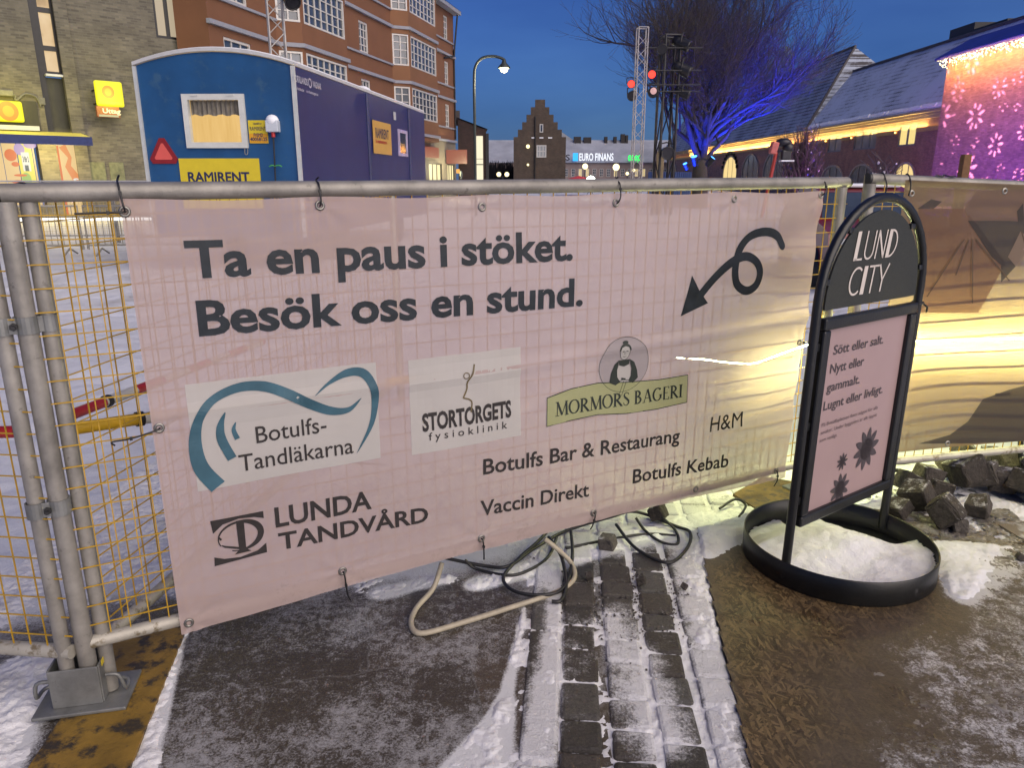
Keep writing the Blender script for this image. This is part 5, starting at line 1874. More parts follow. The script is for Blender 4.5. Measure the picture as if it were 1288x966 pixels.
s0 = SFm.px(467, 150); s1 = SFm.px(492, 195)
f = Flat().rect(s0[0], s1[1], s1[0], s0[1])
b = f.build('side_yellow_sign', mat('sign_orange_yellow', (0.52, 0.30, 0.06), 0.5, 0, .06), cabin, lambda x, z: side(x, z, 0.02))
f = Flat().text('RAMIRENT', s0[0] + (s1[0] - s0[0]) * .13, s1[1] + (s0[1] - s1[1]) * .48, 0.20, (s1[0] - s0[0]) * .72, 0.012)
f.build('sign_lettering', NAVY, b, lambda x, z: side(x, z, 0.024))
f = Flat().text('är maskinuthyrare', s0[0] + (s1[0] - s0[0]) * .13, s1[1] + (s0[1] - s1[1]) * .33, 0.07, (s1[0] - s0[0]) * .60, 0.02)
f.build('sign_small_lettering', RED, b, lambda x, z: side(x, z, 0.024))
s0 = SFm.px(500, 162); s1 = SFm.px(512, 197)
b = MB()
for (xa, za, xb, zb_) in ((s0[0], s1[1], s0[0] + .09, s0[1]), (s1[0] - .09, s1[1], s1[0], s0[1]), (s0[0] + .09, s1[1], s1[0] - .09, s1[1] + .07), (s0[0] + .09, s0[1] - .07, s1[0] - .09, s0[1])):
    vs = [side(xa, za, .03), side(xb, za, .03), side(xb, zb_, .03), side(xa, zb_, .03), side(xa, za, .0), side(xb, za, .0), side(xb, zb_, .0), side(xa, zb_, .0)]
    b.add(vs, [(0, 1, 2, 3), (0, 1, 5, 4), (1, 2, 6, 5), (2, 3, 7, 6), (3, 0, 4, 7)])
sw_ = b.build('side_window', mat('lilac_frame', (0.42, 0.36, 0.50), 0.4), cabin)
f = Flat().rect(s0[0] + .07, s1[1] + .05, s1[0] - .07, s0[1] - .05)
f.build('pane', GLASS_D, sw_, lambda x, z: side(x, z, 0.012))
s0 = SFm.px(494, 140); s1 = SFm.px(497.5, 151)
Flat().rect(s0[0], s1[1], s1[0], s0[1]).build('house_number', TRIM, cabin, lambda x, z: side(x, z, 0.014))
b = MB(); c1_ = SFm.px(490, 140)
b.ball(side(c1_[0], ZS + 0.16, -0.6), (0.22, 0.3, 0.16), 14); b.build('roof_vent', SNOWCAP, cabin)
# wheels under the cabin
for yy_ in (2.2, 6.3):
    for x in (0.25, W - 0.2):
        b = MB(); bx_ = back(x, 0.36, yy_ / CL)
        b.lathe([(0.0, -.09), (0.30, -.09), (0.34, -.06), (0.34, .06), (0.30, .09), (0.0, .09)], (bx_[0], bx_[1], 0.33), 20, 0, Matrix.Rotation(R(90), 3, 'Y'))
        b.build('wheel', CAB, cabin)
point('cabin_room_light', (0, 0, 0), (1.0, 0.72, 0.35), 3, 0.1, cabin).location = ((wx0 + wx1) / 2, 0.5, wz1)

# ================================================================== SHOP BUILDING AT THE LEFT
LA = Vector((-15.6, 28, 0)) + Vector((0.7071, 0.7071, 0)) * -7.5
LB = Vector((-15.6, 28, 0)) + Vector((0.7071, 0.7071, 0)) * 4.1
LF = Frame(LA, LB)
shop = thing('brick_shop_building', 'yellow grey brick building with kiosk awning and lit windows at the far left', 'building', tuple(LA), LF.rz)
BRK = brick_mat('grey_yellow_brick', (0.165, 0.152, 0.115), (0.090, 0.084, 0.068), (0.135, 0.128, 0.108), 0.26, 0.078)
def lpx(u, v): return LF.px(u, v)
bayx0, bayx1 = lpx(49, 92)[0], lpx(80, 92)[0]
winz0 = lpx(66, 92)[1]; winz_m = lpx(66, 60)[1]
rx0, rx1 = lpx(198, 55)[0], lpx(231, 55)[0]; rz0 = 5.2
stx0 = lpx(0, 205)[0] - 1.0; stz0, stz1 = 0.5, lpx(20, 188)[1]
holes = [(bayx0, bayx1, 2.75, 11.0), (rx0, rx1, 6.6, 11.0), (stx0, lpx(51, 205)[0], 0.5, 2.7), (lpx(74, 205)[0], lpx(101, 205)[0], 0.2, 2.7)]
b = MB(); wall_holes(b, LF.L, -0.1, 12.5, holes, 0.35)
b.quad((LF.L, 0, -.1), (LF.L, 6, -.1), (LF.L, 6, 12.5), (LF.L, 0, 12.5)); b.quad((0, 0, 12.5), (LF.L, 0, 12.5), (LF.L, 6, 12.5), (0, 6, 12.5))
b.build('brick_wall', BRK, shop)
DARKF = mat('dark_frame', (0.012, 0.012, 0.013), 0.4)
# bay with lit office panes over a dark panel
b = MB(); b.span((bayx0, 0.22, 2.75), (bayx1, 0.30, winz0 - 0.12)); b.build('dark_panel', mat('dark_green_panel', (0.028, 0.028, 0.016), 0.5, 0, .3, 3), shop)
m, t = newmat('lit_office')
v = t.coord((1.2, 1, 1.0))
t.l(t.ramp(t.noise(v, 1.1, 3, 0.5), [(0.35, (0.40, 0.25, 0.11)), (0.5, (0.72, 0.50, 0.26)), (0.7, (0.85, 0.64, 0.38))]), t.b.inputs['Emission Color'])
t.b.inputs['Emission Strength'].default_value = 0.95 / 2 ** EXPO; t.b.inputs['Base Color'].default_value = (.02, .02, .02, 1)
OFF = m
wfr = MB(); zz = [winz0, winz_m, lpx(62, 12)[1], 11.0]
for i in range(3):
    z0, z1 = zz[i], zz[i + 1]
    x0 = bayx0 + 0.22; x1 = bayx1
    w_ = window(shop, x0, x1, z0, z1, DARKF, OFF, 1, 1, 0.16, 0.08, .04)
    zm = z1 - 0.18
    MB().box(((x0 + x1) / 2, 0.75, zm - 0.3), (0.9, 0.15, 0.05)).build('ceiling_lamp', emit('office_tube', (1.0, 0.86, 0.6), 3), w_)
    MB().box(((x0 + x1) / 2 + 0.1, 0.6, z0 + 0.12), (0.6, 0.2, 0.2)).build('shelf_box', mat('shelf_dark', (0.05, 0.04, 0.035), 0.6), w_)
b = MB(); b.span((bayx0, 0.12, 2.75), (bayx0 + 0.215, 0.30, 11)); b.build('mullion', DARKF, shop)
b = MB(); b.span((bayx0 + 0.2, -0.04, winz0 - 0.09), (bayx1, 0.2, winz0 - 0.02)); b.build('window_sill', TRIM, shop)
w_ = window(shop, rx0, rx1, 6.6, 11.0, DARKF, emit('lit_stair', (0.62, 0.50, 0.34), 0.75), 2, 1, 0.08, 0.10, .14)
b = MB(); b.span((lpx(239, 40)[0] - .22, -0.12, 0), (lpx(239, 40)[0] + .22, 0.1, 12.4)); b.build('corner_pilaster', mat('grey_render', (0.22, 0.25, 0.27), 0.6, 0, 0.12), shop)
b = MB(); b.span((lpx(83, 120)[0], -0.09, 0), (lpx(99, 120)[0], -0.002, 12.4)); b.build('brick_pier', BRK, shop)
# kiosk front: posters in lit windows
PCOL = [('poster_cream', (0.80, 0.56, 0.26)), ('poster_red', (0.75, 0.22, 0.10)), ('poster_lemon', (0.85, 0.75, 0.12)), ('poster_pink', (0.72, 0.36, 0.48)), ('poster_white', (0.82, 0.78, 0.66)), ('poster_green', (0.35, 0.55, 0.15)), ('poster_lilac', (0.45, 0.35, 0.62))]
def lit_poster(nm, x0, x1, z0, z1, base, y=0.18):
    o = MB().span((x0, y, z0), (x1, y + 0.02, z1)).build('shop_window', emit(nm + base, dict(PCOL)[base], 0.95), shop)
    return o
s0x, s1x = stx0, lpx(51, 205)[0]
lit_poster('k1', s0x, lpx(7, 205)[0] - 0.02, 0.5, 2.7, 'poster_cream')
w1 = lit_poster('k2', lpx(7, 205)[0], lpx(26, 205)[0] - .03, 0.5, 2.68, 'poster_cream')
w2 = lit_poster('k3', lpx(26, 205)[0], lpx(44, 205)[0], 0.5, 2.68, 'poster_lemon')
w2b = lit_poster('k5', lpx(44, 205)[0] + .02, s1x - .1, 0.5, 2.68, 'poster_cream')
w3 = lit_poster('k4', lpx(76, 205)[0], lpx(101, 205)[0], 0.2, 2.66, 'poster_cream')
xa, xb = lpx(27, 205)[0], lpx(44, 205)[0]; wd = xb - xa
f = Flat().rect(xa + wd * .16, 1.72, xa + wd * .74, 2.35); sheet(f, 'poster_sheet', emit('poster_white', (0.8, 0.8, 0.72), .95), w2, 0.17)
f = Flat().text('3 för 2', xa + wd * .24, 2.02, 0.2, wd * .44, 0.05); sheet(f, 'poster_lettering', mat('poster_navy', (0.02, 0.04, 0.10), .5), w2, 0.165)
f = Flat().rect(xa + wd * .30, 1.72, xa + wd * .58, 1.92); sheet(f, 'poster_field', mat('poster_navy', (0.02, 0.04, 0.10), .5), w2, 0.164)
for q_ in ((xa + wd * .1, 2.45, .16, .2), (xa + wd * .95, 2.6, .2, .12)):
    sheet(Flat().ellipse(*q_), 'poster_blot', emit('poster_lilac', (.42, .30, .62), .9), w2, 0.173)
f = Flat().ellipse(xa + wd * .3, 1.45, .14, .22); sheet(f, 'poster_fruit', emit('poster_green', (.35, .55, .15), .9), w2, 0.173)
f = Flat(); xr = lpx(8, 205)[0]
for q_ in ((xr + .2, 2.25, .18, .2), (xr + .3, 1.95, .12, .08), (xr + .3, 1.36, .2, .06), (xr + .4, 1.58, .2, .04)):
    sheet(Flat().ellipse(*q_), 'poster_blot', emit('poster_red', (.75, .16, .06), .9), w1, 0.17)
xr = lpx(79, 205)[0]; f = Flat()
f.ribbon([(xr + .1, 2.6), (xr + .3, 2.2), (xr + .2, 1.9), (xr + .45, 1.4)], [.25, .12, .2, .3]); sheet(Flat().ellipse(xr + .75, 1.75, .28, .22), 'poster_blot', emit('poster_orange', (.80, .28, .10), .9), w3, 0.17)
sheet(f, 'poster_swirl', emit('poster_orange', (.80, .28, .10), .9), w3, 0.17)
f = Flat().rect(xr - .12, .2, xr - .02, 2.6); sheet(f, 'poster_band', emit('poster_red', (.75, .16, .06), .8), w3, 0.172)
f = Flat().text('SPEL', xr + .3, 1.30, .18, .75, .05).text('TOTO', xr + .3, 1.02, .16, .75, .05); sheet(f, 'poster_lettering', emit('poster_white', (.8, .8, .72), .95), w3, 0.168)
# awning
ax0, ax1 = lpx(0, 180)[0] - 2.5, lpx(104, 178)[0] - 0.05
b = MB(); zt_, zf = lpx(50, 165)[1], 2.85
b.quad((ax0, -0.02, zt_), (ax1, -0.02, zt_), (ax1, -1.25, zf), (ax0, -1.25, zf))
b.quad((ax0, -0.0, zt_ - .03), (ax1, -0.0, zt_ - .03), (ax1, -1.25, zf - .03), (ax0, -1.25, zf - .03)); b.quad((ax1, -0.02, zt_), (ax1, -1.25, zf), (ax1, -1.25, zf - .03), (ax1, 0, zt_ - .03))
awn = b.build('awning', mat('awning_yellow', (0.50, 0.46, 0.12), 0.7, 0, 0.12), shop)
b = MB(); n_ = 24
b.span((ax0, -1.275, zf - 0.27), (ax1, -1.255, zf + 0.02)); b.build('valance', mat('valance_navy', (0.015, 0.03, 0.13), 0.6), awn)
b = MB(); b.span((ax0, -0.2, zt_ + 0.01), (ax1 - 1.3, 0.0, zt_ + 0.16)); b.build('awning_box', TRIM, awn)
# fascia with the sun sign
fx_ = lpx(37, 140)
b = MB(); b.span((ax0, -0.09, lpx(20, 163)[1]), (lpx(45, 130)[0], -0.003, lpx(20, 126)[1])); b.build('dark_fascia', mat('fascia_dark', (0.03, 0.03, 0.012), 0.5), shop)
SUNY = emit('sign_glow_yellow', (0.95, 0.86, 0.0), 1.15)
SUNO = emit('sign_glow_orange', (0.95, 0.30, 0.01), 1.1); SUNO2 = emit('sign_glow_amber', (0.98, 0.52, 0.02), 1.1)
def sunsign(nm, x0, x1, z0, z1, y, cx, cz, r, word=None):
    b = MB(); b.rbox(((x0 + x1) / 2, y, (z0 + z1) / 2), (x1 - x0, 0.16, z1 - z0), 0.06)
    o = b.build(nm, SUNY, shop)
    sheet(Flat().ellipse(cx, cz, r, r * 1.05), 'sun_mark', SUNO, o, y - 0.086)
    sheet(Flat().ellipse(cx, cz, r * .55, r * .6), 'sun_core', SUNO2, o, y - 0.09)
    if word:
        sheet(Flat().text(word, x0 + (x1 - x0) * .10, z0 + (z1 - z0) * .10, 0.10, (x1 - x0) * .78, 0.01), 'sign_lettering', mat('sign_green_grey', (0.35, 0.36, 0.06), .5), o, y - 0.088)
    return o
c0 = lpx(-18, 152); c1 = lpx(25, 128)
sunsign('fascia_sign', c0[0], c1[0], c0[1], c1[1], -0.19, lpx(8, 140)[0], lpx(8, 140)[1], 0.30)
c0 = lpx(115, 134); c1 = lpx(145, 105)
box_ = sunsign('hanging_sign', c0[0], c1[0], c0[1], c1[1], -0.62, lpx(128, 118)[0], lpx(128, 118)[1] + .02, 0.21, 'Pressbyrån')
b = MB(); b.tube([(c0[0] + .1, -.56, c1[1] - .3), (c0[0] + .1, 0, c1[1] - .3)], .03, 8); b.tube([(c0[0] + .1, -.56, c0[1] + .1), (c0[0] + .1, 0, c0[1] + .1)], .03, 8); b.build('bracket', STEEL_D, box_)
d0 = lpx(115, 148); d1 = lpx(142, 136)
b = MB(); b.rbox(((d0[0] + d1[0]) / 2, -.62, (d0[1] + d1[1]) / 2), (d1[0] - d0[0], .12, d1[1] - d0[1]), .02)
ut = b.build('cash_sign', mat('cash_brown', (0.22, 0.075, 0.03), 0.5), shop)
sheet(Flat().text('Uttag', d0[0] + .2, d0[1] + .14, .17, .6, .03), 'sign_lettering', mat('pale_print', (.45, .44, .5)), ut, -.684)
sheet(Flat().rect(d0[0] + .06, d0[1] + .02, d1[0] - .06, d0[1] + .09), 'sign_strip', emit('cash_strip', (.8, .75, .4), .7), ut, -.684)
point('sign_light', (0, 0, 0), (1.0, 0.85, 0.1), 45, 0.35, shop).location = ((c0[0] + c1[0]) / 2, -1.25, c0[1] + .3)
point('sign_light', (0, 0, 0), (1.0, 0.85, 0.1), 50, 0.3, shop).location = (lpx(10, 140)[0], -1.3, lpx(8, 140)[1] + .4)
point('kiosk_light', (0, 0, 0), (1.0, 0.80, 0.35), 110, 0.3, shop).location = (lpx(60, 190)[0], -1.0, 2.3)
# cables and fittings above the fascia
b = MB(); za = lpx(20, 122)[1]
b.tube(smooth_path([(ax0, -.08, za), (lpx(5, 120)[0], -.1, za + .15), (lpx(18, 122)[0], -.1, za - .1), (lpx(30, 116)[0], -.1, za + .12), (lpx(44, 120)[0], -.08, za + .05), (lpx(50, 128)[0], -.04, za - .25)], 5), .035, 8)
b.rbox((lpx(52, 127)[0], -.05, lpx(52, 127)[1]), (.2, .08, .24), .02); b.rbox((lpx(4, 117)[0], -.15, lpx(4, 117)[1]), (.5, .2, .2), .03)
b.build('cable_run', mat('cable_grey', (.13, .13, .12), .6), shop)
b = MB(); nt_ = lpx(132, 223); b.span((nt_[0] - .5, -.03, 1.3), (nt_[0] + .05, 0, 2.05)); b.span((nt_[0] + .2, -.03, 1.3), (nt_[0] + .7, 0, 2.05)); b.build('notice_board', mat('notice_green', (.16, .17, .09), .6, 0, .5, 4), shop)

# ================================================================== ORANGE APARTMENT BLOCK
OA = Vector((-11.4, 30.2, 0)); OD = Vector((0.2292, 0.9734, 0))
OF = Frame(OA, OA + OD * 30.6)
apt = thing('apartment_building', 'orange rendered apartment block with white windows and bays behind the cabin', 'building', tuple(OA), OF.rz)
ORG = mat('orange_render', (0.165, 0.074, 0.037), 0.85, 0, 0.10, 0.8)
ORG2 = mat('orange_render_light', (0.185, 0.088, 0.042), 0.85, 0, 0.10, 0.8)
BAND = mat('white_band', (0.25, 0.265, 0.31), 0.7, 0, 0.08)
STN = mat('ground_floor_stone', (0.17, 0.155, 0.12), 0.7, 0, 0.15, 1)
floors = [4.3, 7.25, 10.3]
EAVE = 13.2
holes = []
wins = []
for zb_ in floors:
    for (x0, x1, cols) in ((0.9, 2.8, 3), (11.0, 12.0, 2), (13.6, 14.8, 3), (25.5, 26.5, 2), (28.3, 29.2, 2)):
        holes.append((x0, x1, zb_ + 0.92, zb_ + 2.5)); wins.append((x0, x1, zb_ + 0.92, zb_ + 2.5, cols))
b = MB(); wall_holes(b, OF.L, 4.3, EAVE, holes, 0.2)
b.quad((OF.L, 0, 0), (OF.L, 10, 0), (OF.L, 10, EAVE), (OF.L, 0, EAVE)); b.quad((0, 0, 0), (0, 1.42, 0), (0, 1.42, EAVE), (0, 0, EAVE))
b.build('rendered_wall', ORG, apt)
gl = []
for (u0, u1) in ((540, 556), (563, 572)):
    gl.append((OF.px(u0, 220)[0], OF.px(u1, 220)[0], 0.3, 2.55))
b = MB(); wall_holes(b, OF.L, 0, 4.3, gl, 0.2); b.build('ground_floor_wall', STN, apt)
for a in gl:
    window(apt, *a, DARKF, emit('shop_glow', (0.95, 0.80, 0.42), 1.1), 3, 1, 0.05, .08, .06, 'shop_window')
for w in wins:
    window(apt, w[0], w[1], w[2], w[3], WHITE, GLASS_D, w[4], 4, 0.06, 0.10, 0.055)
# bands
b = MB()
for zb_ in floors:
    b.span((-.1, -0.16, zb_ - 0.16), (4.9, 0, zb_)); b.span((10.95, -0.16, zb_ - .16), (18.2, 0, zb_)); b.span((24.9, -0.16, zb_ - .16), (OF.L, 0, zb_))
    for x0, x1 in ((10.95, 18.2), (24.9, OF.L), (0, 4.9)):
        b.span((x0, -0.10, zb_ + 0.80), (x1, 0, zb_ + 0.9))
b.span((0, -0.55, EAVE), (OF.L + .3, 0.3, EAVE + .25))
b.build('cornice_band', BAND, apt)
b = MB()
b.add([(0, -0.6, EAVE + .26), (OF.L + .4, -0.6, EAVE + .26), (OF.L + .4, 5, EAVE + 4), (0, 5, EAVE + 4)], [(0, 1, 2, 3)])
b.build('roof', mat('dark_roof', (.06, .05, .05), .7, 0, .2, 1), apt)
b = MB(); b.tube([(OF.L - .5, -.25, EAVE - 2.2), (OF.L - .5, -.2, EAVE - 2.9), (OF.L - 2.6, -.1, EAVE - 3.3)], .06, 8); b.tube([(OF.L - .5, -.25, EAVE - 2.2), (OF.L - .5, -.5, EAVE - .1)], .06, 8); b.tube([(OF.L - .25, -.1, 4.4), (OF.L - .25, -.1, EAVE - 2.4)], .06, 8)
b.build('drainpipe', STEEL_D, apt)
for (x0, x1, nm) in ((4.9, 10.95, 'bay'), (18.2, 24.9, 'bay')):
    d = 0.85; c = 0.75
    pts = [(x0, 0), (x0 + c, -d), (x1 - c, -d), (x1, 0)]
    bm1 = MB(); bn = MB()
    for zb_ in floors:
        for i in range(3):
            (xa, ya), (xb, yb) = pts[i], pts[i + 1]
            for (za, zc) in ((zb_ - 0.0, zb_ + 0.85), (zb_ + 2.62, zb_ + 3.05 if zb_ > 10 else zb_ + 2.95)):
                bm1.quad((xa, ya, za), (xb, yb, za), (xb, yb, zc), (xa, ya, zc))
            # piers beside the glass
            for q0, q1 in ((0, 0.05), (0.95, 1)):
                bm1.quad((xa + (xb - xa) * q0, ya + (yb - ya) * q0, zb_ + .85), (xa + (xb - xa) * q1, ya + (yb - ya) * q1, zb_ + .85), (xa + (xb - xa) * q1, ya + (yb - ya) * q1, zb_ + 2.62), (xa + (xb - xa) * q0, ya + (yb - ya) * q0, zb_ + 2.62))
        off = 0.12
        P = [(x0 - .02, 0), (x0 + c - .05, -d - off), (x1 - c + .05, -d - off), (x1 + .02, 0)]
        k4 = [(x, y, zb_ - .17) for x, y in P] + [(x, y, zb_) for x, y in P]
        bn.add(k4, [(0, 1, 2, 3), (4, 5, 6, 7), (0, 1, 5, 4), (1, 2, 6, 5), (2, 3, 7, 6)])
        k4 = [(x, y, zb_ - .75) for x, y in pts] + [(x, y, zb_ - .18) for x, y in pts]
    bm1.add([(x, y, 3.9) for x, y in pts] + [(x, y, 4.3) for x, y in pts], [(0, 1, 2, 3), (0, 1, 5, 4), (1, 2, 6, 5), (2, 3, 7, 6)])
    bay = bm1.build('bay_wall', ORG2 if x0 > 15 else ORG, apt)
    bn.build('bay_band', BAND, bay)
    for zb_ in floors:
        w_ = MB(); z0, z1 = zb_ + .86, zb_ + 2.6
        for i, cols in ((0, 2), (1, 7), (2, 2)):
            (xa, ya), (xb, yb) = pts[i], pts[i + 1]
            A = Vector((xa, ya, 0)); B = Vector((xb, yb, 0)); dd = (B - A).normalized(); nn = Vector((-dd.y, dd.x, 0)); L = (B - A).length
            M = Matrix((dd, nn, Vector((0, 0, 1)))).transposed()
            x_l, x_r = L * .05, L * .95
            def wb(px0, px1, pz0, pz1, yy=0.04, tk=0.10):
                cpt = A + dd * ((px0 + px1) / 2) + nn * yy + Vector((0, 0, (pz0 + pz1) / 2))
                w_.box(cpt, (px1 - px0, tk, pz1 - pz0), M)
            wb(x_l, x_l + .09, z0, z1); wb(x_r - .09, x_r, z0, z1); wb(x_l + .09, x_r - .09, z0, z0 + .08); wb(x_l + .09, x_r - .09, z1 - .08, z1)
            for k in range(1, cols):
                xx = x_l + (x_r - x_l) * k / cols; wb(xx - .035, xx + .035, z0 + .08, z1 - .08, .05, .06)
            for k in range(1, 4):
                zq = z0 + (z1 - z0) * k / 4; wb(x_l + .09, x_r - .09, zq - .022, zq + .022, .052, .05)
        fo_ = w_.build('bay_window', WHITE, bay)
    gp_ = MB()
    for i in range(3):
        (xa, ya), (xb, yb) = pts[i], pts[i + 1]
        A = Vector((xa, ya, 0)); B = Vector((xb, yb, 0)); nn = Vector((-(B - A).y, (B - A).x, 0)).normalized() * 0.07
        for zb_ in floors:
            gp_.quad(A + nn + Vector((0, 0, zb_ + .8)), B + nn + Vector((0, 0, zb_ + .8)), B + nn + Vector((0, 0, zb_ + 2.65)), A + nn + Vector((0, 0, zb_ + 2.65)))
    gp_.build('bay_glass', GLASS_D, bay)
# fairy lights inside one bay
b = MB()
for k in range(9):
    b.ball((19.6 + k * .5, -0.70 + .62, 7.25 + 2.0 + .12 * math.sin(k * 2.0)), .05, 6)
b.build('window_star_light', emit('star_light', (1.0, .75, .35), 4), apt)
b = MB(); s0 = OF.px(551, 193); b.span((OF.px(530, 190)[0], -.25, 2.9), (OF.px(548, 190)[0], -.05, 3.6)); b.build('shop_fascia', emit('fascia_red', (.45, .10, .05), .6), apt)
b = MB(); xx = OF.px(560, 200)[0]; b.rbox((xx, -.9, 3.05), (.15, 1.6, 1.0), .03); b.build('red_box_sign', emit('box_sign_red', (.40, .10, .06), .75), apt)
b = MB(); xx = OF.px(563, 224)[0]; b.lathe([(0, -.03), (.3, -.03), (.3, .03), (0, .03)], (xx - .4, -1.2, 1.75), 18, 0, Matrix.Rotation(R(90), 3, 'X')); b.build('round_sign', mat('grey_print', (.12, .14, .13), .5), apt)
point('shop_front_light', (0, 0, 0), (1, .85, .5), 150, .3, apt).location = (27.0, -1.5, 2.2)

# ================================================================== TRUSS BY THE ORANGE BLOCK AND LIGHTING TRUSSES
def truss(nm, label, x, y, h, w, mt, rz=0.0, four=True, step=None, r=0.028, group=None):
    root = thing(nm, label, 'truss', (x, y, 0), rz, group)
    pts = [(-w / 2, -w / 2), (w / 2, -w / 2), (w / 2, w / 2), (-w / 2, w / 2)] if four else [(-w / 2, -w * .29), (w / 2, -w * .29), (0, w * .58)]
    b = MB()
    for px_, py_ in pts:
        b.tube([(px_, py_, 0), (px_, py_, h)], r, 8)
    for j in range(len(pts)):
        p, q_ = pts[j], pts[(j + 1) % len(pts)]
        b.tube([(p[0], p[1], h), (q_[0], q_[1], h)], r * .8, 6)
    b.build('chord', mt, root)
    b = MB(); st = step or w; k = len(pts); z = 0.1; i = 0
    while z + st <= h:
        for j in range(k):
            p, q_ = pts[j], pts[(j + 1) % k]
            if (i + j) % 2: p, q_ = q_, p
            b.tube([(p[0], p[1], z), (q_[0], q_[1], z + st)], r * .55, 5)
        z += st; i += 1
    b.build('lattice', mt, root)
    return root


ALT = mat('truss_aluminium', (0.42, 0.40, 0.38), 0.45, 0.3, 0.15)
truss('lighting_truss', 'grey truss mast carrying a spotlight in front of the orange building', -6.45, 22, 9.0, 0.40, ALT, R(20))
def lamp_head(nm, label, P, to, s, lens, gain_m, group=None, body=STEEL_D, yoke=True):
    root = thing(nm, label, 'spotlight', tuple(P), 0, group)
    root.rotation_euler = (Vector(to) - Vector(P)).to_track_quat('Y', 'Z').to_euler()
    b = MB()
    M = Matrix.Rotation(R(-90), 3, 'X')
    b.lathe([(0, -.5 * s), (.26 * s, -.5 * s), (.30 * s, -.2 * s), (.33 * s, .42 * s), (.36 * s, .5 * s), (.31 * s, .5 * s), (.31 * s, .43 * s)], (0, 0, 0), 18, 0, M)
    b.build('housing', body, root)
    b = MB(); b.lathe([(0, .44 * s), (.31 * s, .44 * s)], (0, 0, 0), 18, 0, M); b.build('lens', gain_m, root)
    b = MB()
    b.tube([(-.40 * s, 0, 0), (-.42 * s, -.1 * s, .45 * s), (0, -.1 * s, .55 * s), (.42 * s, -.1 * s, .45 * s), (.40 * s, 0, 0)], .04 * s, 6)
    b.build('yoke', body, root)
    return root


DARKLENS = mat('dark_lens', (.02, .02, .025), .1)
lamp_head('stage_spotlight', 'dark spotlight hanging on the truss before the orange building', (-5.95, 21.7, 6.15), (-2, 16, 1), 0.62, None, DARKLENS)
b = MB(); b.tube([(-6.6, 21.8, 6.62), (-4.75, 21.8, 6.72)], .035, 8); o = b.build('truss_arm', mat('frosty_bar', (.30, .30, .31), .5)); tag(o, 'frosty bar fixed across the truss above the dark spotlight', 'truss arm')

# white mast and black mast in the middle
wt_x = 156 / 960 * 30
truss('lighting_truss', 'white lattice truss mast standing before the bare tree', wt_x, 30, 1.45 + 0.1815 * 30, 0.36, mat('white_truss', (.36, .34, .34), .45, .1), R(5), True, None, .021)
bx_ = 190 / 960 * 32
BKT = mat('black_truss', (.012, .012, .016), .4)
truss('lighting_truss', 'black truss mast hung with stage lights beside the blue lit tree', bx_, 32, 1.45 + .172 * 32, 0.62, BKT, R(10), True, 2.2, .055)
REDL = emit('red_lens', (1.0, .035, .02), 3)
P1 = aty(794, 105, 30.0); P2_ = aty(820, 93, 31.0)
lamp_head('stage_spotlight', 'glowing red spotlight left of the white truss mast', P1, (1.0, 6, 1.5), .42, None, REDL, 'red glowing stage lights')
lamp_head('stage_spotlight', 'glowing red spotlight between the white and black truss masts', P2_, (1.0, 6, 1.5), .46, None, REDL, 'red glowing stage lights')
for (q, lab, s, to) in (((796, 119), 'dark spotlight just under the left red one', .55, (0, 15, 0)), ((822, 115), 'dim spotlight below the right red one on the black mast', .6, (0, 8, 0)),
                        ((833, 60), 'dark spotlight at the upper left of the black mast', .6, (2, 12, 0)), ((857, 54), 'dark spotlight at the top right of the black mast', .7, (12, 30, 4)),
                        ((857, 86), 'dark spotlight at the right of the black mast mid height', .75, (14, 30, 2)), ((858, 116), 'dark spotlight at the right arm low on the black mast', .6, (14, 30, 2)),
                        ((838, 192), 'black control box spotlight low on the black mast', .75, (6, 10, 1))):
    P = aty(*q, 31.8)
    lamp_head('stage_spotlight', lab, P, to, s, None, DARKLENS, None, BKT)
b = MB()
for v in (62, 90, 108, 116):
    z = aty(840, v, 32).z
    b.tube([(bx_ - 1.0, 31.6, z), (bx_ + 1.2, 31.6, z)], .03, 6)
o = b.build('truss_arm', BKT); tag(o, 'black cross arms carrying the stage lights on the black mast', 'truss arm')
b = MB(); b.ball(aty(822, 114, 31.2), .13, 12); o = b.build('marker_lamp', emit('pale_lens', (.75, .42, .42), .9)); tag(o, 'small pale round lamp below the right red spotlight', 'lamp')

# street lamp with the arched arm
lx, ly = (598 - 644) / 960 * 31, 31
lz = aty(620, 71, 31).z; le = aty(634, 84, 31)
sl_o = thing('street_lamp', 'tall street lamp with an arched arm and lit cone head right of the orange block', 'street lamp', (lx, ly, 0))
gm2 = mat('lamp_green', (.03, .04, .04), .5, .2)
hx = le.x - lx
MB().tube(smooth_path([(0, 0, 0), (0, 0, 1), (0, 0, 3.5), (0, 0, lz - .9), (.06, 0, lz - .35), (.32, 0, lz - .05), (.75, 0, lz + .02), (hx - .1, 0, lz - .05), (hx, 0, lz - .12)], 5), .055, 10).build('pole', gm2, sl_o)
b = MB(); b.lathe([(.03, .22), (.06, .18), (.10, .05), (.24, -.10), (.25, -.14)], (hx, 0, le.z + .1), 18); b.build('lamp_shade', gm2, sl_o)
b = MB(); b.lathe([(.0, -.30), (.12, -.26), (.17, -.14), (.17, -.10)], (hx, 0, le.z + .09), 16); b.build('lamp_glass', emit('lamp_warm', (1.0, .82, .42), 4), sl_o)
point('lamp_light', (0, 0, 0), (1, .82, .5), 160, .2, sl_o).location = (hx, 0, le.z - .4)

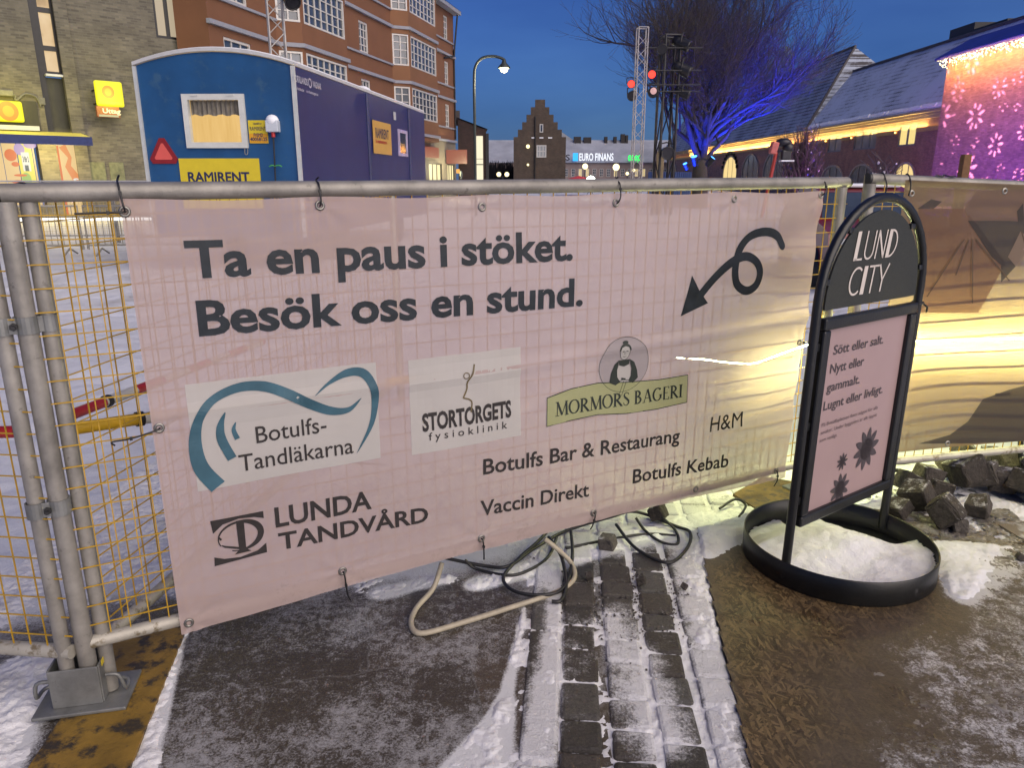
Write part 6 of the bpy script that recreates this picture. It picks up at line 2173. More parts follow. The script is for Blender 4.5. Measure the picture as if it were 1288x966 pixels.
# ================================================================== FAR BUILDINGS
# dark house with a tall lit stair window
x0 = (577 - 644) / 960 * 66
dk = thing('dark_house', 'dark brick house with a tall bright stairwell window beyond the street lamp', 'building', (x0, 66, 0), R(4))
b = MB(); b.span((0, 0, 0), (2.4, 6, 5.3))
b.prism([(0, 5.3), (2.4, 5.3), (2.4, 5.5), (0, 6.4)], 0, 6); b.build('wall', brick_mat('dark_brick', (.045, .022, .02), (.03, .016, .016), (.04, .03, .03)), dk)
b = MB(); b.quad((-.1, -.15, 6.5), (2.55, -.15, 5.55), (2.55, 6, 5.55), (-.1, 6, 6.5)); b.span((-.9, 2, 6.0), (.2, 3, 7.2)); b.build('roof', mat('dark_roof', (.06, .05, .05)), dk)
b = MB(); b.span((1.52, -.05, 1.2), (2.12, -.01, 5.0)); w_ = b.build('stair_window', emit('stair_glow', (.95, .86, .60), 1.05), dk)
b = MB(); b.span((1.5, -.09, 2.62), (2.14, -.055, 2.70)); b.span((1.5, -.09, 3.1), (2.14, -.055, 3.14)); b.build('glazing_bar', DARKF, w_)
b = MB(); b.rbox((.45, -.6, 3.0), (.55, .2, .5), .05); b.build('yellow_light_sign', emit('lemon_sign', (.95, .85, .05), 1.6), dk)
b = MB(); b.rbox((-.05, -.5, 2.1), (.3, .2, .35), .04); b.build('amber_light_sign', emit('amber_sign', (.9, .42, .08), 1.2), dk)
b = MB(); b.span((2.35, -.1, 0), (2.62, .3, 5.2)); b.build('corner_column', DARKF, dk)

# stepped gable house
gy = 98
gx0, gx1 = (646 - 644) / 960 * gy, (711 - 644) / 960 * gy
gh = thing('stepped_gable_house', 'dark brick house with a stepped gable in the middle of the skyline', 'building', (gx0, gy, 0))
gw = gx1 - gx0; gt = 1.45 + .0977 * gy
st = 5
lowz = aty(648, 172, gy).z
pl3 = [(0, 0)]
for k in range(st):
    z = lowz + (gt - lowz) * k / (st - 0.6)
    x = gw * .5 * k / (st + .55)
    z1 = lowz + (gt - lowz) * (k + 1) / (st - 0.6)
    pl3 += [(x, z), (x + gw * .5 / (st + .55), z)]
pl3 = [(0, 0)]
sxs = [i * (gw / 2 - .62) / 5 for i in range(6)]
szs = [lowz + (gt - lowz) * i / 5 for i in range(6)]
for i in range(6):
    if i: pl3.append((sxs[i], szs[i - 1]))
    pl3.append((sxs[i], szs[i]))
pl3 = pl3 + [(gw - x, z) for x, z in pl3[::-1]]
b = MB().prism(pl3, 0, .5); b.span((.3, .5, 0), (gw - .3, 12, lowz - .5)); b.build('brick_gable', brick_mat('brown_brick', (.085, .058, .04), (.06, .042, .032), (.07, .06, .05)), gh)
b = MB(); b.add([(.2, .5, lowz - .3), (gw / 2, .5, gt - 1.2), (gw - .2, .5, lowz - .3), (.2, 12, lowz - .3), (gw / 2, 12, gt - 1.2), (gw - .2, 12, lowz - .3)], [(0, 1, 4, 3), (1, 2, 5, 4)]); b.build('roof', mat('dark_roof', (.06, .05, .05)), gh)
def gpx(u, v):
    q = aty(u, v, gy); return q.x - gx0, q.z
c = gpx(681, 190); window(gh, c[0] - .62, c[0] + .62, c[1] - .75, c[1] + .75, WHITE, mat('pale_glass', (.30, .33, .34), .3), 3, 2, -.06, .14, .12)
c = gpx(681, 161); window(gh, c[0] - .22, c[0] + .22, c[1] - .5, c[1] + .5, WHITE, GLASS_D, 1, 1, -.06, .1)
for u in (671, 681, 692):
    b = MB(); c = gpx(u, 173); b.span((c[0] - .25, -.05, c[1] - .07), (c[0] + .25, 0, c[1] + .07))
    b.build('snow_ledge', SNOWCAP, gh)
b = MB(); c = gpx(673, 170); b.tube([(c[0], -.1, 0), (c[0], -.1, gt - 2)], .09, 6); b.build('drainpipe', DARKF, gh)
for u, v, s in ((664, 184, .24), (664, 207, .15)):
    c = gpx(u, v); b = MB(); b.ball((c[0], -.25, c[1]), s, 10); b.build('wall_lamp', emit('wall_lamp_glow', (1.0, .86, .42), 2.2), gh)

# long shop building with light signs
ey = 150
def epx(u, v):
    q = aty(u, v, ey); return q
ex0, ex1 = epx(606, 205).x, epx(850, 205).x
es = thing('low_shop_building', 'low pale building with snowy roof and lit white and green shop signs', 'building', (ex0, ey, 0))
ez = epx(760, 203).z; er = epx(760, 178).z
eh = []
L_ = ex1 - ex0
for k in range(27):
    x = 1.0 + k * 1.38
    if x < L_ - 1.2: eh.append((x, x + .7, 1.9, 3.4))
b = MB(); wall_holes(b, L_, 0, ez, eh, .2); b.build('plaster_wall', mat('mauve_plaster', (.24, .185, .17), .8, 0, .1, .5), es)
for k, h in enumerate(eh):
    window(es, *h, WHITE, emit('warm_pane', (.9, .68, .3), .9) if k in (3, 4, 13, 14, 18, 21, 22) else GLASS_D, 2, 3, .05, .08, .06)
b = MB(); b.add([(-.4, -.4, ez), (L_ + .4, -.4, ez), (L_ + .4, 6, er + .6), (-.4, 6, er + .6)], [(0, 1, 2, 3)]); b.span((-.4, -.45, ez - .22), (L_ + .4, -.3, ez - .01)); b.build('snowy_roof', mat('dusk_snow_roof', (.30, .32, .38), .7, 0, .25, .3), es)
for u, w_, h in ((729, 1.4, .9), (742, 1.5, .8), (766, .6, .9), (778, .6, .9), (788, .8, 1.4), (793, .5, 1.2), (700, 1.2, 1.0)):
    b = MB(); q = epx(u, 183); b.span((q.x - ex0 - w_ / 2, 5, er - .6), (q.x - ex0 + w_ / 2, 6.2, er + h + .3))
    b.build('chimney', mat('chimney_dark', (.03, .025, .025), .8), es)
q0 = epx(728, 203); q1 = epx(771, 193)
f = Flat().text('EURO FINANS', q0.x - ex0, q0.z + .15, q1.z - q0.z - .1, q1.x - q0.x, .015)
lt = sheet(f, 'light_lettering', emit('white_sign', (.88, .92, 1.0), 1.25), es, -.9)
f = Flat().rect(epx(720, 200).x - ex0, q0.z + .1, epx(726.5, 200).x - ex0, q1.z + .1); sheet(f, 'blue_square_sign', emit('blue_sign', (.02, .35, .85), 1.7), es, -.9)
q0 = epx(789, 203); q1 = epx(805, 194)
f = Flat(); cw = (q1.x - q0.x) / 4
for i in range(4):
    f.ring(q0.x - ex0 + cw * (i + .5), (q0.z + q1.z) / 2, cw * .52, (q1.z - q0.z) * .42, cw * .2, (q1.z - q0.z) * .16, 18)
f.rect(q0.x - ex0 + cw * 3.0, q0.z - .25, q0.x - ex0 + cw * 3.2, q0.z + .7)
sheet(f, 'green_light_lettering', emit('green_sign', (.02, .85, .12), 1.8), es, -.9)
f = Flat().text('S', epx(711, 203).x - ex0, epx(711, 203).z + .2, 1.1, .8, .01); sheet(f, 'roof_letter', DARKF, es, -.9)
point('sign_light', (0, 0, 0), (.8, .9, 1), 30, .5, es).location = (epx(750, 200).x - ex0, -2.5, ez + .6)
# white gable house behind it and the dark hedge
q = epx(712, 180)
b = MB().prism([(q.x - 2.6, 0), (q.x + 3.4, 0), (q.x + 3.4, epx(720, 178).z), (q.x - .6, epx(700, 160).z), (q.x - 2.6, epx(700, 178).z)], 160, 165)
o = b.build('white_gable_house', mat('pale_render', (.30, .32, .36), .8)); tag(o, 'pale gabled house just right of the stepped brick gable', 'building')
b = MB()
hx0, hx1 = aty(611, 215, 110).x, aty(649, 215, 110).x
for _ in range(1500):
    x = rng.uniform(hx0, hx1); z = rng.uniform(0, 3.6) ; y = 110 + rng.uniform(-.8, .8)
    b.tube([(x, y, max(0, z - .8)), (x + rng.uniform(-.15, .15), y, z + rng.uniform(0, .5))], .03, 3, caps=False)
b.span((hx0, 110.2, 0), (hx1, 111, 2.9))
o = b.build('hedge', mat('dark_twigs', (.02, .02, .022), .9)); tag(o, 'dark leafless hedge left of the stepped gable house', 'hedge')
# lamps in the distance
def globe(label, u, v, y, n=1, r=.22, gain=2.5, colr=(1, .84, .42)):
    q = aty(u, v, y)
    root = thing('globe_lamp', label, 'street lamp', (q.x, y, 0), 0, 'small lamps in the distance')
    b = MB(); b.tube([(0, 0, 0), (0, 0, q.z - .2)], .05, 6)
    if n == 2: b.tube([(-.45, 0, q.z - .25), (.45, 0, q.z - .25)], .04, 6)
    b.build('pole', DARKF, root)
    for x in ((-.42, .42) if n == 2 else (0,)):
        b = MB(); b.ball((x, 0, q.z), r, 12); b.build('globe', emit('globe_glow%d' % int(gain * 10), colr, gain), root)
    return root
globe('lamp with two lit globes in front of the dark hedge', 632.5, 219, 80, 2, .24)
globe('yellow lit lantern right of the red parasol', 736, 209, 95, 1, .35)
globe('yellow lit lantern between the euro sign and the green sign', 775, 210, 90, 1, .40)
globe('small warm lamp at the foot of the white truss', 789, 218, 92, 1, .2)
globe('dim warm lamp left of the white truss foot', 797, 214, 98, 1, .2)
q = aty(743, 227, 60)
fl = thing('flood_lamp', 'dazzling white work light beyond the fence in the middle', 'work light', (q.x, 60, 0))
b = MB(); b.tube([(0, 0, 0), (0, 0, q.z)], .03, 6); b.tube([(-.4, .3, 0), (0, 0, .7)], .02, 6); b.tube([(.4, .3, 0), (0, 0, .7)], .02, 6); b.build('stand', DARKF, fl)
b = MB(); b.ball((0, -.05, q.z), .36, 14); b.build('lamp_glass', emit('flood_glow', (.85, 1.0, .85), 25), fl)
q = aty(728, 227, 72)
b = MB(); b.lathe([(0, q.z + .45), (1.0, q.z + .2), (1.9, q.z - .35), (1.85, q.z - .4), (0, q.z)], (q.x, 72, 0), 10); pr = thing('parasol', 'red parasol glowing low on the skyline by the work light', 'parasol', (0, 0, 0))
b.build('canopy', mat('parasol_red', (.55, .05, .06), .7), pr); MB().tube([(q.x, 72, 0), (q.x, 72, q.z + .2)], .04, 6).build('pole', DARKF, pr)
# blue hoarding
hb = MB(); x0, x1 = (815 - 644) / 960 * 46, (869 - 644) / 960 * 46; hz = aty(840, 216, 46).z; n_ = 40
for i in range(n_):
    a, c = x0 + (x1 - x0) * i / n_, x0 + (x1 - x0) * (i + 1) / n_
    yy_ = 46 - (0.10 if i % 2 else 0)
    hb.quad((a, yy_, 0), (c, yy_, 0), (c, yy_, hz), (a, yy_, hz)); hb.quad((c, 46, 0), (c, 45.9, 0), (c, 45.9, hz), (c, 46, hz))
o = hb.build('corrugated_hoarding', mat('hoarding_blue', (.07, .15, .34), .5, 0, .15, 1)); tag(o, 'blue corrugated hoarding behind the black truss mast', 'hoarding')
b = MB(); b.rbox((aty(829, 222, 33).x, 33, 1.3), (.32, .2, 2.6), .02); o = b.build('timber_post', mat('post_tan', (.22, .17, .10), .7)); tag(o, 'tan post at the foot of the black truss mast', 'post')

# ================================================================== LONG BRICK HALL AT THE RIGHT
HX = 28.4; HZ = 5.8
hall = thing('brick_hall', 'long brick hall with snowy tiled roofs and a golden lit eave at the right', 'building', (HX, 140, 0), R(-90))
# local x runs towards the viewer from y=140, local y goes away to the right
HF = Frame((HX, 140), (HX, 40))
def hpx(u, v): return HF.px(u, v)
HB = brick_mat('hall_brick', (.36, .17, .125), (.24, .12, .095), (.24, .19, .17), .27, .08)
arches = [hpx(u, 222)[0] for u in (846, 918, 943, 972)] + [hpx(u, 222)[0] for u in (1047, 1084, 1138)]
wl = [(hpx(1043, 165)[0], hpx(1060, 165)[0], 2), (hpx(1076, 160)[0], hpx(1104, 160)[0], 3), (hpx(1132, 155)[0], hpx(1154, 155)[0], 2)]
holes = [(a, b_, 3.75, 5.25) for a, b_, n in wl]
b = MB(); wall_holes(b, HF.L, -.1, HZ, holes, .3); b.quad((HF.L, 0, 0), (HF.L, 14, 0), (HF.L, 14, HZ), (HF.L, 0, HZ)); b.quad((0, 0, 0), (0, 14, 0), (0, 14, HZ), (0, 0, HZ)); b.build('brick_wall', HB, hall)
for k, (a, b_, n) in enumerate(wl):
    window(hall, a, b_, 3.75, 5.25, mat('frame_grey', (.16, .17, .19), .6), emit('lit_hall_pane', (.95, .72, .25), 1.0) if k == 2 else mat('grey_curtained_glass', (.22, .21, .20), .35, 0, .5, .8), n, 1, .05, .12, .22)
for k, x in enumerate(arches):
    r = (3.0, 3.0, 3.0, 3.0, 2.1, 2.0, 1.35)[k]
    zc = 2.1 if k < 4 else 1.5; rz_ = 2.1 if k < 4 else 1.0
    pts = [(x + r * math.cos(R(a)), zc + rz_ * math.sin(R(a))) for a in range(0, 181, 12)]
    fr2 = MB()
    out = [(x + (r + .16) * math.cos(R(a)), zc + (rz_ + .16) * math.sin(R(a))) for a in range(0, 181, 12)]
    for i in range(len(pts) - 1):
        for y0_, y1_ in ((-.10, .0),):
            fr2.add([(pts[i][0], y0_, pts[i][1]), (pts[i + 1][0], y0_, pts[i + 1][1]), (out[i + 1][0], y0_, out[i + 1][1]), (out[i][0], y0_, out[i][1]), (pts[i][0], y1_, pts[i][1]), (pts[i + 1][0], y1_, pts[i + 1][1]), (out[i + 1][0], y1_, out[i + 1][1]), (out[i][0], y1_, out[i][1])], [(0, 1, 2, 3), (0, 1, 5, 4), (3, 2, 6, 7)])
    for q_ in (-.33, .33):
        fr2.span((x + q_ * r - .04, -.06, .3), (x + q_ * r + .04, -.03, zc + rz_ * .92))
    fr2.span((x - r - .16, -.1, .2), (x - r, 0, zc)); fr2.span((x + r, -.1, .2), (x + r + .16, 0, zc))
    fo_ = fr2.build('arched_window', mat('arch_stone', (.40, .35, .28), .8), hall)
    lit = k in (1, 6)
    pm = emit('lit_arch_pane', (.95, .70, .28), 1.0) if lit else mat('arch_glass', (.16, .15, .13), .2, 0, .5, .8)
    sheet(Flat().poly([(x - r, .3), (x + r, .3)] + pts), 'pane', pm, fo_, -.012)
# ornament over the lit doorway
b = MB(); x = arches[1]
for a in range(20, 161, 14):
    b.rbox((x + 3.5 * math.cos(R(a)), -.18, 2.1 + 2.6 * math.sin(R(a))), (.42, .2, .42), .06)
b.build('door_garland', mat('dark_green_twigs', (.012, .016, .010), .8), hall)
# eave: cornice with a hidden strip of light grazing it
b = MB()
def eave(x0, x1):
    b.span((x0, -.28, HZ - .16), (x1, -.002, HZ)); b.span((x0, -.16, HZ - .36), (x1, -.003, HZ - .165)); b.span((x0, -.55, HZ + .002), (x1, .2, HZ + .16))
eave(0, HF.L)
b.build('cornice', mat('cornice_stone', (.30, .25, .18), .8, 0, .12), hall)
b = MB(); xj = 140 - 73.4
segs = [(0, xj - .3)] + [(xj + .3, wl[0][0] - .3), (wl[0][1] + .3, wl[1][0] - .3), (wl[1][1] + .3, wl[2][0] - .3), (wl[2][1] + .3, 140 - 46.6)]
for a, c in segs:
    b.span((a, -.14, 4.72), (c, -.06, 4.80))
b.build('eave_light_strip', emit('eave_glow', (1.0, .62, .12), 9), hall)
b = MB()
for a, c in segs:
    b.span((a, -.20, 4.62), (c, -.003, 4.71)); b.span((a, -.20, 4.712), (c, -.17, 4.90))
b.build('light_ledge', mat('ledge_gold', (.40, .27, .10), .6), hall)
for k in range(6):
    a = 20 + k * 15
# roofs
TR1 = tile_roof_mat('dusky_tiles', (.040, .036, .045), (.33, .37, .46), .44, .36)
TR2 = tile_roof_mat('snow_dusted_tiles', (.022, .023, .03), (.46, .51, .62), .54, .34)
ridge1 = (33.0 - HX, 13.7); ridge2 = (32.5 - HX, 11.3)
b = MB(); xr = 140 - 76.8
b.quad((-4, -.6, HZ + .12), (xj, -.6, HZ + .12), (xr, ridge1[0], ridge1[1]), (-4, ridge1[0], ridge1[1]))
b.quad((-4, 14, HZ), (-4, ridge1[0], ridge1[1]), (xr, ridge1[0], ridge1[1]), (xj, 14, HZ))
b.build('tiled_roof', TR1, hall)
b = MB(); b.add([(xj, -.6, HZ + .12), (xj + .2, 14, HZ + .1), (xr, ridge1[0], ridge1[1])], [(0, 1, 2)]); b.build('hip_end', TR1, hall)
b = MB(); b.tube([(xj, -.62, HZ + .2), (xr, ridge1[0], ridge1[1] + .06)], .13, 8); b.tube([(-4, ridge1[0], ridge1[1] + .05), (xr, ridge1[0], ridge1[1] + .06)], .13, 8); b.build('ridge_tiles', mat('ridge_dark', (.06, .055, .06), .7), hall)
b = MB(); b.quad((xj - .5, -.6, HZ + .16), (HF.L, -.6, HZ + .16), (HF.L, ridge2[0], ridge2[1]), (xj - 2, ridge2[0], ridge2[1])); b.build('snowy_tiled_roof', TR2, hall)
b = MB(); b.tube([(xj - 2, ridge2[0], ridge2[1] + .05), (HF.L, ridge2[0], ridge2[1] + .05)], .13, 8); b.build('ridge_tiles', mat('ridge_dark', (.06, .055, .06), .7), hall)
b = MB(); x = xj + .2
while x < 140 - 46.8:
    w_ = rng.uniform(.4, 1.1); b.rbox((x + w_ / 2, -.42 + rng.uniform(-.05, .05), HZ + .36 + rng.uniform(-.02, .06)), (w_, .30, rng.uniform(.10, .26)), .04, Matrix.Rotation(R(56), 3, 'X')); x += w_ * .96
b.build('eave_snow', SNOWCAP, hall)
b = MB(); b.tube([(xj, -.35, 0), (xj, -.35, HZ)], .08, 8); b.build('drainpipe', mat('copper_pipe', (.14, .06, .03), .5), hall)
b = MB(); ch = aty(1207, 45, 58)
b.span((140 - 60.5, 4.6, 10), (140 - 57.4, 7.5, aty(1200, 36, 60).z)); b.span((140 - 57.3, 4.3, 10), (140 - 53.2, 7.2, aty(1225, 33, 56).z)); b.build('black_chimney', mat('black_tar', (.012, .012, .016), .6), hall)
# little turret on the far roof
q = aty(985, 84, 100)
b = MB(); b.rbox((140 - 100, q.x - HX, q.z - .3), (1.9, 1.9, 2.4), .08); b.lathe([(1.1, 0), (1.3, .2), (1.15, .7), (.7, 1.2), (.1, 1.6)], (140 - 100, q.x - HX, q.z + .9), 12); b.build('roof_turret', mat('copper_green', (.07, .11, .11), .6), hall)
for k in range(7):
    x = 30 + k * 10.0
    l = bpy.data.lights.new('eave_lamp', 'AREA'); l.shape = 'RECTANGLE'; l.size = 9.6; l.size_y = .08; l.energy = 330 if k < 4 else 170; l.color = (1, .62, .16)
    o = bpy.data.objects.new('eave_lamp', l); COL.objects.link(o); o.parent = hall; o.location = (x - 8, -.16, 4.92); o.rotation_euler = (R(180 - 15), 0, 0)

# ================================================================== PAVILION WITH PROJECTED FLOWERS
PX = 25.5
PA = (PX, 46.5); PB = (PX, 28.0)
PF = Frame(PA, PB)
pav = thing('brick_pavilion', 'tall brick pavilion wall with pink flower projections and fairy lights along its eave', 'building', (PX, 46.5, 0), R(-90))
PZ = 8.3
PB_ = brick_mat('pavilion_brick', (.30, .20, .15), (.17, .11, .085), (.20, .15, .12), .27, .085)
b = MB(); b.quad((0, 0, 0), (PF.L, 0, 0), (PF.L, 0, PZ), (0, 0, PZ)); b.quad((0, 0, 0), (0, 10, 0), (0, 10, PZ), (0, 0, PZ)); b.build('brick_wall', PB_, pav)
LITMET = mat('blue_lit_roof_metal', (.02, .03, .26), .45, .1, .2, 1)  # the blue light falling on this roof is painted in as its base colour
b = MB(); b.quad((-.5, -.5, PZ), (PF.L, -.5, PZ), (PF.L, .9, PZ + .95), (.4, .9, PZ + .95)); b.add([(-.5, -.5, PZ), (.4, .9, PZ + .95), (.4, 9, PZ + .95), (-.5, 10, PZ)], [(0, 1, 2, 3)]); b.quad((.4, .9, PZ + .95), (PF.L, .9, PZ + .95), (PF.L, 9, PZ + .95), (.4, 9, PZ + .95)); b.span((-.5, -.52, PZ - .14), (PF.L, .1, PZ - .005)); b.build('metal_roof', LITMET, pav)
b = MB()
for k in range(650):
    x = rng.uniform(-.3, PF.L); d = rng.random() ** 1.6 * .55
    b.ball((x, -.30 + rng.uniform(-.15, .15), PZ - .12 - d * (0.5 + 0.5 * math.sin(x * 5.0) ** 2)), .032, 4)
o = b.build('fairy_lights', emit('fairy_glow', (1.0, .80, .38), 7), pav); o['kind'] = 'stuff'
for (z0_, wat, colr) in ((PZ - .5, 300, (1.0, .36, .07)),):
    for k in range(3):
        l = bpy.data.lights.new('wash_lamp', 'AREA'); l.shape = 'RECTANGLE'; l.size = 6; l.size_y = .1; l.energy = wat; l.color = colr
        o = bpy.data.objects.new('wash_lamp', l); COL.objects.link(o); o.parent = pav; o.location = (3 + k * 6, -.9, PZ - .25); o.rotation_euler = (R(35), 0, 0)
spot('purple_wash', (PX - 10, 41, 1.0), (PX, 41, 3.2), (.17, .02, 1.0), 2500, 120, .3, .8)
spot('purple_wash', (PX - 10, 33, 1.0), (PX, 33, 3.2), (.17, .02, 1.0), 2500, 120, .3, .8)
# projector with a flower stencil: real light through real holes
PJ = Vector((14.6, 20.0, 3.3))
AX = (Vector((PX, 37.0, 4.2)) - PJ).normalized()
BX = AX.cross(Vector((0, 0, 1))).normalized(); CX = BX.cross(AX)
PROT = Matrix((BX, AX, CX)).transposed()
proj = thing('stencil_projector', 'black stage projector on a stand throwing flower shapes on the pavilion', 'projector', tuple(PJ), 0)
MB().tube([(0, 0, -3.3), (0, 0, -.2)], .05, 8).build('stand', BKT, proj)
MB().rbox(PROT @ Vector((0, -.30, 0)), (.35, .45, .35), .03, PROT).build('housing', BKT, proj)
px_d = 0.30
flow = [  # u, v, petal radius in px, petals
    (1227, 146, 20, 8), (1205, 115, 17, 8), (1185, 145, 21, 8), (1252, 182, 17, 8), (1201, 177, 12, 9), (1226, 179, 11, 9), (1179, 174, 8, 9), (1257, 110, 17, 9), (1231, 111, 10, 9),
    (1262, 135, 11, 9), (1279, 134, 9, 9), (1288, 165, 15, 8), (1259, 211, 10, 9), (1281, 219, 12, 9), (1184, 210, 10, 9), (1216, 212, 22, 8), (1223, 78, 18, 7), (1187, 90, 16, 7), (1199, 148, 7, 9), (1248, 160, 7, 9),
    (1200, 190, 6, 9), (1206, 92, 9, 9), (1258, 74, 11, 8), (1244, 92, 7, 8), (1280, 98, 13, 8), (1238, 226, 10, 8)]
petals = []
for (u, v, rp_, n) in flow:
    qx, qz = PF.px(u, v)
    edge = PF.px(u, v - rp_)[1] - qz
    for k in range(n):
        petals.append((46.5 - qx, qz, 2 * math.pi * k / n + u * .7, edge, n))


def stencil_keep(B, C, _):
    dx = AX.x * px_d + BX.x * B + CX.x * C; dy = AX.y * px_d + BX.y * B + CX.y * C; dz = AX.z * px_d + BX.z * B + CX.z * C
    tt = (PX - PJ.x) / np.maximum(dx, 1e-4)
    wy = PJ.y + dy * tt; wz = PJ.z + dz * tt
    cut = np.zeros(B.shape, bool)
    for qy, qz, an, edge, n in petals:
        ey_, ez_ = wy - qy, wz - qz
        d = ey_ * math.cos(an) + ez_ * math.sin(an); w = -ey_ * math.sin(an) + ez_ * math.cos(an)
        qq = np.clip((d / edge - .28) / .72, 0, 1)
        half = edge * 1.15 / n * np.sin(np.pi * np.minimum(1, .1 + .86 * qq ** 1.2)) ** .8
        cut |= (d > edge * .26) & (d < edge) & (np.abs(w) < half)
    return ~(cut & (wy < 46.4))


sp_m = height_grid('stencil_plate', -.22, .22, -.13, .13, .0006, lambda X, Y: 0 * X, BKT, stencil_keep)
me = sp_m.data
cc = np.zeros(len(me.vertices) * 3); me.vertices.foreach_get('co', cc); cc = cc.reshape(-1, 3)
A3, B3, C3 = np.array(AX), np.array(BX), np.array(CX)
me.vertices.foreach_set('co', (A3[None] * px_d + cc[:, :1] * B3[None] + cc[:, 1:2] * C3[None]).ravel())
me.update(); sp_m.parent = proj
for lo, hi in (((-.42, -.42), (.42, -.1285)), ((-.42, .1285), (.42, .42)), ((-.42, -.1285), (-.2185, .1285)), ((.2185, -.1285), (.42, .1285))):
    c_ = PROT @ Vector(((lo[0] + hi[0]) / 2, px_d, (lo[1] + hi[1]) / 2))
    MB().box(c_, (hi[0] - lo[0], .004, hi[1] - lo[1]), PROT).build('shade_plate', BKT, proj)
l = bpy.data.lights.new('projector_lamp', 'SPOT'); l.energy = 330000; l.color = (1.0, .36, .85); l.shadow_soft_size = .0006; l.spot_size = R(90); l.spot_blend = .1
o = bpy.data.objects.new('projector_lamp', l); COL.objects.link(o); o.parent = proj; o.rotation_euler = (-AX).to_track_quat('Z', 'Y').to_euler()
# brown post before the pavilion
q = aty(1213, 210, 24)
b = MB(); b.rbox((0, 0, 1.1), (.24, .24, 2.3), .02); o = b.build('brown_post', mat('rust_brown', (.16, .075, .025), .7)); o.location = (q.x, 24, -.05)
o.scale = (1, 1, (aty(1213, 194, 24).z + .05) / 2.25); tag(o, 'square brown post in front of the flower lit wall', 'post')

# ================================================================== TREES AND SHRUBS
def branch_tree(seed, h, spread, levels, r0, mt_w, mt_t, nm, label, loc, cat='tree', limbs=9, start=.13, upright=.55, twig_n=(5, 4, 4, 3), minr=.008):
    rg_ = random.Random(seed)
    root = thing(nm, label, cat, loc)
    wood = MB(); twig = MB()
    tip = Vector((0.1, 0, h * .34))
    tr = [Vector((0, 0, -.1)), Vector((.03, 0, h * .08)), Vector((-.04, .02, h * .16)), tip]
    wood.tube(tr, [r0 * 1.25, r0, r0 * .85, r0 * .62], 10)
    def grow(p, d, L, r, lev):
        n = 4 if lev < 3 else 3
        pts = [p]; q = p.copy(); dd = d.copy()
        for i in range(n):
            dd = (dd + Vector((rg_.gauss(0, .16), rg_.gauss(0, .16), rg_.gauss(0.05, .12)))).normalized()
            q = q + dd * (L / n); pts.append(q.copy())
        rs = [max(minr * .6, r * (1 - .62 * i / n)) for i in range(n + 1)]
        (wood if lev < 2 else twig).tube(pts, rs, 8 if lev == 0 else (5 if lev < 3 else 3), caps=False)
        if lev >= levels:
            return
        for c in range(twig_n[lev]):
            tpos = rg_.uniform(.28, 1.0) if c else 1.0
            k = min(n - 1, int(tpos * n)); fr2 = tpos * n - k
            bp = pts[k].lerp(pts[k + 1], min(1, fr2))
            out = Vector((rg_.gauss(0, 1), rg_.gauss(0, 1), rg_.gauss(0, .6)))
            nd = (dd * (1.0 if c == 0 else .75) + out * (.28 if c == 0 else .5) + Vector((0, 0, upright * .35))).normalized()
            grow(bp, nd, L * rg_.uniform(.50, .74), rs[k] * (.8 if c == 0 else .55), lev + 1)
    for k in range(limbs):
        a = 2 * math.pi * k / limbs + rg_.uniform(-.3, .3)
        zz_ = h * rg_.uniform(start, .34)
        el = rg_.uniform(.42, 1.3)
        d = Vector((math.cos(a) * math.cos(el) * spread, math.sin(a) * math.cos(el) * spread, math.sin(el))).normalized()
        p = tr[1].lerp(tip, min(1, (zz_ - h * .08) / (h * .26)))
        grow(p, d, h * rg_.uniform(.25, .36), r0 * rg_.uniform(.3, .5), 0)
    wood.build('trunk', mt_w, root, fix=False); twig.build('crown', mt_t, root, fix=False)
    return root


BARK = mat('bark', (.060, .052, .045), .9, 0, .3, 3)
TWIG = mat('twigs', (.050, .042, .038), .9, 0, .2, 3)
TX = 236 / 960 * 40
branch_tree(11, 14.2, .9, 4, .42, BARK, TWIG, 'bare_tree', 'large leafless tree lit blue from below in the middle of the square', (TX, 40, 0), limbs=22, start=.09, twig_n=(7, 6, 5, 3), minr=.009)
BL = emit('blue_lens', (.05, .25, 1.0), 7)
for k, (u, v, lab) in enumerate(((874, 202, 'blue glowing flood lamp at the left of the tree trunk'), (893, 203, 'blue glowing flood lamp at the right of the tree trunk'), (863, 209, 'small blue flood lamp lowest beside the tree trunk'))):
    P = aty(u, v, 38.2)
    lamp_head('tree_flood_lamp', lab, P, (TX + (-2.5, 3, -4)[k], 36.0, 7), .5 if k < 2 else .35, None, BL, 'blue lamps lighting the tree')
for (dx, dy, tx, tz, w, an) in ((-1.3, -1.9, -1.5, 8, 1700, 80), (1.5, -1.8, 2.0, 8, 2000, 80), (4.5, -6.0, 1.2, 8.5, 8500, 70), (-3.5, -7.0, 1.0, 10.5, 12000, 60), (3.5, 2.5, 2, 9, 9000, 80)):
    spot('tree_light', (TX + dx, 40 + dy, .6), (TX + tx, 40, tz), (.004, .03, 1.0), w, an, .15, .9)

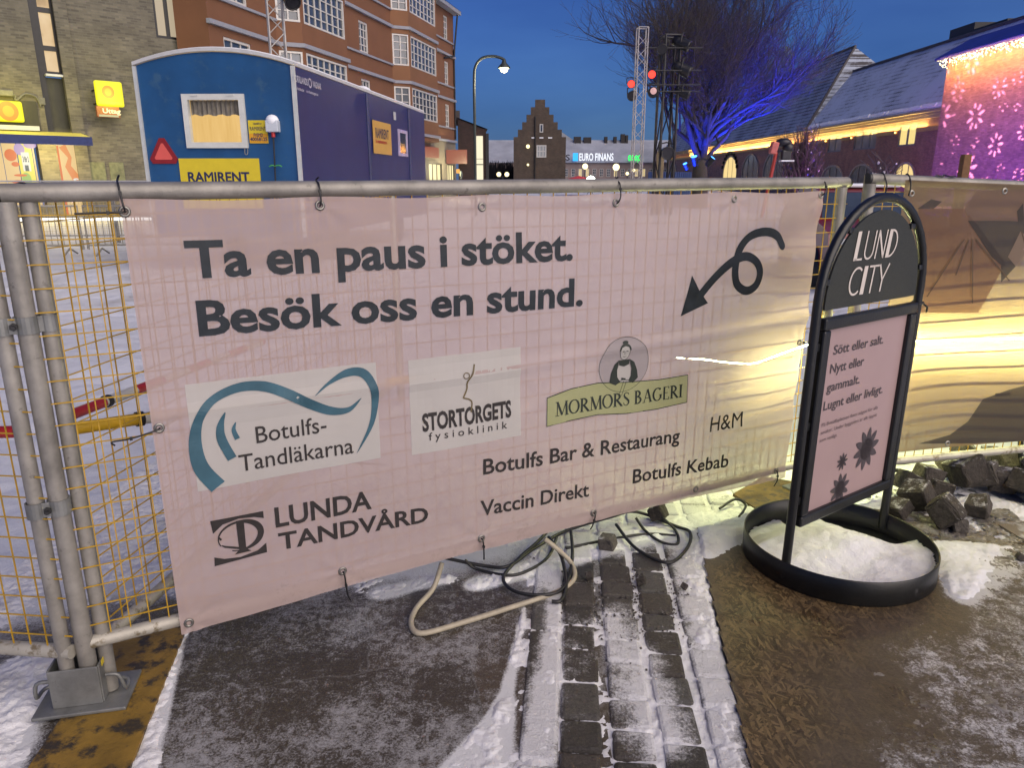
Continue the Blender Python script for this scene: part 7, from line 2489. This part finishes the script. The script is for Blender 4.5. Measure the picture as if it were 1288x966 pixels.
PTW = mat('shrub_twigs', (.10, .075, .085), .8, 0, .2)
def shrub(label, u, y, h, seed, n=240, blos=60, nm='bare_shrub', bl_m=None):
    q = aty(u, 225, y); root = thing(nm, label, 'shrub', (q.x, y, 0))
    rg_ = random.Random(seed); b = MB(); c = MB()
    for k in range(n):
        a = rg_.uniform(0, 6.28); s_ = rg_.random(); zt_ = h * (.35 + .65 * rg_.random())
        rad = h * .34 * s_ * (1.1 - .55 * zt_ / h)
        p0 = Vector((rad * .2 * math.cos(a), rad * .2 * math.sin(a), 0)); p1 = Vector((rad * .7 * math.cos(a + .3), rad * .7 * math.sin(a + .3), zt_ * .55)); p2 = Vector((rad * 1.2 * math.cos(a), rad * 1.2 * math.sin(a), zt_))
        b.tube([p0, p1, p2], [.03, .018, .008], 3, caps=False)
        for j in range(3):
            s2 = p1.lerp(p2, rg_.random()); b.tube([s2, s2 + Vector((rg_.uniform(-.4, .4), rg_.uniform(-.4, .4), rg_.uniform(.1, .45)))], .008, 3, caps=False)
        if k < blos:
            p = p1.lerp(p2, rg_.random()); c.ball(p, rg_.uniform(.025, .05), 6)
    b.build('branches', PTW, root, fix=False)
    c.build('snow_tufts', bl_m or mat('tuft_snow', (.55, .50, .58), .7), root)
    return root, q
s1, q = shrub('purple lit bare shrub with snow tufts left of the hall windows', 1006, 34, 3.7, 5)
s2, q2 = shrub('small pale purple conifer between the two arched windows', 1110, 22, 1.95, 8, 70, 70, 'small_conifer')
spot('shrub_light', (q.x + 2.2, 31, .4), (q.x - .4, 34.6, 2.2), (.85, .12, 1.0), 300, 70, .1, .8)
spot('shrub_light', (q2.x + 1.2, 20.4, .4), (q2.x - .2, 22.3, 1.4), (.55, .25, 1.0), 120, 60, .1, .8)
# lift with red boom and covered head
q = aty(984, 222, 28)
lift = thing('boom_lift', 'small red boom lift with a covered black lamp head by the shrub', 'lift', (q.x, 28, 0), 0)
top = aty(981, 184, 28) - Vector((q.x, 28, 0)); foot_ = aty(969, 224, 28) - Vector((q.x, 28, 0))
MB().tube([foot_ - Vector((0.2, 0, 1.4)), foot_, top + Vector((-.12, 0, -.2))], .065, 8).build('boom', mat('lift_red', (.35, .03, .02), .45), lift)
MB().rbox(top + Vector((-.22, 0, -.05)), (.24, .3, .42), .03, Matrix.Rotation(R(12), 3, 'Y')).build('red_box', mat('lift_salmon', (.48, .12, .10), .5), lift)
hd = MB(); hd.ball(top + Vector((.12, 0, .14)), (.30, .22, .15), 12); hd.ball(top + Vector((.30, 0, -.05)), (.22, .2, .2), 12); hd.rbox(top + Vector((.22, 0, -.30)), (.36, .3, .36), .06); hd.build('covered_head', BKT, lift)
hd = MB(); hd.rbox(top + Vector((.25, -.1, -.50)), (.48, .3, .05), .02); hd.build('snowy_shelf', SNOWCAP, lift)

# ================================================================== CARS AND BARRIERS BEYOND THE FENCE
def car(label, x, y, rz, paint):
    root = thing('parked_car', label, 'car', (x, y, 0), rz)
    prof = [(-2.05, .35), (-2.1, .62), (-2.02, .86), (-1.55, .95), (-.95, 1.0), (-.35, 1.42), (.1, 1.5), (1.0, 1.48), (1.65, 1.25), (1.98, .98), (2.08, .7), (2.05, .35)]
    b = MB(); n = len(prof)
    vs = []
    for (yy, k) in ((-.84, 1), (-.80, 1), (.80, 1), (.84, 1)):
        for (px_, pz_) in prof:
            ins = 0.16 * max(0, min(1, (pz_ - .95) / .5))
            vs.append((px_, yy * (1 - ins / .84) if abs(yy) > 0 else 0, pz_))
    fs = []
    for r_ in range(3):
        for i in range(n - 1):
            fs.append((r_ * n + i, r_ * n + i + 1, (r_ + 1) * n + i + 1, (r_ + 1) * n + i))
        fs.append((r_ * n + n - 1, r_ * n, (r_ + 1) * n, (r_ + 1) * n + n - 1))
    fs += [tuple(range(n)), tuple(range(3 * n, 4 * n))[::-1]]
    b.add(vs, fs); b.build('body', paint, root)
    for pts in ([(-.72, -.825, 1.02), (-.28, -.73, 1.38), (.98, -.73, 1.40), (1.5, -.80, 1.06)], [(-.72, .825, 1.02), (-.28, .73, 1.38), (.98, .73, 1.40), (1.5, .80, 1.06)],
                [(-.93, -.72, 1.03), (-.93, .72, 1.03), (-.38, .60, 1.41), (-.38, -.60, 1.41)], [(1.70, -.70, 1.23), (1.70, .70, 1.23), (1.96, .74, 1.0), (1.96, -.74, 1.0)]):
        gl = MB(); gl.add(pts, [(0, 1, 2, 3)]); gl.build('window_glass', GLASS_D, root)
    for xx in (-1.3, 1.3):
        for s_ in (-1, 1):
            w_ = MB(); w_.lathe([(0.0, -.1), (.2, -.1), (.31, -.08), (.32, .08), (.2, .1), (0, .1)], (xx, s_ * .80, .32), 18, 0, Matrix.Rotation(R(90), 3, 'X')); wo_ = w_.build('wheel', CAB, root)
            w_ = MB(); w_.lathe([(0.0, .112), (.19, .112)], (xx, s_ * .80, .32), 14, 0, Matrix.Rotation(R(-90 * s_), 3, 'X')); w_.build('rim', ALT, wo_)
    for s_ in (-1, 1):
        l_ = MB(); l_.ball((-2.02, s_ * .6, .72), (.08, .16, .09), 8); l_.build('headlight', mat('lamp_clear', (.5, .5, .5), .1), root)
    root.scale = (.9, .9, .9)
    sn_ = MB(); sn_.rbox((.4, 0, 1.51), (1.15, 1.2, .06), .028); sn_.build('roof_snow', SNOWCAP, root)
    return root
q = aty(1056, 270, 10)
car('dark red parked car with snow on its roof seen in the gap beside the sign', q.x + .75, 11.2, R(80), mat('car_red', (.16, .012, .018), .3, 0, .1, spec=.8))
# yellow mesh panels and a light rope in front of the kiosk, low barriers before them
fp_, _f = fence_panel('yellow meshed fence panel before the kiosk', (-9.1, 17.3), (-6.1, 17.6), 1.32, 1.32, .2, .2, .06, .05, group='far yellow meshed fence panels')
fp_b = copy_tree(fp_, (-12.1, 17.0, 0)); fp_b['label'] = 'yellow meshed fence panel at the far left before the kiosk'
o = MB().tube([(-12.2, 16.8, aty(60, 276, 17).z), (-6.2, 17.4, aty(110, 274, 17.4).z)], .035, 8).build('light_rope', emit('far_rope', (.95, .95, .9), 2.2)); tag(o, 'white light rope along the far yellow fence before the kiosk', 'light rope')
GB = mat('barrier_grey', (.33, .31, .26), .5, .2, .15)
def barrier(label, x0, y0, x1, y1, h):
    fr = Frame((x0, y0), (x1, y1)); root = thing('crowd_barrier', label, 'barrier', (x0, y0, 0), fr.rz, 'grey crowd barriers across the snow')
    MB().tube([(0, 0, .12), (0, 0, h), (fr.L, 0, h), (fr.L, 0, .12)], .022, 8).build('frame', GB, root)
    b = MB(); x = .1
    while x < fr.L: b.tube([(x, 0, .2), (x, 0, h)], .008, 4, caps=False); x += .11
    b.build('bars', GB, root)
    MB().tube([(0, 0, .2), (fr.L, 0, .2)], .018, 8).build('lower_rail', GB, root)
    b = MB()
    for xx in (.25, fr.L - .25): b.tube([(xx, -.3, .02), (xx, 0, .14), (xx, .3, .02)], .018, 6)
    b.build('feet', GB, root)
    return root
b0 = barrier('grey crowd barrier across the snow before the far yellow fence', -8.3, 14.6, -5.9, 14.9, .95)
b1 = copy_tree(b0, (-10.8, 14.3, 0)); b1['label'] = 'grey crowd barrier at the far left end of its row'
b2 = copy_tree(b0, (-5.8, 14.9, 0)); b2['label'] = 'grey crowd barrier in the row nearest the cabin'
o = MB().tube([(-13.5, 19.2, 1.40), (-5.0, 16.5, 1.40)], .02, 6).build('white_rail', WHITE); tag(o, 'thin white rail level with the fence top at the far left', 'rail')
